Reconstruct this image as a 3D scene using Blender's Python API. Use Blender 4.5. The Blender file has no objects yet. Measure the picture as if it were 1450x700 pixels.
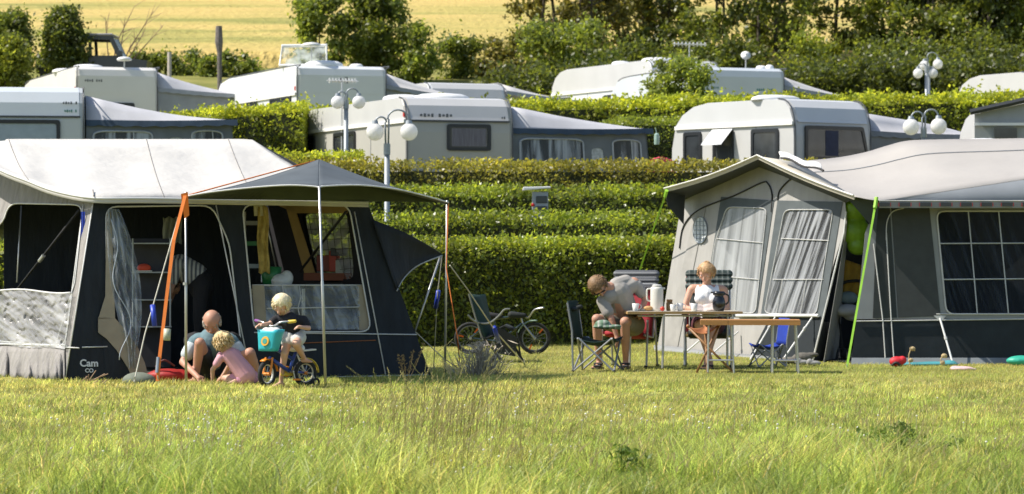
import bpy, bmesh, math, random
import numpy as np
from mathutils import Vector, Matrix, noise
from mathutils.geometry import tessellate_polygon
random.seed(7); RNG = np.random.default_rng(11)
SC = bpy.context.scene
COL = SC.collection
F = 4387.0; CZ = 1.55
def V(*a): return Vector(a)
def P(px, py, Y): return Vector(((px-725)/F*Y, Y, CZ+(350-py)/F*Y))
GT = [(-60,-.2),(0,0),(41,0),(46,.08),(48.3,.45),(50,.7),(54,1.3),(58.5,1.75),(62,2.0),(68,2.45),(80,3.65),(88,4.5),(96,6.1),(110,7.8),(200,17.6),(520,54)]
def gz(y):
    if y <= GT[0][0]: return GT[0][1]
    for (a,b),(c,d) in zip(GT, GT[1:]):
        if y <= c: return b+(d-b)*(y-a)/(c-a)
    return GT[-1][1]
def G(px, Y, up=0): return Vector(((px-725)/F*Y, Y, gz(Y)+up))

# ---------------------------------------------------------------- materials
MATS = {}
def _nt(name):
    m = bpy.data.materials.new(name); m.use_nodes = True
    nt = m.node_tree; b = nt.nodes['Principled BSDF']
    return m, nt, b
def mat(name, col, rough=.7, var=.12, scale=6., bump=0., metal=0., trans=0., spec=.5, stretch=(1,1,1), bscale=None, detail=4, coat=0, bdist=.01):
    if name in MATS: return MATS[name]
    m, nt, b = _nt(name)
    N, L = nt.nodes, nt.links
    tc = N.new('ShaderNodeTexCoord'); mp = N.new('ShaderNodeMapping'); mp.inputs['Scale'].default_value = stretch
    L.new(tc.outputs['Object'], mp.inputs['Vector'])
    nz = N.new('ShaderNodeTexNoise'); nz.inputs['Scale'].default_value = scale; nz.inputs['Detail'].default_value = detail
    L.new(mp.outputs['Vector'], nz.inputs['Vector'])
    cr = N.new('ShaderNodeValToRGB')
    cr.color_ramp.elements[0].position = .3; cr.color_ramp.elements[1].position = .7
    cr.color_ramp.elements[0].color = (*[c*(1-var) for c in col], 1); cr.color_ramp.elements[1].color = (*[min(1, c*(1+var)) for c in col], 1)
    L.new(nz.outputs['Fac'], cr.inputs['Fac']); L.new(cr.outputs['Color'], b.inputs['Base Color'])
    b.inputs['Roughness'].default_value = rough; b.inputs['Metallic'].default_value = metal
    b.inputs['Specular IOR Level'].default_value = spec
    if coat: b.inputs['Coat Weight'].default_value = coat
    if bump:
        n2 = N.new('ShaderNodeTexNoise'); n2.inputs['Scale'].default_value = bscale or scale; n2.inputs['Detail'].default_value = 5
        L.new(mp.outputs['Vector'], n2.inputs['Vector'])
        bp = N.new('ShaderNodeBump'); bp.inputs['Strength'].default_value = bump; bp.inputs['Distance'].default_value = bdist
        L.new(n2.outputs['Fac'], bp.inputs['Height']); L.new(bp.outputs['Normal'], b.inputs['Normal'])
    if trans:
        t = N.new('ShaderNodeBsdfTranslucent'); L.new(cr.outputs['Color'], t.inputs['Color'])
        mx = N.new('ShaderNodeMixShader'); mx.inputs[0].default_value = trans
        L.new(b.outputs[0], mx.inputs[1]); L.new(t.outputs[0], mx.inputs[2]); L.new(mx.outputs[0], N['Material Output'].inputs['Surface'])
    MATS[name] = m; return m
def leafmat(name, col, trans=.45, rough=.5, tcol=None, spec=.4):
    if name in MATS: return MATS[name]
    m, nt, b = _nt(name); N, L = nt.nodes, nt.links; m['leafy'] = True
    at = N.new('ShaderNodeAttribute'); at.attribute_name = 'tint'
    mu = N.new('ShaderNodeMix'); mu.data_type = 'RGBA'; mu.blend_type = 'MULTIPLY'; mu.inputs[0].default_value = 1
    mu.inputs[6].default_value = (*col, 1); L.new(at.outputs['Color'], mu.inputs[7])
    L.new(mu.outputs[2], b.inputs['Base Color']); b.inputs['Roughness'].default_value = rough; b.inputs['Specular IOR Level'].default_value = spec
    m2 = N.new('ShaderNodeMix'); m2.data_type = 'RGBA'; m2.blend_type = 'MULTIPLY'; m2.inputs[0].default_value = 1
    m2.inputs[6].default_value = (*(tcol or [min(1, c*1.6) for c in col]), 1); L.new(at.outputs['Color'], m2.inputs[7])
    t = N.new('ShaderNodeBsdfTranslucent'); L.new(m2.outputs[2], t.inputs['Color'])
    mx = N.new('ShaderNodeMixShader'); mx.inputs[0].default_value = trans
    L.new(b.outputs[0], mx.inputs[1]); L.new(t.outputs[0], mx.inputs[2]); L.new(mx.outputs[0], N['Material Output'].inputs['Surface'])
    MATS[name] = m; return m
def plastic(name, tint=(.75,.78,.8), opac=.35, freq=9., slow=.6, lo=.42, hi=.62, dist=.1, across=(1,0,0), along=(0,0,1), dark=.35, rough=.2, spec=.7):
    """clear awning foil hanging in folds: see-through, paler where it doubles over.
    folds run along `along`, one every 1/freq m measured along `across`"""
    if name in MATS: return MATS[name]
    m, nt, b = _nt(name); N, L = nt.nodes, nt.links
    tc = N.new('ShaderNodeTexCoord'); cb = N.new('ShaderNodeCombineXYZ')
    A = Vector(across).normalized(); B = Vector(along).normalized(); A = (A-B*A.dot(B)).normalized()
    for i, (v, k) in enumerate(((A, freq), (B, slow))):
        d = N.new('ShaderNodeVectorMath'); d.operation = 'DOT_PRODUCT'; d.inputs[1].default_value = tuple(v*k); L.new(tc.outputs['Object'], d.inputs[0]); L.new(d.outputs['Value'], cb.inputs[i])
    nz = N.new('ShaderNodeTexNoise'); nz.inputs['Scale'].default_value = 1; nz.inputs['Detail'].default_value = 2.5; nz.inputs['Distortion'].default_value = dist
    L.new(cb.outputs[0], nz.inputs['Vector'])
    cr = N.new('ShaderNodeValToRGB'); cr.color_ramp.elements[0].position = lo; cr.color_ramp.elements[1].position = hi
    cr.color_ramp.elements[0].color = (opac*dark,)*3+(1,); cr.color_ramp.elements[1].color = (min(1, opac*1.8),)*3+(1,)
    L.new(nz.outputs['Fac'], cr.inputs['Fac'])
    b.inputs['Base Color'].default_value = (*tint, 1); b.inputs['Roughness'].default_value = rough; b.inputs['Specular IOR Level'].default_value = spec
    bp = N.new('ShaderNodeBump'); bp.inputs['Strength'].default_value = .7; bp.inputs['Distance'].default_value = .03
    L.new(nz.outputs['Fac'], bp.inputs['Height']); L.new(bp.outputs['Normal'], b.inputs['Normal'])
    t = N.new('ShaderNodeBsdfTransparent'); t.inputs['Color'].default_value = (.93,.95,.95,1)
    mx = N.new('ShaderNodeMixShader'); L.new(cr.outputs['Color'], mx.inputs[0])
    L.new(t.outputs[0], mx.inputs[1]); L.new(b.outputs[0], mx.inputs[2]); L.new(mx.outputs[0], N['Material Output'].inputs['Surface'])
    MATS[name] = m; return m
def crumple(f, u0, u1, v0, v1, nx=48, ny=24, amp=.025, fx=6., fy=4., seed=0., ridge=True):
    """grid of points f(u,v,off) with crisp random creases in the offset"""
    rows = []
    for j in range(ny+1):
        r = []
        for i in range(nx+1):
            u, v = i/nx, j/ny; n = noise.noise(Vector((u*fx+seed, v*fy, seed)))+.5*noise.noise(Vector((u*fx*2.3, v*fy*2.3+seed, 3.)))
            r.append(f(u0+(u1-u0)*u, v0+(v1-v0)*v, amp*(1-2*abs(n)*1.6) if ridge else amp*n))
        rows.append(r)
    return rows

# ---------------------------------------------------------------- mesh builder
ORG = {}
class M:
    def __init__(s): s.v = []; s.f = []
    def add(s, vs, fs):
        o = len(s.v); s.v += [Vector(x) for x in vs]; s.f += [tuple(i+o for i in f) for f in fs]; return s
    def quad(s, a, b, c, d): return s.add([a,b,c,d], [(0,1,2,3)])
    def poly(s, pts, holes=()):
        tris = tessellate_polygon([list(pts)]+[list(h) for h in holes])
        allv = list(pts)
        for h in holes: allv += list(h)
        return s.add(allv, [tuple(t) for t in tris])
    def slab(s, pts, n, holes=()):
        """polygon with thickness vector n"""
        n = Vector(n); rings = [list(pts)]+[list(h) for h in holes]
        s.poly(pts, holes); s.poly([p+n for p in pts], [[p+n for p in h] for h in holes])
        for r in rings:
            for i in range(len(r)):
                a, b = r[i], r[(i+1) % len(r)]; s.quad(a, b, b+n, a+n)
        return s
    def box(s, c, size, rz=0, rx=0, ry=0):
        c = Vector(c); R = Matrix.Rotation(rz,3,'Z') @ Matrix.Rotation(ry,3,'Y') @ Matrix.Rotation(rx,3,'X')
        x,y,z = [k/2 for k in size]
        vs = [c+R@Vector(p) for p in [(-x,-y,-z),(x,-y,-z),(x,y,-z),(-x,y,-z),(-x,-y,z),(x,-y,z),(x,y,z),(-x,y,z)]]
        return s.add(vs, [(0,3,2,1),(4,5,6,7),(0,1,5,4),(1,2,6,5),(2,3,7,6),(3,0,4,7)])
    def tube(s, pts, r, seg=8, closed=False):
        pts = [Vector(p) for p in pts]; n = len(pts)
        rs = r if isinstance(r, (list, tuple)) else [r]*n
        rings = []; up = None
        for i, p in enumerate(pts):
            if closed: d = pts[(i+1) % n]-pts[i-1]
            else: d = pts[min(i+1, n-1)]-pts[max(i-1, 0)]
            if d.length < 1e-9: d = Vector((0,0,1))
            d.normalize()
            if up is None: up = Vector((0,0,1)) if abs(d.z) < .9 else Vector((1,0,0))
            a = d.cross(up)
            if a.length < 1e-4: a = d.cross(Vector((0,1,0)))
            a.normalize(); b = a.cross(d); up = b
            rings.append([p+rs[i]*(math.cos(t)*a+math.sin(t)*b) for t in [2*math.pi*k/seg for k in range(seg)]])
        vs = [q for rg in rings for q in rg]; fs = []
        for i in range(n if closed else n-1):
            j = (i+1) % n
            for k in range(seg):
                l = (k+1) % seg; fs.append((i*seg+k, i*seg+l, j*seg+l, j*seg+k))
        if not closed: fs += [tuple(range(seg-1, -1, -1)), tuple((n-1)*seg+k for k in range(seg))]
        return s.add(vs, fs)
    def ball(s, c, r, seg=14, rings=9, rot=None):
        c = Vector(c); r = Vector((r,r,r)) if not hasattr(r, '__len__') else Vector(r)
        vs = [Vector((0,0,r.z))]
        for i in range(1, rings):
            t = math.pi*i/rings
            for k in range(seg):
                a = 2*math.pi*k/seg; vs.append(Vector((r.x*math.sin(t)*math.cos(a), r.y*math.sin(t)*math.sin(a), r.z*math.cos(t))))
        vs.append(Vector((0,0,-r.z)))
        if rot is not None: vs = [rot@v for v in vs]
        vs = [c+v for v in vs]; fs = [(0, 1+k, 1+(k+1) % seg) for k in range(seg)]
        for i in range(rings-2):
            for k in range(seg):
                l = (k+1) % seg; a = 1+i*seg; b = a+seg; fs.append((a+k, b+k, b+l, a+l))
        e = len(vs)-1; a = 1+(rings-2)*seg
        fs += [(e, a+(k+1) % seg, a+k) for k in range(seg)]
        return s.add(vs, fs)
    def cap(s, a, b, r0, r1=None, seg=12):
        """tapered capsule"""
        a, b = Vector(a), Vector(b); r1 = r0 if r1 is None else r1
        d = (b-a); L = d.length
        if L < 1e-6: return s.ball(a, r0)
        d /= L; pts, rs = [], []
        for k in range(5):
            t = math.pi/2*k/4; pts.append(a-d*r0*math.cos(t)); rs.append(max(r0*math.sin(t), r0*.03))
        for k in range(5):
            t = math.pi/2*(k/4); pts.append(b+d*r1*math.sin(t)); rs.append(max(r1*math.cos(t), r1*.03))
        return s.tube(pts, rs, seg)
    def lathe(s, base, prof, seg=16, axis=None):
        base = Vector(base); pts = [base+Vector((0,0,z)) for r,z in prof]
        return s.tube(pts, [max(r,.001) for r,z in prof], seg)
    def grid(s, rows):
        n = len(rows[0]); vs = [p for r in rows for p in r]
        return s.add(vs, [(i*n+k, i*n+k+1, (i+1)*n+k+1, (i+1)*n+k) for i in range(len(rows)-1) for k in range(n-1)])
    def torus(s, c, R, r, axis=(0,1,0), seg=28, rs=8):
        ax = Vector(axis).normalized(); u = ax.orthogonal().normalized(); w = ax.cross(u); c = Vector(c)
        vs, fs = [], []
        for i in range(seg):
            t = 2*math.pi*i/seg; d = math.cos(t)*u+math.sin(t)*w
            for k in range(rs):
                q = 2*math.pi*k/rs; vs.append(c+d*(R+r*math.cos(q))+ax*r*math.sin(q))
        for i in range(seg):
            j = (i+1) % seg
            for k in range(rs):
                l = (k+1) % rs; fs.append((i*rs+k, j*rs+k, j*rs+l, i*rs+l))
        return s.add(vs, fs)
    def xf(s, mtx):
        s.v = [mtx @ v for v in s.v]; return s
    def build(s, name, material, parent=None, smooth=False, local=False, solid=0, bevel=0, remesh=0, sub=0, smoothit=0):
        me = bpy.data.meshes.new(name)
        off = Vector((0,0,0))
        if parent is not None and not local: off = ORG.get(parent.name, Vector((0,0,0)))
        me.from_pydata([v-off for v in s.v], [], s.f)
        bm = bmesh.new(); bm.from_mesh(me); bmesh.ops.recalc_face_normals(bm, faces=bm.faces); bm.to_mesh(me); bm.free()
        o = bpy.data.objects.new(name, me); COL.objects.link(o)
        if parent is not None: o.parent = parent; ORG[o.name] = off
        me.materials.append(material)
        if material.get('leafy'):
            at = me.attributes.new('tint', 'FLOAT_COLOR', 'FACE'); at.data.foreach_set('color', np.ones(len(me.polygons)*4, np.float32))
        if smooth:
            for p in me.polygons: p.use_smooth = True
        if bevel:
            b = o.modifiers.new('b','BEVEL'); b.width = bevel; b.segments = 2; b.limit_method = 'ANGLE'
        if remesh:
            r = o.modifiers.new('r','REMESH'); r.mode = 'VOXEL'; r.voxel_size = remesh; r.use_smooth_shade = True
            if smoothit:
                q = o.modifiers.new('s','SMOOTH'); q.iterations = smoothit; q.factor = .5
        if solid:
            q = o.modifiers.new('t','SOLIDIFY'); q.thickness = solid; q.offset = 0
        return o
def root(name, loc, label, cat, group=None, rz=0):
    e = bpy.data.objects.new(name, None); e.empty_display_size = .2; e.location = loc; e.rotation_euler = (0,0,rz)
    COL.objects.link(e); e['label'] = label; e['category'] = cat
    if group: e['group'] = group
    ORG[e.name] = Vector(loc); return e
def tag(o, label, cat, group=None, kind=None):
    o['label'] = label
    if cat: o['category'] = cat
    if group: o['group'] = group
    if kind: o['kind'] = kind
    return o
def setorigin(o, loc):
    """move the origin of a single-mesh thing to loc, keeping the mesh in place"""
    loc = Vector(loc); o.data.transform(Matrix.Translation(-loc)); o.location = loc; return o
class PL:
    """plane through three points; pts() drops traced outlines onto it at its own real depth"""
    def __init__(s, a, b, c):
        s.p = Vector(a); s.n = (Vector(b)-s.p).cross(Vector(c)-s.p).normalized()
        if s.n.y > 0: s.n = -s.n
    def hit(s, px, py, off=0):
        o = Vector((0,0,CZ)); d = Vector(((px-725)/F, 1, (350-py)/F)); q = s.p+s.n*off
        return o+d*((q-o).dot(s.n)/d.dot(s.n))
    def pts(s, L, off=0): return [s.hit(x, y, off) for x, y in L]
def smoothline(pts, n=6, closed=False):
    """Catmull-Rom through 2D or 3D points"""
    pts = [Vector(p) for p in pts]; out = []; N = len(pts)
    for i in range(N if closed else N-1):
        g = lambda k: pts[k % N] if closed else pts[max(0, min(N-1, k))]
        p0,p1,p2,p3 = g(i-1), g(i), g(i+1), g(i+2)
        for k in range(n):
            t = k/n; out.append(.5*((2*p1)+(p2-p0)*t+(2*p0-5*p1+4*p2-p3)*t*t+(3*p1-p0-3*p2+p3)*t**3))
    if not closed: out.append(pts[-1])
    return out
def rounded(poly, r=8, n=4):
    """round the corners of a 2D pixel outline"""
    out = []; N = len(poly)
    for i in range(N):
        p = Vector(poly[i]); a = Vector(poly[i-1]); b = Vector(poly[(i+1) % N])
        ra = min(r, (a-p).length*.45); rb = min(r, (b-p).length*.45)
        s = p+(a-p).normalized()*ra; e = p+(b-p).normalized()*rb
        for k in range(n+1):
            t = k/n; out.append(tuple((1-t)**2*s+2*t*(1-t)*p+t*t*e))
    return out

# ---------------------------------------------------------------- numpy meshes (leaves, blades)
def npmesh(name, verts, faces_flat, sizes, tint, material, parent=None):
    me = bpy.data.meshes.new(name)
    me.vertices.add(len(verts)); me.vertices.foreach_set('co', np.asarray(verts, np.float32).ravel())
    me.loops.add(len(faces_flat)); me.loops.foreach_set('vertex_index', np.asarray(faces_flat, np.int32))
    me.polygons.add(len(sizes)); st = np.concatenate([[0], np.cumsum(sizes)[:-1]]).astype(np.int32)
    me.polygons.foreach_set('loop_start', st)
    me.update(calc_edges=True)
    if tint is not None:
        at = me.attributes.new('tint', 'FLOAT_COLOR', 'FACE'); c = np.ones((len(sizes),4), np.float32); c[:, :3] = tint; at.data.foreach_set('color', c.ravel())
    me.materials.append(material)
    o = bpy.data.objects.new(name, me); COL.objects.link(o)
    if parent is not None: o.parent = parent; ORG[o.name] = ORG.get(parent.name, Vector((0,0,0)))
    return o
def leafcloud(name, c, size, material, tint, parent=None, up=.3, aspect=.6):
    c = np.asarray(c, float)
    if parent is not None: c = c-np.array(ORG.get(parent.name, (0,0,0)))
    n = len(c); sz = size*(.6+.8*RNG.random(n))[:, None]
    d = RNG.normal(size=(n,3)); d[:, 2] += up; d /= np.linalg.norm(d, axis=1)[:, None]
    w = np.cross(d, RNG.normal(size=(n,3))); w /= np.linalg.norm(w, axis=1)[:, None]+1e-9
    a = c-d*sz*.5; b = c+w*sz*.5*aspect; e = c+d*sz*.5; f = c-w*sz*.5*aspect
    v = np.stack([a,b,e,f], 1).reshape(-1,3)
    return npmesh(name, v, np.arange(4*n), np.full(n,4), tint, material, parent)
def mottled(c, base=1., amp=.35, scale=.8, yellow=.25, seed=0):
    """per-leaf colour: clumps of paler and darker foliage plus single-leaf variation"""
    n = len(c); ph = np.sin(c[:,0]*scale*2.1+seed)+np.sin(c[:,2]*scale*3.3+seed*2+c[:,0]*scale)+np.sin(c[:,1]*scale*2.7+c[:,0]*scale*5)
    b = base*(1+amp*(ph/3)+amp*(RNG.random(n)-.5)*1.4)
    yl = yellow*np.clip(RNG.random(n)*1.3-.4, 0, 1)
    return np.clip(np.stack([b*(1+yl), b*(1+yl*.4), b*(1-yl*.6)], 1), .05, 3)
# ================================================================ SETTING
def build_ground():
    ys = [-60,-20,0,10,14]+[16+.5*i for i in range(0,61)]+[47+.5*i for i in range(0,40)]+[67+1.5*i for i in range(0,29)]+[112,120,140,200,300,520]
    ys = sorted(set(ys)); xs = [-160,-90,-50,-30,-20]+[-15+.6*i for i in range(0,51)]+[20,30,50,90,160]
    rows = []
    for y in ys:
        r = []
        for x in xs:
            z = gz(y)+ (.035*noise.noise(Vector((x*.35, y*.35, 0))) if y < 33 else .012*noise.noise(Vector((x*.5, y*.5, 0))))
            r.append(V(x,y,z))
        rows.append(r)
    m, nt, b = _nt('ground_turf'); N, L = nt.nodes, nt.links
    tc = N.new('ShaderNodeTexCoord')
    n1 = N.new('ShaderNodeTexNoise'); n1.inputs['Scale'].default_value = .55; n1.inputs['Detail'].default_value = 6; L.new(tc.outputs['Object'], n1.inputs['Vector'])
    c1 = N.new('ShaderNodeValToRGB'); c1.color_ramp.elements[0].position = .35; c1.color_ramp.elements[1].position = .65
    c1.color_ramp.elements[0].color = (.15,.16,.035,1); c1.color_ramp.elements[1].color = (.27,.25,.07,1)
    L.new(n1.outputs['Fac'], c1.inputs['Fac'])
    n2 = N.new('ShaderNodeTexNoise'); n2.inputs['Scale'].default_value = 30; n2.inputs['Detail'].default_value = 4; L.new(tc.outputs['Object'], n2.inputs['Vector'])
    mx = N.new('ShaderNodeMix'); mx.data_type = 'RGBA'; mx.blend_type = 'MULTIPLY'; mx.inputs[0].default_value = .6
    L.new(c1.outputs['Color'], mx.inputs[6]); L.new(n2.outputs['Color'], mx.inputs[7])
    g = N.new('ShaderNodeHueSaturation'); g.inputs['Saturation'].default_value = .95; g.inputs['Value'].default_value = 1.5; L.new(mx.outputs[2], g.inputs['Color'])
    L.new(g.outputs['Color'], b.inputs['Base Color']); b.inputs['Roughness'].default_value = .95; b.inputs['Specular IOR Level'].default_value = .1
    bp = N.new('ShaderNodeBump'); bp.inputs['Strength'].default_value = .8; bp.inputs['Distance'].default_value = .03
    L.new(n2.outputs['Fac'], bp.inputs['Height']); L.new(bp.outputs['Normal'], b.inputs['Normal'])
    o = M().grid(rows).build('ground', m, smooth=True); tag(o, 'terraced grassy campsite ground rising to the field', None, kind='structure')
    # wheat field: a standing crop sheet on the hill
    m, nt, b = _nt('wheat'); N, L = nt.nodes, nt.links
    tc = N.new('ShaderNodeTexCoord'); mp = N.new('ShaderNodeMapping'); mp.inputs['Scale'].default_value = (.035,.11,.11); L.new(tc.outputs['Object'], mp.inputs['Vector'])
    n1 = N.new('ShaderNodeTexNoise'); n1.inputs['Scale'].default_value = 1.0; n1.inputs['Detail'].default_value = 5; L.new(mp.outputs['Vector'], n1.inputs['Vector'])
    c1 = N.new('ShaderNodeValToRGB'); e = c1.color_ramp.elements; e[0].position = .36; e[1].position = .56
    e[0].color = (.33,.32,.1,1); e[1].color = (.62,.47,.17,1)
    e2 = e.new(.44); e2.color = (.5,.42,.14,1)
    L.new(n1.outputs['Fac'], c1.inputs['Fac'])
    n2 = N.new('ShaderNodeTexNoise'); n2.inputs['Scale'].default_value = 3.2; n2.inputs['Detail'].default_value = 6; L.new(tc.outputs['Object'], n2.inputs['Vector'])
    c2 = N.new('ShaderNodeValToRGB'); c2.color_ramp.elements[0].position = .3; c2.color_ramp.elements[1].position = .7
    c2.color_ramp.elements[0].color = (.72,.72,.66,1); c2.color_ramp.elements[1].color = (1.0,1.0,1.0,1); L.new(n2.outputs['Fac'], c2.inputs['Fac'])
    mx = N.new('ShaderNodeMix'); mx.data_type = 'RGBA'; mx.blend_type = 'MULTIPLY'; mx.inputs[0].default_value = 1
    L.new(c1.outputs['Color'], mx.inputs[6]); L.new(c2.outputs['Color'], mx.inputs[7]); L.new(mx.outputs[2], b.inputs['Base Color'])
    b.inputs['Roughness'].default_value = .95; b.inputs['Specular IOR Level'].default_value = .1
    bp = N.new('ShaderNodeBump'); bp.inputs['Strength'].default_value = 1; bp.inputs['Distance'].default_value = .25; L.new(n2.outputs['Fac'], bp.inputs['Height']); L.new(bp.outputs['Normal'], b.inputs['Normal'])
    rows = []
    for y in [112,112.3]+[114+3*i for i in range(60)]+[300,400,510]:
        up = 0 if y == 112 else .55
        rows.append([V(x, y, gz(y)+up+(.12*noise.noise(Vector((x*.3,y*.3,0))) if up else 0)) for x in [-155,-100,-60]+[-40+2*i for i in range(41)]+[60,100,155]])
    o = M().grid(rows).build('wheat_field', m, smooth=True); tag(o, 'golden ripening wheat field on the hillside', None, kind='structure')

# ---------------------------------------------------------------- grass
def blades(name, n, x0f, x1f, y0, y1, hfun, wid, material, tintf, lean=.35, dens=None, kind='stuff', label='', cat='grass', skip=None, tuft=0):
    y = y0+(y1-y0)*RNG.random(n); u = RNG.random(n); tid = None
    if tuft:
        k = n//tuft; ty = y0+(y1-y0)*RNG.random(k); tu = RNG.random(k); tid = RNG.integers(0,k,n); y = ty[tid]+RNG.normal(size=n)*.045; u = tu[tid]
    x = x0f(y)+(x1f(y)-x0f(y))*u
    if tuft: x = x+RNG.normal(size=n)*.04
    if skip is not None:
        k = ~skip(x, y); x, y = x[k], y[k]; n = len(x)
    z = np.interp(y, [a for a,_ in GT], [b for _,b in GT])-.012
    h = hfun(x, y)*(.55+.75*RNG.random(n))
    if tuft: h = h*(.5+1.1*RNG.random(k)**1.5)[tid]
    ang = RNG.random(n)*2*np.pi if not tuft else np.arctan2(0,1)+(RNG.random(k)*2*np.pi)[tid]+RNG.normal(size=n)*.9; L = lean*h*(.3+1.2*RNG.random(n))
    dx = np.cos(ang)*L+.12*h; dy = np.sin(ang)*L
    ba = RNG.random(n)*np.pi; bx = np.cos(ba)*wid(y)*.5; by = np.sin(ba)*wid(y)*.5
    p = np.stack([x,y,z], 1)
    a = p+np.stack([-bx,-by,0*x],1); b = p+np.stack([bx,by,0*x],1)
    mid = p+np.stack([dx*.35,dy*.35,h*.6],1); c = mid+np.stack([bx*.75,by*.75,0*x],1); d = mid-np.stack([bx*.75,by*.75,0*x],1)
    t = p+np.stack([dx,dy,h*(1-.12*RNG.random(n))],1)
    v = np.stack([a,b,c,d,t],1).reshape(-1,3)
    i = np.arange(n)[:,None]*5
    fq = i+np.array([0,1,2,3]); ft = i+np.array([3,2,4])
    fl = np.concatenate([fq,ft],1).ravel(); sizes = np.tile([4,3], n)
    tt = tintf(x, y)
    if tuft:
        g = RNG.random(k); tt = tt*(.5+.95*g)[tid][:,None]; st = (RNG.random(n) < .05); tt[st] = np.array([1.9,1.45,2.6])*(.7+.5*RNG.random(st.sum()))[:,None]
    tint = np.repeat(tt, 2, axis=0)
    o = npmesh(name, v, fl, sizes, tint, material)
    tag(o, label, cat, kind=kind); return o
def patch(x, y, s=1., k=0):
    return (np.sin(x*1.3*s+k)+np.sin(y*.9*s+x*.7*s+k*2)+np.sin(x*2.9*s-y*1.7*s+k*3)+np.sin(y*3.3*s+k))/4
def build_grass():
    gm = leafmat('grass_blade', (.31,.325,.07), trans=.5, rough=.42, tcol=(.76,.74,.14))
    def tint(x, y):
        n = len(x); pt = patch(x, y, .9, 1.)+.35*(RNG.random(n)-.5)
        far = np.clip((y-24)/9, 0, 1)        # the mown part is drier and yellower
        dry = np.clip(.12+.26*pt+.26*far+.7*(RNG.random(n)-.5), 0, 1.1)
        br = (.7+.75*RNG.random(n))*(1+.28*patch(x, y, 2.1, 3.))
        nr = np.clip((25-y)/5, 0, 1); gp = patch(x,y,1.7,9.); br = br*(1-.12*nr+.2*nr*gp); dry = np.clip(dry*(1-.35*nr)+.4*nr*gp, 0, 1.1)
        return np.stack([br*(.8+.56*dry), br*(1.0+.06*dry), br*(1.+.9*dry)], 1)
    edge = lambda k: (lambda y: k*(y*.166+1.5))
    # rough unmown strip nearest the viewer
    def hnear(x, y): return np.clip(.16+.16*patch(x,y,1.6,4), .06, .4)*np.clip((27.5-y)/8., .26, 1)
    blades('rough_grass', 210000, edge(-1), edge(1), 17.5, 27, hnear, lambda y: .0075+0*y, gm, tint, lean=.75, label='tall rough unmown grass in the foreground', tuft=14)
    blades('lawn_grass', 190000, edge(-1), edge(1), 24, 35.6, lambda x,y: .052+.018*patch(x,y,1.5,2), lambda y: .0035+.00013*y, gm, tint, lean=.6, label='dry sunlit lawn in front of the tents', tuft=12)
    def under(x, y):
        a = np.zeros(len(x), bool)
        lx = (x+5.2)*.9+ (y-35.8)*-.0
        a |= (x > -5.2) & (x < -1.0) & (y > 35.95+(x+5.2)*.37) & (y < 39.5+(x+5.2)*.3)
        a |= (x > 2.5) & (y > 41.4+np.clip((4.1-x)*1.8, 0, 5))
        return a
    blades('pitch_grass', 130000, edge(-1), edge(1), 35.6, 47.5, lambda x,y: .045+.012*patch(x,y,1.2,6), lambda y: .006+0*y, gm, tint, lean=.6, label='short grass around the tents and chairs', skip=under)
    # meadow stalks with seed heads
    sm = leafmat('dry_stalk', (.42,.36,.16), trans=.35, rough=.6)
    def stalks(name, n, xr, yr, h, label, heads=True, hw=.006, sm=sm, th=1.):
        vs, fs, sz, tn = [], [], [], []; m = M()
        for i in range(n):
            if callable(xr): x, y = xr()
            else: y = random.uniform(*yr); x = random.uniform(*xr)*(y*.166)
            hh = h*random.uniform(.6,1.25); lx = random.gauss(.12,.16)*hh; ly = random.gauss(0,.1)*hh; z = gz(y)
            pts = [V(x,y,z), V(x+lx*.3,y+ly*.3,z+hh*.5), V(x+lx*.7,y+ly*.7,z+hh*.85), V(x+lx*1.15,y+ly,z+hh)]
            m.tube(pts, [.0016*th,.0013*th,.001*th,.0007*th], 3)
            if heads:
                e = pts[2]; d = (pts[3]-pts[2])
                for k in range(9):
                    t = k/8; q = e+d*t; r = hw*(1-t*.6)
                    o = V(random.uniform(-1,1),random.uniform(-1,1),random.uniform(-.3,.8))*r
                    m.add([q+o, q+o+V(.004,0,.004), q+o+d*.14+V(0,0,.006), q+o+V(-.004,.002,.004)], [(0,1,2,3)])
        ob = m.build(name, sm); tag(ob, label, 'grass', kind='stuff')
    stalks('seeding_stalks', 900, (-1.05,1.05), (18.5,27), .3, 'pale seeding grass stalks scattered through the foreground')
    def clump1():
        y = random.uniform(20,27); return (random.gauss(640,60)-725)/F*y, y
    stalks('meadow_stalks', 55, clump1, None, .6, 'tall dark seed stalks growing in the middle foreground', hw=.009, sm=leafmat('dark_stalk', (.24,.22,.08), trans=.3, rough=.7), th=1.5)
    stalks('pale_meadow_stalks', 140, clump1, None, .42, 'pale nodding seed stalks growing in the middle foreground', hw=.011, th=1.6)
    # white clover heads
    m = M()
    for i in range(620):
        y = random.triangular(19,33,25); x = (random.triangular(-.95,1,-.55))*y*.166
        if random.random() > .5+.5*math.sin(x*1.1+y*.7): continue
        r = random.uniform(.006,.011); h = random.uniform(.07,.15) if y < 27 else random.uniform(.045,.075)
        m.tube([V(x,y,0),V(x+.01,y,h)], .0014, 3); m.ball(V(x+.01,y,h+.006), (r,r,r*.85), 6, 4)
    tag(m.build('clover_flowers', mat('clover_white', (.72,.7,.6), .8, .15, 40)), 'small white clover heads dotted over the grass', 'flowers', kind='stuff')
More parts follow.
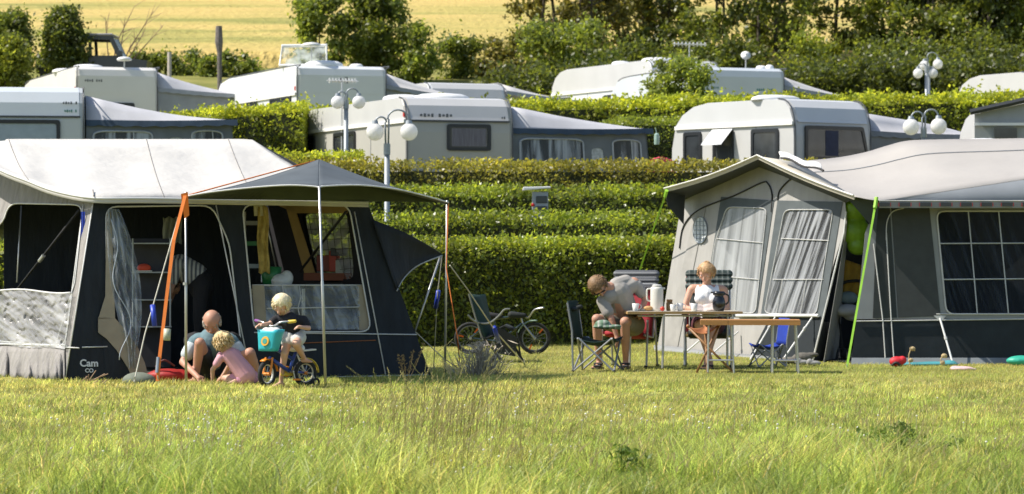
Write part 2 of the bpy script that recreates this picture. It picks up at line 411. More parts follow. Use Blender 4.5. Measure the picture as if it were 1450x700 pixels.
def leafy_weed(px, Y, h, w, n, label, mt, leafsize=.06, seed=0):
    base = G(px, Y); r = root('broadleaf_weed', base, label, 'weed', 'broadleaf weeds in the rough grass')
    m = M(); c = []
    for k in range(max(4, n//40)):
        a = random.uniform(0,6.28); rr = random.uniform(0,w); hh = h*random.uniform(.6,1)*(1-.3*rr/w)
        tip = base+V(math.cos(a)*rr, math.sin(a)*rr*.7, hh); mid = base+V(math.cos(a)*rr*.4, math.sin(a)*rr*.3, hh*.55)
        m.tube([base,mid,tip], [.004,.003,.0015], 4)
        for j in range(40):
            t = random.random()**.7; q = mid.lerp(tip, t) if t > .3 else base.lerp(mid, t/.3)
            c.append(q+V(random.gauss(0,.04),random.gauss(0,.04),random.gauss(0,.02)))
    m.build('stem', mt, r); c = np.array(c)
    leafcloud('foliage', c, leafsize, mt, mottled(c, 1, .3, 3), r, up=.5, aspect=.4)

# ---------------------------------------------------------------- hedges
def hedge(name, A, B, z0, h, th, dens, leaf, mt, label, group, sprig=0., rough=.07, core=None, base=1.0, yellow=.3, topb=1.0):
    """A,B: ground line of the front face (x,y). z0 base height at each end"""
    A = V(A[0],A[1],0); B = V(B[0],B[1],0); d = (B-A); L = d.length; d /= L; nb = V(-d.y,d.x,0)
    if nb.y < 0: nb = -nb
    za, zb = z0 if hasattr(z0,'__len__') else (z0, z0)
    ha, hb = h if hasattr(h,'__len__') else (h, h)
    loc = V((A.x+B.x)/2,(A.y+B.y)/2,min(za,zb)); r = root(name, loc, label, 'hedge', group)
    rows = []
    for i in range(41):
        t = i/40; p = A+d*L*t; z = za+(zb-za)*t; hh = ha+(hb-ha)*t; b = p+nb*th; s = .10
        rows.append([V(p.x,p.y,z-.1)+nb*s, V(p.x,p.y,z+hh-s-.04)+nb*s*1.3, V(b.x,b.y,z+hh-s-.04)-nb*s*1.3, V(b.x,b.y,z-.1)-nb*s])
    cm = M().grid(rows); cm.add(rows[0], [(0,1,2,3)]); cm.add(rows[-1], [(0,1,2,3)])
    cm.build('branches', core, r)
    def bulge(t, k): return rough*(np.sin(t*1.7+k)+np.sin(t*4.1+k*3)+.6*np.sin(t*9.7+k*5))/2.2
    def pts(n, face):
        t = RNG.random(n)*L; q = RNG.random(n)
        if face == 'front': a, hz, back = t, q, np.zeros(n)
        elif face == 'top': a, hz, back = t, np.ones(n), q
        elif face == 'back': a, hz, back = t, q, np.ones(n)
        else:
            a = np.full(n, 0. if face == 'l' else L); hz = q; back = RNG.random(n)
        hh = ha+(hb-ha)*a/L; zz = za+(zb-za)*a/L
        off = bulge(a+hz*2.3, 1.+(z0[0] if hasattr(z0,'__len__') else z0))
        dep = back*th+RNG.normal(size=n)*.05
        dep = np.where(face == 'front', dep-off-RNG.random(n)**3*.09+.02, dep)
        # rounded shoulders
        z = zz+hz*hh+RNG.normal(size=n)*.035+ (bulge(a*1.3+back*3, 2.)*.8 if face == 'top' else 0)
        if face == 'front': dep = dep+np.clip(hz-.9,0,1)*1.0
        if face == 'top': z = z-np.clip(.12-back,0,1)*.4
        x = A.x+d.x*a+nb.x*dep; y = A.y+d.y*a+nb.y*dep
        return np.stack([x,y,z],1)
    hm = (ha+hb)/2
    C = [pts(int(L*hm*dens), 'front'), pts(int(L*th*dens*.8), 'top'), pts(int(L*hm*dens*.25), 'back'), pts(int(th*hm*dens), 'l'), pts(int(th*hm*dens), 'r')]
    if sprig:
        for i in range(int(L*sprig)):
            t = RNG.random()*L; bk = RNG.random()*th; hh = ha+(hb-ha)*t/L; zz = za+(zb-za)*t/L; hs = abs(RNG.normal())*.12+.08
            k = 14; u = RNG.random(k)
            C.append(np.stack([A.x+d.x*t+nb.x*bk+RNG.normal(size=k)*.05+u*.1, A.y+d.y*t+nb.y*bk+RNG.normal(size=k)*.05, zz+hh+u*hs],1))
    c = np.concatenate(C); dead = np.sin(c[:,0]*1.9+A.y)*np.sin(c[:,0]*.83+c[:,2]*2.4+A.y*3) > .82
    c = c[~(dead & (RNG.random(len(c)) < .55))]
    tn = mottled(c, base, .34, 1.1, yellow, seed=A.y)
    hrel = np.clip((c[:,2]-(za+zb)/2)/hm, 0, 1.2); sunlit_top = np.clip((hrel-.82)*4, 0, 1)*topb     # sunlit brightness of the hedge top painted into the leaf tint
    tn = tn*(1+sunlit_top[:,None]*np.array([.42,.34,.0]))
    leafcloud('foliage', c, leaf, mt, np.clip(tn,0,4), r, up=.4)
    return r
# ---------------------------------------------------------------- trees
def tree(name, base, h, w, label, group, mt, bark, leaf=.16, clumps=30, per=220, low=.15, seed=1, lean=0, spread=.28, base_t=1., stems=1, cat='tree', limbs=7, yellow=.3):
    rnd = random.Random(seed); base = Vector(base)
    r = root(name, base, label, cat, group); m = M(); tips = []
    for s in range(stems):
        x0 = rnd.uniform(-.3,.3)*w*.5 if stems > 1 else 0
        pts = [base+V(x0,0,-.2)]; top = base+V(x0*1.6+lean*h+rnd.uniform(-.1,.1)*w, rnd.uniform(-.1,.1)*w, h*.85)
        for k in range(1,6): pts.append(pts[0].lerp(top, k/5)+V(rnd.gauss(0,.04),rnd.gauss(0,.04),0)*h*.3)
        rr = h*.02/ (stems**.4); m.tube(pts, [rr*(1-.16*k) for k in range(6)], 7)
        for k in range(limbs):
            t = rnd.uniform(low, .95); i = min(4, int(t*5)); p = pts[i].lerp(pts[i+1], t*5-i)
            a = rnd.uniform(0,6.28); Lb = w*.5*rnd.uniform(.5,.95)*(1-.5*abs(t-.5)); q = p+V(math.cos(a)*Lb, math.sin(a)*Lb, Lb*rnd.uniform(.2,.8))
            mid = p.lerp(q,.5)+V(0,0,-.05*Lb); m.tube([p,mid,q], [rr*.45,rr*.3,rr*.1], 5); tips.append(q); tips.append(mid.lerp(q,.4))
    m.build('trunk', bark, r, smooth=True)
    C, T = [], []
    for k in range(clumps):
        if tips and rnd.random() < .6: c = tips[rnd.randrange(len(tips))]+V(rnd.gauss(0,.1),rnd.gauss(0,.1),rnd.gauss(0,.1))*w*.5
        else:
            a = rnd.uniform(0,6.28); u = rnd.random()**.4; zz = low+(1-low)*rnd.random()**1.25
            rad = w*.5*math.sin(math.pi*min(1,max(.08,(zz-low*.4)/(1.08-low*.4))))**.6
            c = base+V(math.cos(a)*rad*u+lean*h*zz, math.sin(a)*rad*u, h*zz)
        n = int(per*rnd.uniform(.5,1.4)); s = w*spread*.5*rnd.uniform(.5,1.2)
        g = RNG.normal(size=(n,3)); g /= np.linalg.norm(g,axis=1)[:,None]; g *= (np.abs(RNG.normal(size=n))*.62)[:,None]*s; g[:,2] *= .85
        C.append(np.array(c)+g); T.append(np.full(n, rnd.uniform(.7,1.3)))
    c = np.concatenate(C); t = np.concatenate(T)
    k = c[:,2] > base.z+.02; c, t = c[k], t[k]
    leafcloud('crown', c, leaf, mt, mottled(c, base_t, .2, .7, yellow)*t[:,None], r, up=.2)
    return r
def build_vegetation():
    hm = leafmat('hedge_leaf', (.12,.155,.034), trans=.45, rough=.36, tcol=(.36,.46,.05), spec=.5)
    hm2 = leafmat('hedge_leaf_brownish', (.15,.15,.04), trans=.45, rough=.4, tcol=(.4,.4,.06), spec=.6)
    hm3 = leafmat('fresh_leaf', (.16,.2,.034), trans=.5, rough=.4, tcol=(.5,.58,.06), spec=.4)
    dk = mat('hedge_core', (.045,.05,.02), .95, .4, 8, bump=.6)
    bark = mat('bark', (.09,.075,.055), .9, .3, 12, bump=.5)
    GH = 'clipped hedges between the terraced pitches'
    hedge('clipped_hedge', (-9.5,44.3), (2.9,46.6), (.05,.1), (1.53,1.55), 1.0, 1500, .062, hm, 'nearest clipped green hedge behind the seated couple', GH, core=dk, rough=.06, yellow=.45, base=1.05)
    hedge('clipped_hedge', (-7.5,49.6), (9,50.3), .68, 1.36, .9, 900, .068, hm, 'second clipped hedge, just above the nearest one', GH, core=dk, yellow=.3, rough=.13)
    hedge('clipped_hedge', (-7.5,53.6), (9,54.2), 1.25, 1.3, .9, 900, .07, hm, 'third clipped hedge, behind the electricity pillar', GH, core=dk, yellow=.3, rough=.13)
    hedge('clipped_hedge', (-5.1,58.2), (9,58.9), 1.74, 1.37, 1.1, 850, .072, hm2, 'fourth clipped hedge with brownish leaves, below the middle caravan', GH, core=dk, yellow=.3, rough=.13)
    hedge('clipped_hedge', (-6.6,59.8), (-2.9,59.8), 1.85, 1.5, .8, 850, .072, hm3, 'short clipped hedge in front of the middle caravan windows', GH, core=dk)
    G6 = 'leafy hedges behind the middle caravan row'
    hedge('leafy_hedge', (-8.6,67.6), (-4.55,67.6), 2.45, (1.85,2.2), 1.6, 750, .085, hm3, 'bright leafy hedge behind the left awning', G6, core=dk, sprig=14, rough=.15)
    hedge('leafy_hedge', (-4.5,69.2), (4.2,69.6), 2.55, (2.05,2.3), 1.6, 650, .09, hm3, 'bright leafy hedge above the middle caravan roof', G6, core=dk, sprig=14, rough=.15)
    hedge('leafy_hedge', (3.9,71.2), (13,71.6), 2.7, (2.2,2.35), 1.6, 650, .09, hm3, 'bright leafy hedge above the right caravan roof', G6, core=dk, sprig=16, rough=.16)
    hedge('clipped_hedge', (2.35,66.2), (3.75,66.4), 2.3, 2.0, 3.0, 900, .06, hm, 'clipped hedge block between middle awning and right caravan', GH, core=dk)
    tm = leafmat('tree_leaf', (.11,.14,.032), trans=.45, rough=.42, tcol=(.34,.42,.05), spec=.6)
    tm2 = leafmat('tree_leaf_olive', (.12,.12,.035), trans=.42, rough=.5, tcol=(.34,.33,.06))
    B = 'round bushes on the left skyline'
    tree('round_bush', G(17,97,-.3), 2.95, 1.25, 'rounded green bush at the far left edge', B, tm, bark, .12, 70, 300, .4, 3, spread=.5, limbs=0, base_t=.8, cat='bush')
    tree('round_bush', G(88,98,-.3), 2.95, 1.3, 'rounded green bush beside the parked jeep', B, tm, bark, .12, 70, 300, .4, 5, spread=.5, limbs=0, base_t=.8, cat='bush')
    tree('leafy_bush', G(8,93,-.2), 2.5, 1.5, 'lighter leafy bush low at the left edge', B, hm3, bark, .12, 50, 260, .3, 8, spread=.42, limbs=0, base_t=.7, cat='bush')
    T = 'broadleaf trees above the caravans'
    tree('leafy_tree', G(455,103), 3.15, 1.7, 'leafy tree left of centre, nearest the roof hatch', T, tm, bark, .15, 70, 260, .08, 11, stems=2, spread=.4, base_t=1.15)
    tree('leafy_tree', G(530,104), 3.3, 2.3, 'broad dark leafy tree in front of the wheat field', T, tm, bark, .15, 90, 300, .06, 12, stems=2, spread=.4)
    tree('leafy_tree', G(585,103), 1.9, 1.6, 'low leafy bush at the right foot of the dark tree', T, tm, bark, .14, 40, 220, .05, 13, spread=.45, base_t=1.2)
    S = 'low shrubs along the field edge'
    for i,(px,Y,h,w,l) in enumerate([(640,106,1.5,1.8,'low shrub at the field edge, left of the gap'),(690,107,1.3,1.4,'slim dark shrub at the field edge'),(735,106,1.7,1.8,'brownish shrub at the field edge above the awning'),(785,104,2.0,2.2,'rounded light green shrub left of the tree row'),(830,104,2.1,2.0,'shrub at the foot of the first tall tree'),
                                      (255,108,.8,1.2,'low weedy shrub under the wooden post'),(345,108,.7,1.4,'weedy shrub right of the wooden post'),(205,108,.7,1.2,'weedy shrub near the jeep'),(300,107,.7,1.0,'small weedy shrub beside the wooden post')]):
        tree('low_shrub', G(px,Y,-.1), h, w, l, S, tm2 if i in (1,2) else tm, bark, .13, 34, 170, .05, 30+i, spread=.5, cat='shrub', base_t=1.1, limbs=4)
    R = 'tall trees in the row on the right'
    spec = [(775,'first'),(835,'second'),(895,'third'),(950,'fourth'),(1010,'fifth'),(1075,'sixth'),(1130,'seventh'),(1205,'eighth'),(1265,'ninth'),(1320,'tenth'),(1375,'eleventh'),(1435,'twelfth'),(1490,'thirteenth')]
    for i,(px,o) in enumerate(spec):
        dense = px > 1230; olive = px < 900
        tree('tall_tree', G(px+random.uniform(-8,8), 112+random.uniform(-2,4), -.2), random.uniform(5.2,6.4), random.uniform(3.0,3.8), f'{o} tall leafy tree from the left in the right-hand row', R,
             tm2 if olive else tm, bark, .17, 92 if dense else 64, 190 if dense else 150, .06, 60+i, lean=random.uniform(-.05,.05), spread=.34, stems=2, limbs=12, base_t=.85 if not olive else 1.0, yellow=.4)
    for i,(px,w,l) in enumerate([(860,3,'dark undergrowth bush below the second tall tree'),(960,3.4,'dark undergrowth bush behind the aerial'),(1050,3.2,'dark undergrowth bush below the satellite dish'),(1150,3.,'sunlit undergrowth bush right of the dish'),(1240,3.2,'undergrowth bush above the right caravan'),(1340,3.4,'undergrowth bush right of the far lamps'),(1430,3.4,'undergrowth bush at the right edge')]):
        tree('undergrowth_bush', G(px,108,-.2), 1.0, w, l, 'undergrowth bushes below the tall trees', hm3 if i == 3 else tm, bark, .15, 22, 170, .03, 90+i, spread=.5, cat='bush', limbs=5, base_t=.8)
    for i,(px,w,h,l) in enumerate([(760,3.2,1.7,'leafy bush left of the topmost caravan'),(848,3.,1.5,'leafy bush just behind the left end of the topmost caravan'),(1125,3.2,1.3,'dark green bush behind the long sloping awning'),(1185,3.2,1.5,'dark green bush above the tip of the long sloping awning'),(1250,3.4,1.9,'dark green bush left of the far lamps'),(1325,3.4,1.7,'dark green bush straight behind the far lamps'),(1395,3.4,2.0,'dark green bush left of the round roofed caravan'),(1460,3.4,1.7,'dark green bush behind the round roofed caravan')]):
        tree('undergrowth_bush', G(px,99,-.2), h*.6, w, l, 'bushes behind the top caravans', tm, bark, .14, 40, 200, .03, 120+i, spread=.5, cat='bush', limbs=0, base_t=.62)

    tree('small_tree', G(965,76.5), 3.0, 1.7, 'small bushy tree in front of the two far caravans', None, tm, bark, .09, 90, 240, .45, 44, spread=.4, base_t=1.25, limbs=0)
    w = leafmat('weed_leaf', (.13,.2,.045), trans=.45, rough=.45, tcol=(.3,.42,.07))
    leafy_weed(1275,22.5,.3,.5,420,'broad darker green weed spreading at lower right', w, .045)
    leafy_weed(880,20.6,.24,.22,200,'low leafy weed right of the foreground centre', w, .045)
    # bare branched shrub against the wheat
    m = M(); b = G(158,101)
    for k in range(7):
        a = random.uniform(-.2,1.1); L = random.uniform(1.6,2.6); tip = b+V(L*math.sin(a)*.9, random.uniform(-.3,.3), 1.+L*math.cos(a)*.75)
        mid = b.lerp(tip,.5)+V(random.gauss(0,.1),0,.1); m.tube([b,mid,tip], [.035,.022,.008], 5)
        for j in range(6):
            q = mid.lerp(tip, random.random()); m.tube([q, q+V(random.uniform(-.2,.6),random.uniform(-.2,.2),random.uniform(.1,.5))], [.01,.004], 4)
    o = m.build('bare_shrub', mat('twig', (.3,.2,.13), .9)); setorigin(o, b); tag(o, 'bare twiggy shrub leaning right behind the jeep', 'shrub')
    # withered grass tuft by the awning pole
    b = G(680,37.6); r = root('withered_tuft', b, 'grey withered tuft of dead grass between tent and folding chair', 'plant')
    m = M(); c = []
    sm = mat('withered', (.33,.3,.24), .9, .3, 20)
    for k in range(230):
        a = random.uniform(0,6.28); rr = abs(random.gauss(0,.13)); hh = random.uniform(.1,.42)*(1-.9*rr)
        q = b+V(math.cos(a)*rr*1.2, math.sin(a)*rr, 0); t = q+V(math.cos(a)*rr*.6+random.gauss(0,.05), math.sin(a)*.1, hh)
        m.tube([q, q.lerp(t,.6)+V(0,0,.03), t], [.004,.0035,.0015], 3)
    m.build('stems', sm, r); m = M()
    for k in range(420):
        a = random.uniform(0,6.28); rr = abs(random.gauss(0,.14)); q = b+V(math.cos(a)*rr*1.3, math.sin(a)*rr, random.uniform(.03,.4)); d = V(random.gauss(0,.03),random.gauss(0,.02),random.gauss(.01,.02))
        m.add([q-d, q+V(.008,0,.004), q+d, q-V(.008,0,.004)], [(0,1,2,3)])
    m.build('seed_heads', mat('seedhead', (.5,.43,.33), .9, .3, 30), r)['kind'] = 'stuff'
    # single tall dock plants standing against the left tent
    for k,(px,Y,h,l) in enumerate([(575,34.6,.48,'tall dark dock stalk with seed clusters in front of the left tent corner'),(640,35.4,.3,'pale nodding dry stalk beside the right canopy pole')]):
        b = G(px,Y); m = M()
        for j in range(4):
            t = b+V(random.gauss(.0,.1),random.gauss(0,.05),h*random.uniform(.6,1)); m.tube([b,b.lerp(t,.5)+V(.01,0,0),t],[.004,.003,.002],4)
            for i in range(26):
                u = random.uniform(.35,1); q = b.lerp(t,u)+V(random.gauss(0,.012),random.gauss(0,.012),0); d = V(random.gauss(0,.012),0,.014)
                m.add([q-d,q+V(.008,0,0),q+d,q-V(.008,0,0)],[(0,1,2,3)])
        o = m.build('dock_stalk', mat('dock'+str(k), (.12,.09,.04) if k == 0 else (.45,.38,.2), .9, .3, 20)); setorigin(o, b); tag(o, l, 'plant', 'dock stalks')
# ================================================================ CARAVANS
def cprofile(L, H, style):
    if style == 'round':
        pr = [(0.03,.45),(0,.9),(0,H-.72),(.03,H-.42),(.12,H-.18),(.28,H-.04),(.5,H),(L-1.1,H),(L-.7,H-.06),(L-.35,H-.22),(L-.12,H-.5),(L-.02,H-.9),(L,1.0),(L-.1,.5)]
    elif style == 'angled':
        pr = [(0.03,.45),(0,.9),(0,H-.25),(.05,H-.08),(.18,H),(L-1.6,H-.02),(L-.75,H-.12),(L-.35,H-.4),(L-.1,H-.85),(L,.9),(L-.1,.5)]
    else:
        pr = [(0.03,.45),(0,.9),(0,H-.62),(.04,H-.3),(.16,H-.1),(.4,H),(L-2.0,H),(L-1.2,H-.1),(L-.6,H-.42),(L-.15,H-.9),(L,1.0),(L-.1,.5)]
    return pr
def window(parent, c, w, h, side, glass, frame, name='window', slant=0, curtain=None):
    """window plate; side 'L' = on the x=0 wall, 'R' = rear wall y=0. c = (along, z)"""
    f = M(); g = M(); t = .07; a, z = c
    def pt(u, v, off):
        return V(-off, u, v) if side == 'L' else V(u, -off, v)
    n = pt(0,0,-.04)
    out = [(a-w/2, z-h/2), (a+w/2, z-h/2), (a+w/2-slant, z+h/2), (a-w/2+slant*0, z+h/2)]
    if slant < 0: out = [(a-w/2, z-h/2), (a+w/2, z-h/2), (a+w/2+slant, z+h/2), (a-w/2, z+h/2)]
    out = rounded(out, .06, 3)
    cx, cz = a, z
    inn = [(cx+(x-cx)*(1-2*t/w), cz+(y-cz)*(1-2*t/h)) for x,y in out]
    f.slab([pt(x,y,.035) for x,y in out], pt(0,0,-.033), [[pt(x,y,.035) for x,y in inn]])
    g.slab([pt(x,y,.018) for x,y in inn], pt(0,0,-.012))
    fo = f.build(name, frame, parent, local=True); ORG[fo.name] = V(0,0,0)
    g.build('glass', glass, fo, local=True)
    if curtain:
        m = M(); 
        x0, x1 = min(x for x,_ in inn), max(x for x,_ in inn); y1 = max(y for _,y in inn); y0 = min(y for _,y in inn)
        for s0, s1 in curtain[0]:
            m.slab([pt(x0+(x1-x0)*s0,y0+.02,.024), pt(x0+(x1-x0)*s1,y0+.02,.024), pt(x0+(x1-x0)*s1,y1-.02,.024), pt(x0+(x1-x0)*s0,y1-.02,.024)], pt(0,0,-.004))
        m.build('curtain', curtain[1], fo, local=True)
    return fo
def caravan(corner, th, W, L, H, style, label, group, body, upper, sidewins=(), rearwin=None, domes=(), line=True, rail=True, z_split=None, marks=None, redlight=True, name='caravan', pale=None):
    r = root(name, corner, label, 'caravan', group, rz=math.radians(th))
    pr = cprofile(L, H, style); zs = z_split or H-.72
    m = M(); n = len(pr)
    e = .05   # slightly eased side edges
    rows = []
    cy, cz = L/2, H/2
    for x, k in ((0,.965),(.04,.99),(.09,1),(W-.09,1),(W-.04,.99),(W,.965)):
        rows.append([V(x, y+(cy-y)*(1-k)*.35, z+(cz-z)*(1-k)*.35) for y,z in pr])
    m.grid(rows)
    for x, k in ((0,.965),(W,.965)): m.poly([V(x, y+(cy-y)*(1-k)*.35, z+(cz-z)*(1-k)*.35) for y,z in pr])
    m.quad(V(0.05,.1,.47),V(W-.05,.1,.47),V(W-.05,L-.15,.52),V(0.05,L-.15,.52))
    m.build('body', body, r, local=True)
    # upper cladding on the side and the rear
    up = [(y+(cy-y)*.012,z+(cz-z)*.012) for y,z in pr if z > zs]
    yb = max(y for y,z in pr if z > zs-.5)-.12
    side = [(0.02,zs)]+up+[(yb, zs)]
    M().slab([V(-.004,y,z) for y,z in side], V(.006,0,0)).build('upper_side_panel', upper, r, local=True)
    rear = [(z,y) for y,z in pr if y <= .5 and z > zs]
    rw = [[V(x,-.004,zs)]+[V(x, y-.004, z+.004) for z,y in rear] for x in (.1,W-.1)]
    M().grid(rw).build('upper_rear_panel', upper, r, local=True, solid=.004)
    if rail:
        M().box((-.02, yb/2, zs-.02), (.05, yb-.05, .07)).build('awning_rail', mat('rail_white', (.8,.79,.75), .4, .05), r, local=True)
    for x in (.03, W-.03):
      tr = M(); tr.tube(smoothline([V(x+(-.012 if x < 1 else .012), y-.006 if y < .3 else y, z+.006 if z > H-.1 else z) for y,z in pr if y < L-1.0 or z > zs][:7], 4), .014, 6)
      tr.build('corner_trim', mat('trim_dark', (.07,.075,.08), .5, .1), r, local=True)
    if line: M().box((W/2,-.012,zs-.01), (W-.16,.018,.035)).build('trim_line', mat('trim_dark', (.07,.075,.08)), r, local=True)
    dark = mat('caravan_frame', (.02,.022,.024), .35, .1); gl = mat('caravan_glass', (.035,.04,.045), .12, .4, 3, spec=.8)
    cu = mat('curtain_lilac', (.16,.15,.17), .8, .25, 9, stretch=(6,6,.4))
    for w_ in sidewins:
        a, z, w, h = w_[:4]
        fo = window(r, (a,z), w, h, 'L', gl, dark, curtain=([(0,.2)],cu) if len(w_) > 4 and w_[4] == 'c' else None)
        if len(w_) > 4 and w_[4] == 'open':
            M().slab([V(-.05,a-w/2,z+h/2),V(-.05,a+w/2,z+h/2),V(-.34,a+w/2,z+h/2-.3),V(-.34,a-w/2,z+h/2-.3)], V(0.01,0,.02)).build('open_pane', mat('pane_pale', (.62,.63,.62), .25, .1, spec=.8), fo, local=True)
    if rearwin:
        x, z, w, h = rearwin[:4]; kind = rearwin[4] if len(rearwin) > 4 else ''
        if kind == 'blind': window(r, (x,z), w, h, 'R', mat('blind_blue', (.3,.36,.42), .35, .08), dark)
        elif kind == 'pan': window(r, (x,z), w, h, 'R', gl, dark, slant=.16, curtain=([(.3,.52)], mat('curtain_navy', (.03,.035,.07), .8, .2, 9)))
        else: window(r, (x,z), w, h, 'R', gl, dark, curtain=([(.04,.96)], cu))
    wh = mat('dome_white', (.78,.78,.76), .35, .06)
    for x, y, a, b, hh in domes:
        d = M().lathe((0,0,0), [(1.0,0),(1.0,.25),(.93,.6),(.72,.88),(.35,1.0),(0.01,1.02)], 18)
        d.v = [V(x+p.x*a, y+p.y*b, H-.01+p.z*hh) for p in d.v]; d.build('roof_vent', wh, r, smooth=True, local=True)
    if redlight: M().box((-.012,.1,zs+.12),(.03,.07,.11)).build('marker_light', mat('red_lens', (.55,.03,.03), .3), r, local=True, bevel=.008)
    if line:
        bm = M(); bm.box((W*.5,-.07,.62),(W*.82,.1,.16)); bm.build('bumper', mat('bumper', (.3,.31,.32), .5), r, local=True, bevel=.02)
        for x in (.2, W-.2): M().box((x,-.02,zs-1.05),(.34,.03,.05)).build('handle', dark, r, local=True)
    sm = mat('panel_seam', (.33,.34,.34), .6)
    for yy in (L*.3, L*.62): M().box((-.009,yy,(zs+.5)/2),(.008,.012,zs-.62)).build('panel_seam', sm, r, local=True)
    M().box((W*.32,-.012,.95),(.34,.012,.26)).build('service_hatch', mat('hatch_grey', (.44,.43,.4), .5), r, local=True, bevel=.006)
    M().box((-.012,L*.2,.85),(.012,.36,.3)).build('service_hatch', mat('hatch_grey', (.44,.43,.4), .5), r, local=True, bevel=.006)
    for x in (.12, W-.12):
        wy = L*.5; M().torus((x,wy,.33),.24,.09,(1,0,0),24,10).build('wheel', mat('tyre', (.02,.02,.02), .85), r, smooth=True, local=True)
        M().tube([V(x-.08,wy,.33),V(x+.08,wy,.33)],.17,18).build('hub', mat('hub', (.5,.5,.5), .4, metal=.6), r, local=True)
    if marks:
        for (x0, z0, w, h, n_, c) in marks:   # too blurred to read in the photograph: short dashes of lettering
            k = M(); ww = w/n_
            for i in range(n_):
                if (i*7) % 5 == 3: continue
                k.box((x0+ww*(i+.5), -.009, z0), (ww*.62, .006, h*(.7+.3*((i*3) % 2))))
            k.build('lettering', mat('mark_'+c, {'grey':(.12,.13,.14),'green':(.05,.2,.17),'dark':(.08,.09,.1)}[c], .5), r, local=True)
    return r
def awning(corner, th, W, depth, y0, y1, H, label, group, roofm, wallm, zr=1.93, hem=1.85, wins=(), rot=0, foilname='foil_far', band=None, flat=1.0):
    """lean-to tent hooked to the right-hand wall (x=W) of a caravan"""
    r = root('caravan_awning', corner, label, 'awning', group, rz=math.radians(th))
    x0 = W+.03; x1 = W+depth; rows = []
    prof = [(y0, zr), (y0+.03,H-.45),(y0+.12,H-.2),(y0+.32,H-.05),(y0+.6,H+.0),(y1,H)]
    for k in range(9):
        t = k/8; row = []
        for y,z in prof:
            yy = y+(0 if y > y0+.5 else 0); ov = -.14*t
            te = t if z < H-.25 else t**flat; zz = z*(1-te)+hem*te; sag = -.07*math.sin(math.pi*t)*(1 if y > y0+.1 else .3)
            row.append(V(x0+(x1-x0)*t, yy+ov*(1 if y < y0+.5 else 0)+ (.9*t*(y-y0)/1.0 if y < y0+.5 and False else 0), zz+sag))
        rows.append(row)
    M().grid(rows).build('roof', roofm, r, smooth=True, local=True, solid=.006)
    # scalloped valance on the near end
    v = M(); n = 24; a = []; b = []
    for k in range(n+1):
        t = k/n; zz = zr*(1-t)+hem*t-.07*math.sin(math.pi*t)*.3; x = x0+(x1-x0)*t
        a.append(V(x, y0-.14*t-.01, zz+.01)); b.append(V(x, y0-.14*t-.03, zz-.1-.015*math.sin(k*2.2)))
    v.grid([a,b]); v.build('valance', band or wallm, r, local=True, solid=.006)
    # near end wall with windows
    def wl(u, z): return V(x0+(x1-.1-x0)*u+ (.14*(1-z/hem))*(u), y0+.02-.1*(1-z/hem), z)
    out = [wl(0,.02), wl(1,.02), wl(1,hem-.02), wl(0,zr-.02)]
    holes = []
    for (u0,u1,z0,z1,kind) in wins:
        pr = rounded([(u0,z0),(u1,z0),(u1,z1),(u0,z1)], .09, 4)
        holes.append([wl(u,z) for u,z in pr])
    M().poly(out, holes).build('end_wall', wallm, r, local=True, solid=.006)
    for h, (u0,u1,z0,z1,kind) in zip(holes, wins):
        if kind == 'foil':
            M().poly([p+V(0,.01,0) for p in h]).build('foil_window', plastic(foilname,(.4,.44,.48),.45, 7, .8), r, local=True)
            g = M(); frame = mat('seam_grey', (.4,.43,.46), .7); g.tube([p+V(0,-.012,0) for p in h], .018, 5, closed=True)
            zm = (z0+z1)/2; g.tube([wl(u0,zm)+V(0,-.012,0), wl(u1,zm)+V(0,-.012,0)], .014, 5); um = u0+(u1-u0)*.68; g.tube([wl(um,z0)+V(0,-.012,0), wl(um,z1)+V(0,-.012,0)], .014, 5)
            g.build('window_seam', frame, r, local=True)
        else:
            M().poly([p+V(0,.01,0) for p in h]).build('mesh_vent', mat('vent_pale', (.4,.43,.44), .7, .3, 25), r, local=True)
    # front wall (facing away right) and far end
    M().quad(V(x1-.1,y0,hem-.02),V(x1+.04,y0-.1,.02),V(x1+.04,y1,.02),V(x1-.1,y1,hem-.02)).build('front_wall', wallm, r, local=True, solid=.006)
    M().quad(V(x0,y1,.02),V(x1,y1,.02),V(x1-.1,y1,hem),V(x0,y1,H)).build('far_wall', wallm, r, local=True, solid=.006)
    return r
def aerial(base, h, label, kind='bar', s=1.):
    base = Vector(base); r = root('tv_aerial', base, label, 'aerial'); al = mat('aerial_metal', (.6,.6,.6), .4, .1, metal=.5)
    M().tube([base, base+V(0,0,h)], .018, 8).build('mast', al, r); t = base+V(0,0,h); m = M()
    if kind == 'bar':
        m.tube([t+V(-.42*s,0,.02),t+V(.5*s,.2,.02)], .02, 6)
        for k in range(9):
            q = t+V((-.42+.11*k)*s,.02*k,.02); m.tube([q+V(-.05,-.2*s,0),q+V(.05,.2*s,0)], .012, 5)
            m.tube([q+V(0,0,-.05),q+V(0,0,.06)], .018, 5)
    elif kind == 'disc':
        m.lathe(t, [(.02,-.03),(.38*s,-.02),(.42*s,.02),(.3*s,.07),(.02,.09)], 18)
    else:
        rot = Matrix.Rotation(math.radians(60),3,'X'); 
        d = M().lathe((0,0,0), [(.02,0),(.16,.02),(.27,.07),(.3,.1)], 18); d.v = [t+rot@(v*s) for v in d.v]; m.add(d.v, d.f); m.tube([t, t+V(.0,-.3*s,.05)], .012, 5); m.ball(t+V(0,-.32*s,.06), .04, 8, 6)
    m.build('dish' if kind == 'dish' else 'antenna', mat('aerial_white', (.72,.72,.7), .5), r, smooth=kind != 'bar'); return r
def pxlen(px0, px1, Y): return (px1-px0)/F*Y
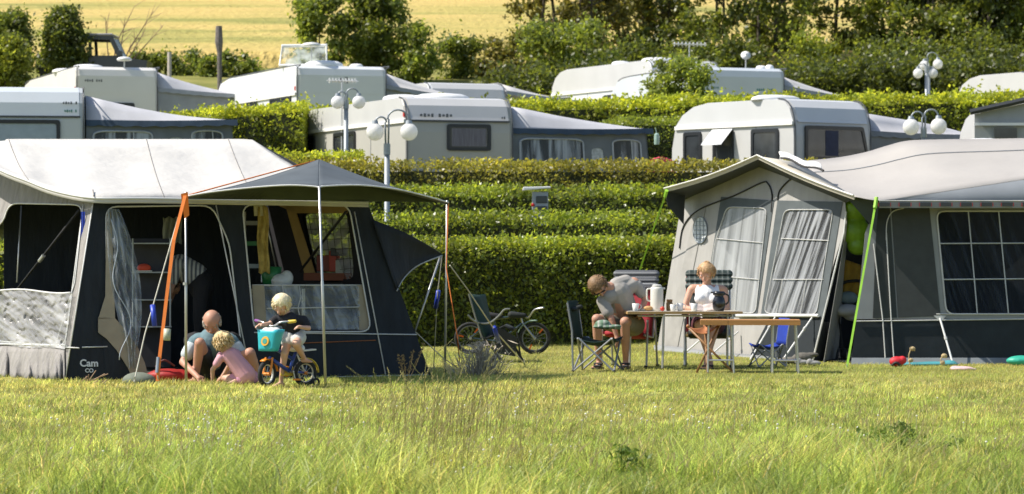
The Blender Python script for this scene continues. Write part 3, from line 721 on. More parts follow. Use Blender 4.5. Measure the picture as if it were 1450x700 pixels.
def build_caravans():
    W1 = mat('caravan_white', (.66,.68,.68), .4, .03, 1.5, spec=.5); Wb = mat('caravan_bluewhite', (.55,.59,.62), .35, .03, 1.5)
    Bg = mat('caravan_beige', (.42,.41,.37), .45, .04, 1.5); Gy = mat('caravan_grey', (.5,.5,.49), .42, .04, 1.5); Cr = mat('caravan_cream', (.64,.63,.6), .45, .03, 1.5)
    rf = mat('awning_roof_grey', (.46,.46,.48), .8, .06, 3, bump=.15); rf2 = mat('awning_roof_pale', (.52,.51,.5), .8, .06, 3, bump=.15)
    wl = mat('awning_wall_slate', (.14,.16,.175), .8, .15, 3); wg = mat('awning_wall_grey', (.26,.28,.3), .8, .12, 3); bn = mat('awning_band_blue', (.035,.06,.095), .8, .15, 4)
    G1 = 'caravans of the middle row'; G2 = 'caravans of the upper row'; GA = 'awnings of the far caravans'
    # middle row
    # C4 centre: rear corner px575, Y 62.6
    z = 1.98; c = G(575,62.6); c.z = z
    caravan(c, 21, 2.32, 7.5, 2.62, 'round', 'grey and beige caravan in the middle with a dark framed rear window', G1, Bg, Gy,
            z_split=2.14, sidewins=[(6.6,1.6,1.0,.85),(4.0,1.6,1.5,.85)], rearwin=(1.35,1.8,.95,.54), domes=[(.5,1.6,.45,.35,.12),(1.2,1.2,.6,.4,.14)], marks=[(.28,2.24,.72,.07,9,'grey'),(2.05,2.21,.1,.05,2,'dark')])
    awning(c, 21, 2.32, 3.1, .1, 4.6, 2.5, 'grey roofed awning of the middle caravan with a round vent in its slate end wall', GA, rf, wl, wins=[(.05,.52,.5,1.8,'foil'),(.58,.67,1.15,1.62,'vent'),(.74,.95,.4,1.8,'foil')], band=bn, zr=2.0, hem=2.03, flat=1.4)
    # C7 right
    c = G(1125,60.4); c.z = 1.86
    caravan(c, 37, 2.05, 3.75, 2.6, 'round', 'light grey caravan on the right with one side window propped open', G1, Gy, mat('caravan_lightgrey', (.55,.56,.56), .42, .03, 1.5),
            z_split=2.13, sidewins=[(3.05,1.66,.55,.72),(2.1,1.7,.62,.66,'open'),(.85,1.66,.8,.72)], rearwin=(1.12,1.73,1.72,.68,'pan'), domes=[(.5,1.1,.6,.32,.12)], line=False, redlight=False)
    awning(c, 37, 2.05, 3.1, .1, 3.4, 2.42, 'grey roofed awning on the right caravan behind the twin globe lamp', GA, rf, wl, wins=[(.1,.3,.9,1.55,'foil')], band=wl, zr=2.0, hem=1.98, flat=2.6)
    # C2 left
    c = G(-62,57.5); c.z = 1.86
    caravan(c, 9, 2.36, 6.6, 2.68, 'flat', 'pale blue grey caravan at the left edge with a blue blind in its window', G1, mat('caravan_palegrey', (.5,.53,.54), .42, .03, 1.5), Wb,
            z_split=2.13, rearwin=(1.0,1.66,1.82,.8,'blind'), marks=[(1.95,2.38,.28,.05,6,'dark'),(1.98,2.23,.24,.05,6,'green')], redlight=False, sidewins=[(2,1.4,1,.8)])
    awning(c, 9, 2.36, 2.85, .1, 4.6, 2.55, 'long grey awning at upper left with a dark blue band over its windows', GA, rf, wl, wins=[(.05,.45,.5,1.86,'foil'),(.56,.66,1.2,1.75,'vent'),(.72,.93,.4,1.88,'foil')], band=bn, zr=2.06, hem=2.08)
    # C9 far right awning
    c = G(1575,57.0); c.z = 1.8
    caravan(c, 20, 2.3, 6, 2.55, 'round', 'cream caravan cut off by the right edge beside a dark trimmed awning', G1, Cr, Gy, redlight=False, sidewins=[(2.2,1.4,1,.8)], rearwin=(1.1,1.4,1,.6))
    r = root('porch_awning', G(1430,57), 'grey pitched porch awning with a dark edge at the far right', 'awning', GA)
    A, B2, A2 = P(1372,156,56.0), P(1500,126,56), P(1380,156,58.5)
    M().grid([[P(1374,158,56),P(1500,130,56)],[P(1390,160,59),P(1520,130,59)]]).build('roof', rf, r, solid=.01)
    M().tube([P(1374,159,55.95),P(1500,131,55.95)], .06, 6).build('roof_edge', mat('edge_dark', (.03,.035,.04), .6), r)
    M().quad(P(1380,162,56.1),P(1500,136,56.1),P(1500,320,56.1),P(1380,320,56.1)).build('wall', mat('porch_pale', (.36,.37,.37), .7, .06), r, solid=.01)
    M().box(P(1430,176,56.02),(1.3,.05,.05)).build('rail', mat('rail_white', (.8,.79,.75)), r)
    M().slab([P(x,y,56.03) for x,y in [(1408,181),(1440,181),(1440,196),(1408,196)]], V(0,-.01,0)).build('window', mat('caravan_glass', (.035,.04,.045), .12), r)
    # upper row
    c = G(108,84.0); c.z = 3.95
    caravan(c, 19, 2.25, 8.6, 2.5, 'angled', 'cream white caravan at upper left below the jeep', G2, Cr, Cr, sidewins=[(2.4,1.4,1,.7)], rearwin=(1.1,1.28,1.0,.5), domes=[(.5,.9,.42,.4,.12),(-.3+.6,3.0,.4,.4,.12)], marks=[(.22,2.12,.5,.07,8,'grey')], line=False)
    awning(c, 19, 2.25, 2.6, .1, 4.5, 2.45, 'low grey awning next to the cream caravan at upper left', GA, rf, wg, zr=1.95, hem=1.8)
    c = G(420,80.0); c.z = 3.63
    r3 = caravan(c, 21, 2.45, 8.0, 2.62, 'angled', 'white caravan at upper centre left with an opened roof hatch', G2, W1, W1, sidewins=[(1.4,1.55,1.9,.62),(4.2,1.55,1.2,.62),(6.4,1.55,1.2,.62)], rearwin=(1.4,1.32,1.3,.55),
            domes=[(.9,.5,.52,.35,.17),(1.75,.4,.18,.18,.1)], line=False, marks=[(1.15,2.25,.26,.16,2,'dark')])
    hm = M(); hz = 2.62
    pts = [V(-.1+.0,1.2,hz+.05),V(1.0,.6,hz+.05),V(1.08,.85,hz+.58),V(.05,1.45,hz+.58)]
    hm.tube(pts, .045, 6, closed=True); hm.build('roof_hatch', mat('dome_white', (.78,.78,.76)), r3, local=True)
    M().poly(pts).build('hatch_pane', plastic('hatch_foil', (.6,.65,.6), .4, 3, 3), r3, local=True)
    awning(c, 21, 2.45, 2.9, .1, 4.5, 2.55, 'pale grey awning roof right of the white caravan with the hatch', GA, rf2, wg, zr=2.15, hem=1.75)
    c = G(640,84.0); c.z = 3.75
    caravan(G(610,86,-.35), 24, 2.3, 5.5, 2.2, 'round', 'small pale caravan half hidden behind the grey awning roof', G2, W1, Gy, line=False, redlight=False, sidewins=[(2,1.3,.9,.5)], rearwin=(1.1,1.3,.9,.5))
    awning(G(610,86,-.35), 24, 2.3, 2.9, .1, 4.5, 2.25, 'pale flat awning roof above the middle awning and hedge', GA, rf2, wg, zr=2.0, hem=1.7)
    c = G(925,88.5); c.z = 4.32
    caravan(c, 25, 2.2, 6.8, 2.6, 'round', 'grey white caravan of the top row behind the small bushy tree', G2, W1, Gy, sidewins=[(5.8,1.45,.9,.6),(2.6,1.4,1,.6)], rearwin=(1.1,1.4,1,.6), domes=[(.6,3.2,.3,.25,.14),(.8,1.2,.55,.3,.14)], line=False)
    awning(c, 25, 2.2, 1.9, .1, 4.5, 2.5, 'blue grey awning end beside the topmost caravan', GA, rf, wg, zr=2.15, hem=1.9)
    c = G(992,82.5); c.z = 3.75
    caravan(c, 22, 2.5, 6.2, 2.6, 'angled', 'pale blue caravan in front of the topmost one with green lettering', G2, Wb, Wb, domes=[(2.1,.6,.16,.14,.12),(2.3,.5,.12,.12,.14)], marks=[(1.65,2.02,.5,.07,8,'green'),(.3,2.05,.24,.05,4,'green')], line=False, sidewins=[(2,1.3,.9,.5)], rearwin=(1.2,1.3,.9,.5))
    awning(c, 22, 2.5, 2.9, .1, 4.6, 2.5, 'long sloping grey awning roof above the right caravan', GA, rf2, wg, zr=2.15, hem=1.75)
    c = G(1462,80.0); c.z = 3.55
    caravan(c, 28, 2.2, 3.4, 2.55, 'round', 'round roofed grey caravan at the upper right edge', G2, Gy, Gy, line=False, redlight=False, sidewins=[(1.8,1.3,.9,.5)], rearwin=(1.1,1.3,.9,.5))
    # aerials, posts
    aerial(P(441,96,80.6)+V(0,0,-.05), .62, 'flat disc aerial on a short mast beside the roof hatch', 'disc', .6)
    aerial(P(976,118,79.5)+V(0,0,-3.4), 4.38, 'tall tv aerial mast behind the small bushy tree', 'bar', .9)
    aerial(P(484,150,66.5)+V(0,0,-2.6), 3.12, 'comb shaped tv aerial on a mast above the middle caravan roof', 'bar', .62)
    aerial(P(1056,100,92), .42, 'small white satellite dish above the far awning', 'dish', .5)
    aerial(P(176,97,84.6)+V(0,0,-.05), .28, 'small aerial on the cream caravan roof right of the jeep', 'disc', .5)
    o = M().tube([G(311,100,-.3), P(311,75,100), P(310,60,100), P(310,37,100)], [.075,.08,.13,.1], 8).build('wooden_post', mat('post_wood', (.16,.14,.13), .9, .3, 10), None); setorigin(o, G(311,100)); tag(o, 'tall dark wooden post against the wheat field', 'post')
    o = M().tube([G(240,103,-.2), P(240,74,103)], .07, 8).build('fence_post', mat('post_pale', (.5,.45,.4), .8), None); setorigin(o, G(240,103)); tag(o, 'short pale fence post in front of the wheat', 'post')
    # parasol (red, folded flat things by the right caravan)
    m = M(); b = P(936,232,60.2); m.grid([[b+V(-.28+.08*i, .05*j, .12-.012*abs(i-3.5)**1.7+.02*math.sin(i*2+j)) for i in range(8)] for j in range(6)])
    m.grid([[b+V(-.28+.08*i, -.01, .12-.012*abs(i-3.5)**1.7) for i in range(8)], [b+V(-.28+.08*i, -.02, -.3) for i in range(8)]])
    o = m.build('red_cover', mat('red_cloth', (.5,.05,.07), .8), None, solid=.01); setorigin(o, b+V(0,0,-.3)); tag(o, 'pinkish red cloth showing over the hedge by the right caravan', 'cloth')
    # bird feeder / lantern hanging at the awning tip
    b = P(930,195,62); m = M(); m.lathe(b+V(0,0,-.14), [(.05,0),(.055,.1),(.05,.2),(.02,.23)], 12); m.tube([b+V(0,0,.08), b+V(-.03,0,.2)], .008, 4)
    o = m.build('hanging_lantern', mat('lantern', (.3,.42,.36), .3), None); setorigin(o, b); tag(o, 'small green lantern hanging at the tip of the middle awning', 'lantern')

def globe_lamp(px, Y, base, forkpx, globes, rad, label, lower=None):
    """pole in the line px, fork height at y=forkpx, globes = [(px,py)], rad in px"""
    b = G(px, Y); r = root('street_lamp', b, label, 'street lamp', 'twin globe street lamps')
    pm = mat('lamp_pole', (.3,.33,.35), .45, .08, 5, metal=.3); gm = mat('globe_opal', (.93,.92,.9), .25, .01, 2, spec=.4, trans=.45)
    gm.node_tree.nodes['Principled BSDF'].inputs['Subsurface Weight'].default_value = .0
    top = P(px, forkpx, Y); k = Y/F
    m = M(); m.tube([b-V(0,0,.1), b+V(0,0,1.1), b+V(0,0,1.12), top], [.06,.06,.045,.045], 12); m.build('pole', pm, r, smooth=True)
    M().tube([top-V(0,0,.06), top+V(0,0,.12)], .055, 12).build('collar', pm, r)
    for gx, gy in globes:
        c = P(gx, gy, Y); s = 1 if gx > px else -1; R = rad*k; w = abs(c.x-top.x); t0 = top+V(s*.02,0,0); ztop = c.z+R+.3*w+.1
        pts = [t0, V(t0.x+s*.01, Y, ztop-.15)]
        for i in range(9):
            a = math.pi*(1-i/8); pts.append(V(top.x+s*(w/2+.0)+math.cos(a)*s*(w/2-.01), Y, ztop-.14+math.sin(a)*w*.42))
        pts.append(V(c.x, Y, c.z+R+.03)); M().tube(pts, .016, 8).build('arm', pm, r, smooth=True)
        M().tube([V(c.x,Y,c.z+R*.93), V(c.x,Y,c.z+R+.045)], [R*.42,R*.3], 14).build('lamp_cap', pm, r)
        M().ball(c, R, 24, 16).build('globe', gm, r, smooth=True)
    return r
def build_lamps():
    globe_lamp(548, 50.5, 0, 214, [(531,187),(579,187)], 12.5, 'twin globe lamp rising behind the grey canopy in front of the middle caravan')
    globe_lamp(490, 61.0, 0, 150, [(478,145),(508,145)], 9.5, 'smaller twin globe lamp standing in front of the middle caravan side')
    globe_lamp(1308, 56.0, 0, 190, [(1290,180),(1329,179)], 11.7, 'twin globe lamp behind the right tent roof')
    globe_lamp(1312, 84.0, 0, 100, [(1300,104),(1328,91)], 7, 'far lamp on the right, its globes lower left and upper right')
    globe_lamp(1315, 86.0, 0, 100, [(1309,93),(1321,104)], 7, 'far lamp close behind another, its globes nearest the middle of the cluster')
    # electricity pillar
    b = G(763,52); r = root('electricity_pillar', b, 'grey electricity pillar with sloping white lid, two dark panels and blue sockets', 'power pillar')
    x = b.x; k = 52/F; zt = P(763,272,52).z
    gy = mat('pillar_grey', (.36,.39,.4), .5, .06)
    M().box((x+.02,52,(b.z-.1+zt)/2),(.27,.26,zt-b.z+.1)).build('housing', gy, r, bevel=.01)
    m = M(); m.add([V(x-.28,51.8,zt+.02),V(x+.2,51.8,zt+.06),V(x+.2,52.2,zt+.06),V(x-.28,52.2,zt+.02),V(x-.26,51.8,zt+.08),V(x+.2,51.8,zt+.09),V(x+.2,52.2,zt+.09),V(x-.26,52.2,zt+.08)],[(0,3,2,1),(4,5,6,7),(0,1,5,4),(1,2,6,5),(2,3,7,6),(3,0,4,7)]); m.build('lid', mat('dome_white', (.78,.78,.76)), r, bevel=.01)
    for q in (-.13,-.30): M().box((x+.045,51.865,zt+q),(.19,.02,.12)).build('panel', mat('panel_dark', (.06,.07,.07), .3), r, bevel=.01)
    for q in (-.03,.045,.12): M().box((x+q,51.86,zt-.42),(.05,.03,.05)).build('socket', mat('socket_blue', (.03,.06,.3), .4), r, bevel=.006)
    M().ball((x-.1,51.86,zt-.22),(.03,.02,.03),8,6).build('switch', mat('red_lens', (.55,.03,.03)), r)
def build_jeep():
    Y = 99; b = G(146,Y,.0); r = root('jeep', b, 'dark boxy jeep parked by the bushes below the wheat field', 'jeep'); r['label'] = 'dark boxy off-road car parked by the bushes below the wheat field'; r['category'] = 'car'; r.name = 'parked_car'
    ORG['parked_car'] = ORG[ 'jeep']
    k = Y/F; dk = mat('car_dark', (.025,.03,.032), .3, .1, coat=.4); L = 3.3; W = 1.6; x0 = b.x-1.9; zb = b.z
    def pr(pts, y0, y1, m): 
        return m.slab([V(x0+a, y0, zb+c) for a,c in pts], V(0,y1-y0,0))
    m = M(); pr([(0,.45),(3.35,.45),(3.4,1.0),(2.72,1.08),(2.62,1.1),(.05,1.1),(0,1.0)], Y-.8, Y+.8, m); m.build('body', dk, r, bevel=.04)
    m = M()
    cab = [(.08,1.1),(2.62,1.1),(2.3,1.78),(.18,1.8)]
    for y in (Y-.74, Y+.7):
        hl = [[(.2,1.16),(.78,1.16),(.76,1.68),(.26,1.68)],[(.88,1.16),(1.55,1.16),(1.52,1.68),(.86,1.68)],[(1.65,1.16),(2.42,1.16),(2.2,1.66),(1.62,1.68)]]
        M().slab([V(x0+a,y,zb+c) for a,c in cab], V(0,.04,0), [[V(x0+a,y,zb+c) for a,c in h] for h in hl]).build('cab_side', dk, r)
    M().box((x0+1.2,Y,zb+1.83),(2.2,1.5,.07)).build('roof', mat('car_roof', (.32,.31,.33), .4), r, bevel=.03)
    M().quad(V(x0+2.6,Y-.7,zb+1.12),V(x0+2.6,Y+.7,zb+1.12),V(x0+2.3,Y+.7,zb+1.76),V(x0+2.3,Y-.7,zb+1.76)).build('windscreen', plastic('car_glass', (.3,.35,.3), .5, 2, 2), r)
    for a in (.6,2.7):
        for y in (Y-.72,Y+.72):
            w = M().torus((x0+a,y,zb+.38),.27,.11,(0,1,0),22,8).build('wheel', mat('tyre', (.02,.02,.02), .85), r, smooth=True)
            M().tube([V(x0+a,y-.09,zb+.38),V(x0+a,y+.09,zb+.38)],.17,14).build('rim', mat('hub', (.5,.5,.5)), w)
    M().torus((x0-.12,Y,zb+.95),.25,.1,(1,0,0),20,8).build('spare_wheel', mat('tyre', (.02,.02,.02)), r, smooth=True)
    M().box((x0+2.55,Y-.9,zb+1.2),(.16,.1,.2)).build('mirror', dk, r, bevel=.02)
# ================================================================ LEFT TENT
def tubeparts(name, pts, r, material, parent, seg=6, closed=False):
    return M().tube(pts, r, seg, closed).build(name, material, parent, smooth=True)
def hang(m, top, bot, wav=.03, n=12, rows=10, amp=None):
    """gathered hanging cloth between a top and a bottom line, folded in depth"""
    g = []
    for i in range(rows):
        t = i/(rows-1); a0 = top[0].lerp(bot[0], t); a1 = top[1].lerp(bot[1], t); g.append([a0.lerp(a1, k/n)+V(0, wav*math.sin(k*2.6+i*.25), .0) for k in range(n+1)])
    m.grid(g); return m
def build_left_tent():
    navy = mat('canvas_navy', (.011,.0155,.021), .8, .3, 4, bump=.6, bdist=.04, stretch=(2.5,2.5,.6), bscale=2.5)
    grey = mat('canvas_warmgrey', (.27,.255,.24), .85, .14, 4, bump=.8, bdist=.05, stretch=(3,3,.5))
    roofm = mat('canvas_white', (.54,.525,.49), .8, .05, 1.2, bump=.7, bdist=.06, bscale=2.2)
    pipe = mat('piping_white', (.62,.62,.6), .6, .05); beige = mat('canvas_beige', (.33,.28,.2), .85, .1, 5, bump=.2)
    mus = mat('lining_mustard', (.4,.27,.1), .85, .1, 5); foil = plastic('foil_creased', (.5,.55,.6), .42, 9, 1.6, .4, .72, .35, (1,0,.4), (-.4,0,1), .5, .22)
    wire = mat('pole_alu', (.55,.55,.53), .35, .05, metal=.6); blk = mat('black_matt', (.012,.012,.014), .7)
    base = V(-3.4,36.6,0); r = root('trailer_tent', base, 'large navy and grey tent with a white roof and open door on the left', 'tent')
    FLb = P(92,540,35.79); FRb = P(610,532,37.36); FLt = P(133,280,36.25)
    fp = PL(FLb, FRb, FLt); FRt = fp.hit(520,286)
    sp = PL(FLb, FLt, P(0,533,37.25))
    # front wall with a door and a window
    door = rounded([(150,293),(300,291),(325,345),(347,538),(206,538),(152,462)], 16)
    win = rounded([(343,290),(494,290),(526,470),(360,470)], 16)
    out = [(133,280),(327,285),(520,286),(610,532),(352,538),(345,538.5),(92,540)]
    out = [(133,280),(520,286),(610,532),(92,540)]
    M().poly(fp.pts(out), [fp.pts(door), fp.pts(win)]).build('front_wall', navy, r, solid=.008)
    # piping on the front
    for L, cl in ((door,0),(win,0)): tubeparts('piping', fp.pts(L+[L[0]] if False else L, .012), .010, pipe, r, 5, True)
    for L in ([(540,345),(575,470),(606,531)][:0] or [(502,300),(546,531)], [(116,492),(152,491)], [(360,471),(590,474)], [(133,280),(92,540)], [(306,291),(356,537)], [(356,537),(606,531)]):
        tubeparts('piping', fp.pts(L, .012), .008, pipe, r, 5)
    tubeparts('stitched_line', fp.pts([(366,487),(430,486),(532,482)], .012), .006, mat('orange_thread', (.35,.12,.04), .8), r, 4)
    # corner pillar in warm grey, side wall with big window
    cp = [(133,281),(118,400),(70,538),(92,540),(112,492),(138,285)]
    side = [(133,281),(110,275),(66,262),(0,238),(-60,212),(-60,527),(0,534),(92,540)]
    hole = rounded([(14,288),(112,290),(117,300),(92,490),(-50,480),(-50,330),(2,320)], 12)
    M().poly(sp.pts(side), [sp.pts(hole)]).build('side_wall', grey, r, solid=.008)
    tubeparts('piping', sp.pts(hole, .012), .010, pipe, r, 5, True)
    for L in ([(75,491),(112,493)], [(-40,531),(92,540)], [(-50,486),(95,490)], [(118,290),(106,400),(64,536)]): tubeparts('piping', sp.pts(L, .014), .008, pipe, r, 5)
    tubeparts('stitched_line', sp.pts([(-50,502),(72,500)], .012), .006, mat('orange_thread', (.35,.12,.04)), r, 4)
    # half lowered foil pane in the side window
    g = []
    for i in range(7):
        t = i/6; row = []
        for k in range(17):
            u = k/16; px = -50+u*(103-t*11+50); py = 411+5*math.sin(u*9)*0.4+4*u+t*(78+2*math.sin(u*13))
            row.append(sp.hit(px, py, .02+.018*math.sin(u*31+i*.8)))
        g.append(row)
    g = crumple(lambda u,v,o: sp.hit(-50+u*(153-v*11), 411+4*u+1.5*math.sin(u*9)+v*(78+2*math.sin(u*13)), .035+o), 0,1,0,1, 90, 40, .012, 16, 9, 2.)
    M().grid(g).build('foil_pane', plastic('foil_bright', (.6,.59,.57), .42, 9, 1.8, .36, .7, .35, (.5,0,1), (-1,0,.5), .55, .25), r, smooth=True)
    hem = [sp.hit(-50+150*k/16, 410+5*math.sin(k*.56)*.4+4*k/16, .03) for k in range(17)]
    tubeparts('foil_hem', hem, .012, pipe, r, 5)
    tubeparts('foil_hem', sp.pts([(-50,482),(0,487),(60,489),(92,489)], .03), .012, pipe, r, 5)
    # loose folded grey skirt below
    g = []
    for i in range(6):
        t = i/5; g.append([sp.hit(-55+k*1.9, 490+t*46+1.2*k/78*t, .02+.075*t*(.6+.5*math.sin(k*.62+t*2)+.45*math.sin(k*.29+1)*math.sin(k*1.1)+.2*math.sin(k*1.9))*(.5+.5*math.sin(k*.17+2)**2)) for k in range(78)])
    M().grid(g).build('skirt', grey, r, smooth=True, solid=.006)
    # roof
    hemline = smoothline([P(-60,206,38.6),P(0,239,37.35),P(40,255,36.95),P(78,269,36.6),P(133,279,36.12),P(200,279.5,36.3),P(265,280.5,36.55),P(330,282,36.75),P(400,283,36.95),P(522,285.5,37.25)], 4)
    ridge = smoothline([P(-60,201,40.0),P(2,200,38.7),P(12,197.5,38.62),P(60,197.3,38.75),P(120,197.5,38.9),P(180,197.5,39.1),P(235,197.5,39.3),P(300,197.5,39.5),P(340,197.3,39.65),P(358,198.5,39.72)], 4)
    rows = []
    for i in range(9):
        t = i/8; rows.append([a.lerp(b, t)+V(0,0,-.07*math.sin(math.pi*t)+.02*math.sin(k*.9)*math.sin(math.pi*t)) for k,(a,b) in enumerate(zip(hemline, ridge))])
    M().grid(rows).build('roof', roofm, r, smooth=True, solid=.006)
    tubeparts('roof_hem', [p+V(0,-.02,-.015) for p in hemline], .016, pipe, r, 6)
    M().grid([[p+V(0,-.01,0) for p in hemline],[p+V(0,-.03,-.07) for p in hemline]]).build('valance', mat('canvas_offwhite', (.55,.53,.49), .8, .05), r, smooth=True, solid=.005)
    tubeparts('seam', [P(133,279,36.10)+V(0,-.02,.01)]+[a.lerp(b,t)+V(0,-.01,.012) for a,b,t in ((hemline[16],ridge[16],.02),(hemline[16],ridge[16],.1))], .008, grey, r, 4)
    for kk in (8, 22, 30): tubeparts('roof_seam', [rows[i][kk]+V(0,-.008,.006) for i in range(9)], .005, grey, r, 4)
    # back, right side wall with a foil window, floor
    RL, RR = P(5,199,38.75), P(358,199,39.75)
    bkL, bkR = V(RL.x,RL.y+.03,0), V(RR.x+.35,RR.y+.25,0)
    M().poly([bkL,bkR,RR+V(0,.02,-.02),RL+V(0,.02,-.02)]).build('back_wall', navy, r, solid=.008)
    rp = PL(FRt, FRb, bkR)
    rw = [FRt, FRb, bkR, RR]
    hole3 = rounded([(432,303),(497,302),(506,372),(506,395),(452,398)], 8)
    h3 = rp.pts(hole3); M().poly(rw, [h3]).build('right_wall', navy, r, solid=.006)
    n = V(-.05,-.012,0)
    M().poly([p+n for p in [FRt.lerp(FRb,.02),FRb.lerp(bkR,.05),bkR.lerp(FRb,.08),RR.lerp(FRt,.08)]], [[p+n for p in h3]]).build('lining', mat('lining_black', (.014,.014,.018), .9), r)
    M().poly([p+n*1.3 for p in rp.pts([(412,291),(424,291),(455,390),(440,391)])]).build('lining_post', mus, r, solid=.01)
    M().poly([p+n*1.3 for p in rp.pts([(399,290),(498,290),(500,302),(426,302)])]).build('lining_post', mus, r, solid=.01)
    M().poly([p+n*.2 for p in h3]).build('mesh_window', plastic('foil_mesh', (.36,.37,.38), .62, 6, 6, .3, .6), r)
    g = M()
    for k in range(6):
        a, b = rp.hit(440+k*11,304), rp.hit(456+k*9,396); g.tube([a+n*.6,b+n*.6], .003, 4)
        a, b = rp.hit(435+k*4,310+k*15), rp.hit(503,310+k*14); g.tube([a+n*.6,b+n*.6], .003, 4)
    g.build('window_netting', blk, r)
    M().poly([V(p.x,p.y,.02) for p in [FLb+V(.05,.1,0),FRb+V(-.05,.1,0),bkR,bkL,V(-6.4,37.4,0)]]).build('groundsheet', mat('groundsheet', (.03,.035,.03), .8, .2), r)
    # lower half foil panel of the front window with beige tabs
    g = []
    for i in range(6):
        t = i/5; g.append([fp.hit(374+t*4+(k/12)*(134+t*-1), 405+t*62, -.012+.012*math.sin(k*2.1+i)) for k in range(13)])
    g = crumple(lambda u,v,o: fp.hit(374+v*4+u*(134-v), 405+v*62, o-.02), 0,1,0,1, 50, 24, .022, 8, 5, 5.)
    M().grid(g).build('foil_panel', foil, r, smooth=True)
    M().poly(fp.pts([(357,404),(374,404),(378,468),(361,468)], -.012)).build('window_tab', beige, r, solid=.006)
    M().poly(fp.pts([(506,404),(513,404),(526,468),(509,468)], -.012)).build('window_tab', beige, r, solid=.006)
    tubeparts('foil_hem', fp.pts([(357,404),(513,404)], -.02), .009, pipe, r, 5)
    tubeparts('foil_hem', fp.pts([(378,437),(508,435)], -.0), .007, pipe, r, 5)
    for px in (400,424): tubeparts('tie_cord', fp.pts([(px,404),(px+2,420),(px-2,436),(px+4,467)], .02), .005, pipe, r, 4)
    # gathered foil curtain and folded beige door flap
    m = M(); g = []
    for i in range(15):
        t = i/14; cx = 161+9*math.sin(t*2.2)+t*20; w = 9+22*math.sin(min(1,t*1.15)*math.pi)**.8*.9+2; cy = 296+t*224
        g.append([fp.hit(cx+(k/14-.5)*w*1.35, cy+3*math.sin(k), .03+.05*math.sin(k*2.2+t*5)) for k in range(15)])
    g = crumple(lambda u,v,o: fp.hit(161+9*math.sin(v*2.2)+v*20+(u-.5)*1.35*(11+20*max(0,math.sin(min(1,v*1.15)*math.pi))**.8), 296+v*226, .04+o+.03*math.sin(u*22+v*4)), 0,1,0,1, 44, 40, .035, 3.5, 9, 8.)
    m.grid(g).build('foil_curtain', foil, r, smooth=True)
    tubeparts('curtain_trim', [fp.hit(157+13*math.sin(t*11)*(.3+t*.7)+t*25, 310+t*200, .09) for t in [k/22 for k in range(23)]], .006, mat('foil_edge', (.45,.5,.55), .4), r, 5)
    M().poly(fp.pts([(151,304),(157,300),(160,360),(163,452),(139,452),(149,420)], .032)).build('door_flap', beige, r, solid=.006)
    M().poly(fp.pts([(139,450),(162,450),(180,470),(194,490),(205,514),(211,538),(188,538),(181,521),(165,496),(151,480),(139,471)], .03)).build('door_flap', beige, r, solid=.01)
    M().poly(fp.pts([(145,474),(165,492),(184,522),(186,538),(150,538)], .01)).build('folded_flap', navy, r, solid=.008)
    # black roof strut behind the windows and support rods
    tubeparts('roof_strut', [P(425,384,38.3), P(490,300,37.3)], .016, blk, r, 8)
    tubeparts('roof_strut', [sp.hit(24,410,-.25), sp.hit(113,297,-.05)], [.012,.018], blk, r, 8)
    M().tube([sp.hit(56,370,-.17), sp.hit(62,362,-.15)], .024, 8).build('strut_clamp', wire, r)
    tubeparts('roof_strut', [P(448,332,38.0), P(392,290,37.5)][:0] or [P(372,290,38.4), P(392,385,38.4)], .010, wire, r, 6)
    tubeparts('side_pole', [sp.hit(30,292,-.3), sp.hit(24,400,-.3)], .01, wire, r, 6)
    # lettering
    def text(s, a, b, size, mtl):
        cu = bpy.data.curves.new('lettering', 'FONT'); cu.body = s; cu.size = size; cu.extrude = .003; cu.offset = size*.025
        o = bpy.data.objects.new('lettering', cu); COL.objects.link(o); o.parent = r; cu.materials.append(mtl)
        me = bpy.data.meshes.new_from_object(o); bpy.data.objects.remove(o); o = bpy.data.objects.new('lettering', me); COL.objects.link(o); o.parent = r
        x = (Vector(b)-Vector(a)).normalized(); n = fp.n; n = n if n.y < 0 else -n; z = n; y = z.cross(x).normalized(); x = y.cross(z)
        o.matrix_local = Matrix.Translation(Vector(a)-ORG[r.name]) @ Matrix((x,y,z)).transposed().to_4x4()
    wt = mat('print_white', (.7,.72,.74), .6, .02)
    text('Cam', fp.hit(113,519,.012), fp.hit(140,519,.012), .115, wt); text('CO', fp.hit(120.5,527.5,.012), fp.hit(140,527.5,.012), .065, wt)
    # wind sail: the navy window cover held out on the right
    a = FRt+V(.03,.0,0); q = [P(527,311,37.35), P(570,328,37.6), P(602,345,37.9), P(626,360,38.2)]
    lo = [P(556,404,37.4), P(566,410,37.7), P(588,380,37.95), P(626,361,38.2)]
    q = smoothline(q,5); lo = smoothline([P(562,412,37.35),P(572,394,37.6),P(592,376,37.9),P(626,362,38.2)],5)
    M().grid([[u.lerp(w,t)+V(0,.08*math.sin(math.pi*t)*math.sin(math.pi*k/15),0) for k,(u,w) in enumerate(zip(q,lo))] for t in [i/7 for i in range(8)]]).build('window_cover', navy, r, smooth=True, solid=.008)
    tubeparts('cover_edge', lo, .010, mat('piping_grey', (.4,.42,.42), .6), r, 5)
    tubeparts('cover_pole', [P(624,362,38.2), P(588,468,37.7)], .013, wire, r, 6)
    return r, fp, sp
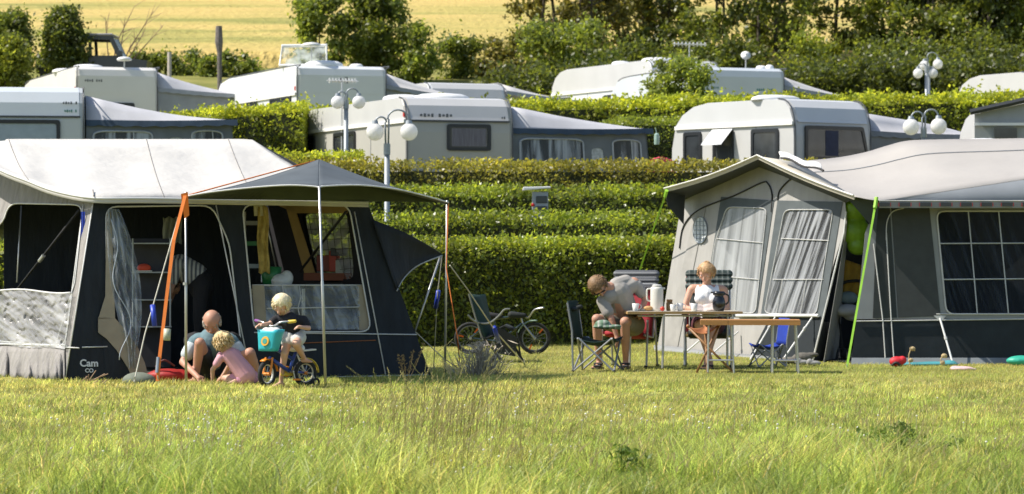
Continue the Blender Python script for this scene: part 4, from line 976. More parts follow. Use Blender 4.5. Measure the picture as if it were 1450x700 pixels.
def build_left_things(fp, sp):
    wire = mat('pole_alu', (.55,.55,.53)); pipe = mat('piping_white', (.62,.62,.6)); orange = mat('strap_orange', (.85,.22,.03), .6, .06)
    slate = mat('canopy_slate', (.075,.09,.1), .8, .12, 2.5, bump=.3, bdist=.03); blue = mat('tensioner_blue', (.02,.05,.4), .4)
    c = root('sun_canopy', V(-1.9,35.4,0), 'dark slate sun canopy on three slim poles in front of the left tent', 'canopy')
    A, B, C, Pk = P(265,278,34.95), P(452,264,34.85), P(635,287,37.6), P(452,226,37.0)
    hem = smoothline([A, P(300,272,34.9), P(360,265.5,34.85), P(410,262.5,34.83), P(447,264.5,34.84), P(452,267,34.82), P(458,264,34.9), P(510,262.5,35.5), P(560,268,36.3), P(600,277,37.0), C], 4)
    n = len(hem)
    def crest(u): # outline from A over the peak to C
        return A.lerp(Pk, u*2) if u < .5 else Pk.lerp(C, u*2-1)
    rows = []
    cr = []
    xs0, xs1 = A.x, C.x
    for p in hem:
        px = 725+p.x/p.y*F
        if px < 452: u = (px-265)/(452-265)*.5
        else: u = .5+(px-452)/(635-452)*.5
        q = crest(max(0,min(1,u))); cr.append(q+V(0,0,-.035*math.sin(math.pi*((u*2) % 1))))
    for i in range(7):
        t = i/6; rows.append([a.lerp(b,t)+V(0,0,-.03*math.sin(math.pi*t)) for a,b in zip(hem, cr)])
    M().grid(rows).build('canopy_cloth', slate, c, smooth=True, solid=.005)
    # rear slope back down to the tent hem
    back = [P(265+(522-265)*k/(n-1), 281.5+4*k/(n-1), 36.5+.75*k/(n-1)) for k in range(n)]
    M().grid([[a.lerp(b,t) for a,b in zip(cr, back)] for t in [0,.33,.66,1]]).build('rear_cloth', mat('canopy_rear', (.07,.085,.06), .85, .1), c, smooth=True, solid=.005)
    tubeparts('hem_piping', hem, .010, pipe, c, 5)
    tubeparts('orange_edging', [P(268,276,34.95), P(420,234.5,36.65), P(446,228,36.95)], .008, orange, c, 5)
    for a, b, rr in ((P(263,272,34.9), G(263.5,34.9), .0155), (P(452,264,34.8), G(461,34.8), .0165), (P(633,284,37.6), G(630,37.9), .015)):
        o = M().tube([b, b.lerp(a,.52), b.lerp(a,.525), a], [rr,rr,rr*.8,rr*.8], 10).build('pole', wire, c, smooth=True)
        ORG[o.name] = ORG[c.name]
    M().tube([P(262,400,34.88),P(262,404,34.88)], .024, 8).build('pole_clamp', wire, c)
    # straps, guys
    def guy(name, pts, rr, m, label, grp='guy lines', ten=None, flat=None):
        o = root(name, pts[-1], label, 'guy line', grp)
        if flat: 
            mm = M(); w = flat
            for i in range(len(pts)-1): mm.slab([pts[i]+V(-w,0,0), pts[i]+V(w,0,0), pts[i+1]+V(w,0,0), pts[i+1]+V(-w,0,0)], V(0,.004,0))
            mm.build('strap', m, o)
        else: M().tube(pts, rr, 6).build('cord', m, o)
        if ten: M().tube(ten[0], ten[1], 8).build('tensioner', ten[2], o, smooth=True)
        b = pts[-1]; M().tube([b+V(0,0,.06), b+V(.02,.03,-.08)], .008, 6).build('peg', wire, o)
        return o
    o = guy('storm_strap', [P(262,277,34.8), P(246,340,34.6), P(236,420,34.45), P(226,505,34.3), P(223,540,34.25)], .02, orange, 'broad orange storm strap running down from the left canopy pole', flat=.019, ten=([P(237,466,34.36),P(236,482,34.34)], .04, mat('ratchet', (.45,.47,.35), .5)))
    M().slab([P(256,275,34.8),P(266,272,34.8),P(268,305,34.85),P(261,310,34.85)], V(0,.006,0)).build('strap_tail', orange, o)
    M().tube([P(224,506,34.3),P(222,528,34.27)], .02, 8).build('spring', mat('steel', (.45,.45,.45), .3, metal=.8), o)
    guy('guy_line', [P(261,279,34.9), P(205,474,34.4), P(190,541,34.2)], .008, mat('cord_pale', (.6,.57,.48), .8), 'pale cord with a dark blue tensioner left of the orange strap', ten=([P(216,432,34.5),P(219,462,34.45)], .03, blue))
    guy('guy_line', [P(635,288,37.6), P(632,380,37.5), P(648,480,37.3), P(650,508,37.6)][:3]+[G(652,38.6)], .007, orange, 'thin orange cord hanging from the right canopy corner')
    guy('guy_line', [P(637,376,37.9), P(662,410,38.6), P(702,470,39.8), G(742,41.2)], .009, mat('cord_pale', (.6,.57,.48)), 'pale cord with blue tensioner in front of the dark folding chair', ten=([P(700,464,39.7),P(706,484,40.0)], .03, blue))
    guy('guy_line', [P(626,362,38.2), P(619,420,38.4), G(614,39.2)], .007, mat('cord_pale', (.6,.57,.48)), 'pale cord with blue tensioner below the wind sail tip', ten=([P(621,412,38.4),P(617,436,38.5)], .03, blue))
    guy('guy_line', [P(588,470,37.6), P(625,505,37.9), G(655,38.6)], .006, mat('cord_pale', (.6,.57,.48)), 'short slack cord at the foot of the left tent corner')
    # things in and around the doorway
    D = 36.9
    r = root('hanging_organiser', V(P(205,300,D).x, D, 0), 'tall hanging shelf unit with white edged compartments in the left tent doorway', 'shelf unit')
    fr = mat('organiser_edge', (.42,.45,.44), .7); dk = mat('organiser_fabric', (.05,.05,.055), .9)
    M().poly([P(184,338,D+.25),P(242,338,D+.25),P(242,520,D+.25),P(184,520,D+.25)]).build('back', dk, r, solid=.01)
    for px in (188,241): M().tube([P(px,338,D),P(px,462,D)], .010, 6).build('side_edge', fr, r)
    for py in (344,385,424,462): 
        M().slab([P(186,py,D),P(243,py,D),P(243,py,D+.25),P(186,py,D+.25)], V(0,0,-.015)).build('shelf', fr, r)
    M().box(P(243,350,D-.02),(.05,.03,.13)).build('clip', pipe, r, bevel=.005)
    r = root('baseball_cap', P(204,386,D+.08), 'red and white cap lying on the second shelf', 'cap'); rd = mat('cap_red', (.6,.07,.03), .7)
    M().ball(P(204,380,D+.08),(.085,.08,.055),12,8).build('crown', rd, r, smooth=True); M().box(P(204,384,D+.03),(.19,.05,.014)).build('brim', mat('cap_white', (.6,.58,.5), .7), r, bevel=.005)
    m = M(); g = []
    for i in range(9): g.append([P(231+2*k+.5*math.sin(i), 308+i*4.6+1.5*math.sin(k*1.1), 38.0+.03*math.sin(k*1.7+i*.4)) for k in range(14)])
    o = m.grid(g).build('towel', mat('towel_grey', (.26,.27,.22), .95, .15, 8), None, smooth=True, solid=.01); setorigin(o, P(244,309,38)); tag(o, 'grey green towel hanging at the back of the left tent doorway', 'towel', 'towels in the left tent')
    m = M(); g = []
    for i in range(12): g.append([fp.hit(364+3.0*k+1.0*math.sin(i*.8)+i*.2, 292+i*8.6+2*math.sin(k*1.6), -.25+.035*math.sin(k*2.3+i*.5)) for k in range(6)])
    yt = mat('towel_yellow', (.5,.36,.1), .95, .25, 14)
    o = m.grid(g).build('towel', yt, None, smooth=True, solid=.01); setorigin(o, fp.hit(370,292,-.25)); tag(o, 'yellow patterned towel hanging inside the front window', 'towel', 'towels in the left tent')
    m = M(); hangc = fp.hit(368,292,-.24); m.slab([fp.hit(359,289,-.24),fp.hit(376,289,-.24),fp.hit(375,306,-.24),fp.hit(360,306,-.24)], V(0,.01,0))
    o = m.build('folded_cloth', mat('cloth_cream', (.55,.5,.33), .9), None); setorigin(o, hangc); tag(o, 'small cream cloth folded over the yellow towel', 'cloth')
    r = root('storage_rack', V(fp.hit(352,340,-.5).x, 37.2, 0), 'narrow green edged rack seen behind the left of the front window', 'rack')
    for py, cc in ((313,(.3,.3,.28)),(342,(.06,.2,.08)),(374,(.3,.33,.33))): M().slab([fp.hit(344,py,-.5),fp.hit(370,py,-.5),fp.hit(370,py+6,-.5),fp.hit(344,py+6,-.5)], V(0,.2,0)).build('shelf', mat('rack_%d' % py, cc, .8), r)
    M().tube([fp.hit(371,300,-.5),fp.hit(371,400,-.5)], .012, 6).build('upright', wire, r); M().tube([fp.hit(347,300,-.5),fp.hit(347,400,-.5)], .012, 6).build('upright', wire, r)
    # boxes on a shelf behind the window, white bag, green tub
    D = 38.4
    r = root('camp_cupboard', V(P(475,390,D).x, D, 0), 'camp cupboard with a reddish top seen through the front window', 'cupboard')
    M().box(P(476,392,D)+V(0,0,0),(.78,.36,.09)).build('top', mat('shelf_red', (.25,.07,.03), .6), r); M().box(V(P(476,392,D).x,D,.56),(.74,.3,1.1)).build('cabinet', mat('cab_dark', (.05,.05,.05), .8), r)
    for i,(px,py,w,h,cc,l) in enumerate([(458,373,.16,.2,(.2,.03,.02),'dark red box, leftmost on the camp cupboard'),(474,370,.13,.26,(.45,.05,.03),'bright red carton in the middle of the camp cupboard'),(487,378,.2,.17,(.4,.42,.4),'pale grey box at the right on the camp cupboard'),(480,357,.2,.1,(.05,.05,.06),'black flat box on top of the red carton')]):
        b = P(px,py,D-.03-.02*i); o = M().box(b,(w,.16,h)).build('carton', mat('carton%d' % i, cc, .5), None, bevel=.01); setorigin(o, b); tag(o, l, 'box', 'boxes on the camp cupboard')
    m = M(); b = fp.hit(398,398,-.3); m.ball(b,(.13,.1,.09),14,8); m.ball(b+V(.07,0,.03),(.08,.07,.1),10,7)
    o = m.build('plastic_bag', mat('bag_white', (.6,.62,.62), .4, .1, 9, bump=.8), None, smooth=True, remesh=.012, smoothit=2); setorigin(o, b-V(0,0,.09)); tag(o, 'crumpled white plastic bag standing inside the front window', 'bag')
    b = fp.hit(384,392,-.4); o = M().lathe(b-V(0,0,.12), [(.1,0),(.13,.24),(.12,.24)], 16).build('green_tub', mat('tub_green', (.02,.16,.05), .4), None, smooth=True); setorigin(o, b-V(0,0,.12)); tag(o, 'dark green tub behind the white plastic bag', 'tub')
    # side table holding them
    r = root('folding_shelf', V(fp.hit(392,404,-.4).x, fp.hit(392,404,-.4).y, 0), 'folding shelf inside the front window carrying the tub and bag', 'shelf')
    q = fp.hit(392,407,-.38); M().box(q,(.7,.4,.03)).build('board', dk, r)
    for sx in (-.32,.32):
        for sy in (-.16,.16): M().tube([q+V(sx,sy,0), V(q.x+sx,q.y+sy,0.02)], .012, 6).build('leg', wire, r)
    # red bag and grey stone-like sack on the ground in the doorway
    b = G(234,35.75); m = M(); m.ball(b+V(.03,0,.07),(.24,.15,.08),18,10); m.ball(b+V(.19,.02,.06),(.13,.13,.075)); m.ball(b+V(-.12,.02,.05),(.14,.12,.06)); m.cap(b+V(-.1,-.04,.11),b+V(.2,-.02,.12),.03,.025)
    r = root('red_holdall', b, 'red holdall lying in the left tent doorway', 'bag')
    m.build('bag', mat('holdall_red', (.33,.012,.01), .6, .15, 8, bump=.6), r, smooth=True, remesh=.015, smoothit=3); M().tube(smoothline([b+V(-.1,-.1,.17),b+V(0,-.13,.25),b+V(.12,-.1,.18)],5), .012, 6).build('handle', mat('holdall_dark', (.1,.01,.01), .7), r)
    b = G(196,35.2); m = M(); m.ball(b+V(0,0,.03),(.19,.14,.1),18,10); m.ball(b+V(.08,.02,.03),(.12,.1,.08)); o = m.build('folded_sack', mat('sack_grey', (.16,.18,.14), .9, .15, 8, bump=.5), None, smooth=True, remesh=.015, smoothit=3); setorigin(o, b); tag(o, 'grey green domed sack on the ground left of the red holdall', 'sack')
    # blue cord bundle hanging in the side window
    m = M(); b = sp.hit(117,300,.05); m.grid([[b+V(-.02+.012*k, -.01+.01*math.sin(k*3), -.045*i) for k in range(5)] for i in range(9)])
    o = m.build('blue_band', blue, None, solid=.008); setorigin(o, b); tag(o, 'dark blue band hanging at the top of the grey corner pillar', 'band')
    # dry twigs by the logo
    b = G(130,34.9); m = M()
    for k in range(9): 
        q = b+V(random.gauss(0,.06),0,random.uniform(.0,.05)); m.tube([q, q+V(random.uniform(-.15,.22),random.uniform(-.05,.05),random.uniform(.02,.16))], .006, 5)
    o = m.build('dry_twigs', mat('twig', (.3,.2,.13)), None); setorigin(o, b); tag(o, 'bundle of dry twigs at the foot of the tent lettering', 'twigs')

# ================================================================ RIGHT TENT
def build_right_tent():
    BL, BR = P(932,498,44.7), P(1160,514,41.55); pk = P(1075,236,43.25)
    gp = gp_ = PL(BL, BR, pk)
    wall = mat('gable_grey', (.36,.35,.33), .85, .08, 3, bump=.35, bdist=.03, stretch=(3,3,.5)); roofm = mat('bigroof_grey', (.37,.35,.325), .85, .05, 1.0, bump=.4, bdist=.06, bscale=1.8)
    dgrey = mat('window_dark', (.085,.1,.105), .8, .12, 6); mid = mat('wall_midgrey', (.045,.05,.049), .85, .12, 8, bump=.2); bandm = mat('roofside_grey', (.2,.22,.24), .85, .06, 3)
    low = mat('wall_low_navy', (.012,.018,.023), .85, .2, 5, bump=.3, bdist=.02); lg = mat('strip_light', (.25,.26,.26), .8, .08, 5); pipe = mat('piping_pale', (.5,.5,.48), .6); seam = mat('seam_black', (.03,.03,.03), .8)
    foil = plastic('foil_gable', (.42,.43,.44), .45, 13, .7, .42, .62, .35, gp_.hit(1150,400)-gp_.hit(1110,400), gp_.hit(1178,300)-gp_.hit(1128,446), .25, .2)
    foil_l = plastic('foil_gable_left', (.44,.45,.45), .5, 8, .6, .35, .7, .35, gp_.hit(1150,400)-gp_.hit(1110,400), gp_.hit(1060,300)-gp_.hit(1042,446), .7, .25); wire = mat('pole_white', (.68,.68,.66), .4); rim = mat('rim_beige', (.5,.46,.38), .8, .06)
    r = root('caravan_tent', V(3.5,42.2,0), 'big grey awning tent on the right with a gabled porch and dark lower walls', 'tent')
    # gable wall; panes cut out
    w1 = rounded([(1029,293),(1086,295),(1070,444),(1000,441),(1012,345)], 9); w2 = rounded([(1111,297),(1180,297),(1156,446),(1082,444)], 9)
    out = [(968,270),(1075,234),(1197,285),(1199,315),(1158,446),(1150,514),(1017,505),(930,499)]
    M().poly(gp.pts(out), [gp.pts(w1), gp.pts(w2)]).build('gable_wall', wall, r, solid=.008)
    for L, h in (([(1021,279),(1096,284),(1071,450),(996,447),(1008,362)], w1), ([(1101,284),(1193,286),(1166,450),(1077,449)], w2)):
        f = M().poly(gp.pts(L, .012), [gp.pts(h, .012)]).build('window_frame', dgrey, r, solid=.004); ORG[f.name] = ORG[r.name]
        M().poly(gp.pts(h, .004)).build('foil_pane', foil_l if h is w1 else foil, f)
        xs = [p[0] for p in h]; c = sum(xs)/len(xs)
        M().tube(gp.pts(h, .022), .008, 5, closed=True).build('pane_edge', pipe, f)
    for L in ([(1014,338),(1080,344)], [(1005,390),(1074,396)], [(1044,392),(1040,444)], [(1106,338),(1174,341)], [(1094,396),(1166,396)], [(1108,396),(1099,444)], [(1142,396),(1133,445)]):
        M().tube(gp.pts(L, .02), .0065, 5).build('pane_bar', pipe, r)
    # white ledge with bracing poles
    M().tube(gp.pts([(1043,447),(1159,447)], .05), .022, 8).build('ledge', wire, r)
    for a, b, o in (((1150,450),(1106,514),.5), ((1098,449),(1062,503),.5), ((1045,470),(1003,517),.5), ((1005,470),(968,505),.3)):
        p, q = gp.hit(*a, .05), gp.hit(*b, o); q.z = gz(q.y)
        s = M().tube([p,q], .013, 8).build('brace', wire, r); M().tube([p.lerp(q,.22),p.lerp(q,.27)], .022, 8).build('brace_joint', pipe, r)
    # lower gable: dark right part, pale skirt
    M().poly(gp.pts([(1167,451),(1090,450),(1060,508),(1150,513.5)], .02)).build('lower_panel', low, r, solid=.004)
    M().grid([[gp.hit(926+ (1156-926)*k/12, 489+(513-489)*k/12-1*math.sin(k), .03) for k in range(13)],[gp.hit(926+(1156-926)*k/12, 500+(516-500)*k/12, .12) for k in range(13)]]).build('mud_skirt', lg, r, smooth=True, solid=.006)
    M().poly(gp.pts([(986,290),(1000,290),(958,499),(940,499)], .012)).build('corner_strip', mat('gable_shade', (.33,.32,.3), .85), r, solid=.004)
    # zip arcs, vent
    for L in ([(962,352),(968,320),(990,297),(1040,277),(1078,259),(1087,260),(1093,275),(1092,300)], [(1101,284),(1104,270),(1118,255),(1132,249)]):
        M().tube(smoothline(gp.pts(L, .016), 5), .011, 5).build('zip', seam, r)
    vp = [(991+10*math.cos(a), 326+19*math.sin(a)) for a in [2*math.pi*k/20 for k in range(20)]]
    M().poly(gp.pts(vp, .014)).build('vent', mat('vent_white', (.6,.62,.62), .7, .2, 30), r, solid=.004)
    g = M()
    for k in (-5,0,5): g.tube(gp.pts([(991+k,326-17+abs(k)*.4),(991+k,326+17-abs(k)*.4)], .022), .004, 4)
    for k in (-12,-6,0,6,12): g.tube(gp.pts([(991-9+abs(k)*.25,326+k),(991+9-abs(k)*.25,326+k)], .022), .004, 4)
    g.tube(gp.pts(vp, .02), .006, 5, closed=True); g.build('vent_grid', mat('vent_line', (.25,.28,.3), .7), r)
    # porch roof
    A, K, R_ = P(943,269,44.1), P(1075,222,42.6), P(1211,279,40.75); Kb = P(1130,229.5,44.6); Ab = P(960,262,46.2)
    M().grid([[A.lerp(K,t)+V(0,0,-.04*math.sin(math.pi*t)) for t in [i/8 for i in range(9)]], [Ab.lerp(Kb,t)+V(0,0,-.03) for t in [i/8 for i in range(9)]]]).build('porch_roof', rim, r, smooth=True, solid=.01)
    tr = [[K.lerp(R_,t)+V(0,0,-.03*math.sin(math.pi*t)) for t in [i/10 for i in range(11)]], [Kb.lerp(R_,t**.9)+V(0,0,-.01) for t in [i/10 for i in range(11)]]]
    M().grid(tr).build('porch_roof', rim, r, smooth=True, solid=.01)
    edge = [A.lerp(K,i/6)+V(0,0,-.04*math.sin(math.pi*i/6)) for i in range(6)]+[K.lerp(R_,i/8)+V(0,0,-.03*math.sin(math.pi*i/8)) for i in range(9)]
    M().grid([[p+V(-.02,-.02,.02) for p in edge],[p+V(-.01,0,-.035) for p in edge]]).build('roof_rim', rim, r, solid=.012)
    M().tube([p+V(-.03,-.03,.02) for p in edge], .012, 6).build('rim_piping', mat('rim_white', (.7,.68,.62), .7), r)
    # dark soffit flaps under the rim, left and right
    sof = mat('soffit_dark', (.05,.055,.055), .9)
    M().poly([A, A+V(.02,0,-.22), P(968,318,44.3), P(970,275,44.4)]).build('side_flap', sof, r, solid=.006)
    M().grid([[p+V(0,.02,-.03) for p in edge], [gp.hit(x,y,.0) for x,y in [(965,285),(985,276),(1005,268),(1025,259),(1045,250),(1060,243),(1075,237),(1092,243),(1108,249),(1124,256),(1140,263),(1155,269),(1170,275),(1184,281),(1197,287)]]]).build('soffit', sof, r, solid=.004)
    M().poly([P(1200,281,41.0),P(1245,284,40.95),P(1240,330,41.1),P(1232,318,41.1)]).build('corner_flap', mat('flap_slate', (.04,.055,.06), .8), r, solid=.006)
    # main roof
    top = smoothline([P(1130,229,44.6),P(1185,223.5,44.4),P(1225,216,44.1),P(1255,207,43.95),P(1283,200,43.8),P(1320,198,43.75),P(1400,197,43.7),P(1470,196,43.7),P(1640,196,43.7)], 4)
    bot = smoothline([P(1212,279,40.8),P(1245,284,40.75),P(1290,278,40.85),P(1330,272.5,40.95),P(1370,266.5,41.05),P(1410,260.5,41.15),P(1450,254.5,41.25),P(1500,248,41.4),P(1640,236,41.6)], 4)
    rows = []
    for i in range(9):
        t = i/8; rows.append([a.lerp(b,t)+V(0,0,-.06*math.sin(math.pi*t)) for a,b in zip(bot,top)])
    M().grid(rows).build('roof', roofm, r, smooth=True, solid=.006)
    M().tube([P(1130,240,44.2),P(1250,231,43.2),P(1400,214,42.9),P(1500,203,42.9)][:0] or [rows[6][k]+V(0,-.01,.01) for k in range(len(rows[6]))], .006, 4).build('roof_seam', bandm, r)
    hem = [P(1245+(1640-1245)*k/10, 284.5, 40.75+.06*k) for k in range(11)]
    up = [P(1245+(1640-1245)*k/10, 284-(30*(1245+(1640-1245)*k/10-1245)/205 if k < 6 else 48*(k/10)+1), 40.76+.08*k) for k in range(11)]
    bi = [bot[4+int(28*k/10)] for k in range(11)]
    M().grid([hem, [h.lerp(b,.5)+V(0,.03,0) for h,b in zip(hem,bi)], [b+V(0,-.003,-.004) for b in bi]]).build('roof_side', bandm, r, smooth=True, solid=.006)
    M().grid([[p+V(0,-.015,.0) for p in hem],[p+V(0,-.02,-.095) for p in hem]]).build('valance', lg, r, solid=.006)
    chk = M(); red = M()
    for px in range(1245, 1640, 29):
        d = 40.72+.06*(px-1245)/39.5-.012; q = [P(px,287,d),P(px+15,287,d),P(px+15,292.5,d),P(px,292.5,d)]; chk.slab(q, V(0,-.006,0))
        for e in (px-1.6,px+15.4): red.slab([P(e,287,d),P(e+1.2,287,d),P(e+1.2,292.5,d),P(e,292.5,d)], V(0,-.006,0))
    chk.build('valance_checks', mat('check_dark', (.05,.055,.06), .8), r); red.build('valance_edging', mat('check_red', (.35,.05,.05), .8), r)
    M().tube([p+V(0,-.02,0) for p in hem], .008, 5).build('hem_piping', pipe, r)
    # front wall
    wp = PL(G(1212,40.95), G(1500,41.15), P(1240,294,41.2))
    win = rounded([(1326,299),(1560,299),(1560,445),(1340,445)], 12)
    M().poly(wp.pts([(1240,293),(1600,293),(1600,452),(1213,452),(1225,330)]), [wp.pts(win)]).build('front_wall', lg, r, solid=.006)
    M().poly(wp.pts([(1213,455),(1600,451),(1600,515),(1205,514)])).build('lower_wall', low, r, solid=.006)
    M().poly(wp.pts([(1262,294),(1316,294),(1332,448),(1272,450)], .012)).build('panel', mid, r, solid=.004)
    M().poly(wp.pts([(1242,294),(1260,294),(1270,450),(1236,451),(1228,330)][0:4], .010)).build('corner_panel', mat('wall_darkgrey', (.032,.038,.037), .85), r, solid=.004)
    for L in ([(1250,450),(1243,512)][:0] or [(1213,455),(1600,450)], [(1255,330),(1262,453),(1266,512)], [(1237,345),(1250,453),(1254,514)], [(1326,445),(1560,445)]): M().tube(wp.pts(L, .02), .009, 5).build('piping', pipe, r)
    M().tube(smoothline(wp.pts([(1255,340),(1256,315),(1264,300),(1280,295)], .02), 5), .008, 5).build('piping', pipe, r)
    wf = M().tube(wp.pts(win, .016), .012, 5, closed=True).build('window_edge', pipe, r); ORG[wf.name] = ORG[r.name]
    M().poly(wp.pts(win, -.01)).build('foil_pane', plastic('foil_dark', (.035,.045,.065), .3, 14, .8, .45, .68, .15, (1,0,.35), (-.35,0,1), .45, .45, .15), wf)
    for L in ([(1371,299),(1384,445)], [(1414,299),(1428,445)], [(1455,299),(1468,445)], [(1500,299),(1510,445)], [(1329,345),(1560,344)], [(1334,396),(1560,394)]): M().tube(wp.pts(L, .016), .0085, 5).build('pane_bar', mat('bar_grey', (.42,.44,.45), .6), wf)
    M().grid([[wp.hit(1206+40*k, 507, .02) for k in range(11)],[wp.hit(1205+40*k, 516.5, .1) for k in range(11)]]).build('mud_skirt', mat('skirt_grey', (.17,.19,.2), .8), r, solid=.006)
    p, q = wp.hit(1331,451,.03), wp.hit(1350,514,.35); q.z = 0
    M().tube([p,q], .014, 8).build('brace', wire, r); M().tube([p.lerp(q,.4),p.lerp(q,.46)], .022, 8).build('brace_joint', pipe, r)
    M().poly(wp.pts([(1322,447),(1340,447),(1332,457)], .025)).build('brace_tab', pipe, r, solid=.004)
    # returning end of the porch wall right of the gable and its dark foot
    M().poly([gp.hit(1197,287), gp.hit(1199,318), gp.hit(1166,514)+V(.0,.0,0), G(1186,42.2), P(1202,300,42.1)]).build('door_wall', wall, r, solid=.006)
    M().poly([gp.hit(1163,456,.02), gp.hit(1152,513,.02), G(1188,42.15)+V(-.01,-.02,.01), P(1188,456,42.1)+V(-.01,-.02,0)]).build('lower_panel', low, r, solid=.004)
    M().tube([gp.hit(1198,300,.03), gp.hit(1195,330,.03), gp.hit(1150,514,.03)], .014, 6).build('door_piping', wire, r)
    # inside: floor and back wall of the tent
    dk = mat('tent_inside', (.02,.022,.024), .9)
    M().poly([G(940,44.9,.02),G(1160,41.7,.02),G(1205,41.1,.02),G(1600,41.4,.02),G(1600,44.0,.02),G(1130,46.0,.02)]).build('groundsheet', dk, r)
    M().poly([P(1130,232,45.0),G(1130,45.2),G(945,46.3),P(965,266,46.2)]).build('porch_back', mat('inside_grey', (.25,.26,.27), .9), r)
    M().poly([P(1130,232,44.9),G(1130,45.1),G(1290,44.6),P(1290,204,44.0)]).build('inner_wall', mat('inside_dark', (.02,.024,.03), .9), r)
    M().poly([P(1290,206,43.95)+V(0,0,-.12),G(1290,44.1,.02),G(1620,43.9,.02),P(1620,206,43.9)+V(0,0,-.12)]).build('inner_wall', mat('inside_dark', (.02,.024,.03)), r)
    # folded white skylight on the ridge
    o = root('rolled_blind', P(1135,237,42.6), 'white folded cover lying along the ridge of the porch roof', 'cover'); wh = mat('blind_white', (.72,.71,.67), .7, .05, bump=.4)
    a, b = P(1106,227,42.9), P(1166,246,42.1)
    sl = [[a+(b-a)*t+V(0,w*.35,.03+.02*math.sin(t*9+w*6)+w*.1) for t in [i/12 for i in range(13)]] for w in (0,.25,.5,.75,1.0)]
    M().grid(sl).build('cover', wh, o, smooth=True, solid=.015); M().tube([p+V(0,-.01,.0) for p in sl[0]], .016, 6).build('cover_edge', mat('seam_black', (.03,.03,.03)), o)
    return r, gp, wp
def build_right_things(gp, wp):
    lime = mat('lime_strap', (.32,.62,.05), .6); wire = mat('pole_alu', (.55,.55,.53))
    wh_ = mat('caravan_white', (.62,.63,.62))
    caravan(V(P(1300,300,44.35).x+6.3,44.4,.03), 90, 2.1, 6.2, 3.0, 'flat', 'white caravan standing behind the right tent with only its roof vent showing', 'caravans of the front row', wh_, wh_, rearwin=(1.0,1.5,1.0,.6), sidewins=[(1.5,1.5,1.2,.7),(4.2,1.5,1.4,.7)], domes=[(.35,5.3,.18,.33,.1)], line=False, redlight=False)
    for nm, pts, lb in (('lime_strap', [P(1241,282,40.6), P(1222,390,40.2), G(1199,39.7)], 'lime green strap slanting down at the right tent entrance'), ('lime_strap', [P(944,272,44.0), P(925,325,44.6), P(905,386,45.3), P(880,440,46.0)][:3]+[G(868,46.0,.02)], 'lime green strap running down left of the gabled porch')):
        o = root(nm, pts[-1], lb, 'guy line', 'lime green straps'); m = M()
        w = .014 if 'entrance' in lb else .012
        for a, b in zip(pts, pts[1:]): m.slab([a+V(-w,0,0),a+V(w,0,0),b+V(w,0,0),b+V(-w,0,0)], V(0,.004,0))
        m.build('strap', lime, o); M().tube([pts[0]+V(0,-.01,.02), pts[0].lerp(pts[1],.12)+V(.0,-.01,0)], .028, 6).build('buckle', lime, o)
        M().tube([pts[-1]+V(0,0,.05), pts[-1]+V(0,.02,-.1)], .008, 6).build('peg', wire, o)
    # things in the entrance
    g = mat('inflatable_green', (.28,.5,.03), .35, .2, 6, trans=.35, bump=.6, bdist=.03)
    b = P(1213,320,41.9); m = M(); m.ball(P(1213,298,41.6),(.18,.1,.17)); m.ball(P(1212,328,41.6),(.2,.11,.19)); m.ball(P(1215,348,41.6),(.15,.1,.13))
    o = m.build('inflatable_toy', g, None, smooth=True, remesh=.015, smoothit=4); setorigin(o, P(1213,356,41.9)); tag(o, 'bright green inflatable hanging in the right tent entrance', 'inflatable')
    m = M(); gr = []
    for i in range(9): gr.append([P(1192+k*3.2+i*.8*(k/9), 368+i*6+abs(k-2)*1.2, 42.0+.03*math.sin(k*1.8+i*.3)) for k in range(10)])
    o = m.grid(gr).build('towel', mat('towel_mustard', (.45,.28,.05), .95, .15, 9), None, smooth=True, solid=.01); setorigin(o, P(1205,370,42)); tag(o, 'mustard yellow towel hanging in the right tent entrance', 'towel')
    r = root('pushchair', G(1205,42.0), 'black framed pushchair with a pale cover just inside the right tent', 'pushchair'); bk = mat('black_matt', (.012,.012,.014))
    M().tube(smoothline([P(1186,440,41.9),P(1188,408,41.9),P(1200,399,41.9),P(1226,398,41.9)],6), .022, 8).build('handle', bk, r, smooth=True)
    M().tube([P(1186,440,41.9), G(1196,41.8)], .014, 6).build('frame', bk, r); M().tube([P(1224,440,41.9), G(1212,41.8)], .014, 6).build('frame', bk, r)
    m = M(); m.ball(P(1200,440,41.85),(.19,.14,.09)); m.ball(P(1212,448,41.9),(.17,.12,.07)); m.build('cover', mat('cover_pale', (.42,.43,.46), .8, .1, 8, bump=.6), r, smooth=True, remesh=.014, smoothit=4)
    m = M(); m.ball(P(1201,422,41.95),(.13,.1,.09)); m.build('bucket', mat('cloth_bluegrey', (.2,.27,.3), .8), r, smooth=True)
    for px in (1194,1216): M().torus(G(px,41.85,.09),.07,.022,(1,.2,0),18,6).build('wheel', bk, r, smooth=True)
    # toys and cloths lying in front
    def soft(name, px, Y, balls, mt, label, cat, rs=.012, grp=None):
        b = G(px,Y); m = M()
        for dx,dy,dz,rx,ry,rz_ in balls: m.ball(b+V(dx,dy,dz),(rx,ry,rz_),14,9)
        o = m.build(name, mt, None, smooth=True, remesh=rs, smoothit=2); setorigin(o, b); tag(o, label, cat, grp); return o
    r = root('toy_bag', G(1272,40.0), 'small red toy bag with black strap lying before the right tent', 'toy bag'); b = G(1272,40.0)
    m = M(); m.ball(b+V(-.02,0,.07),(.1,.07,.07)); m.ball(b+V(.05,0,.09),(.06,.06,.055)); m.build('bag', mat('toy_red', (.6,.02,.03), .6, .1, bump=.4), r, smooth=True, remesh=.012, smoothit=2)
    M().tube(smoothline([b+V(-.09,-.05,.02),b+V(-.04,-.08,.06),b+V(.02,-.08,.02)],5), .018, 6).build('strap', bk, r)
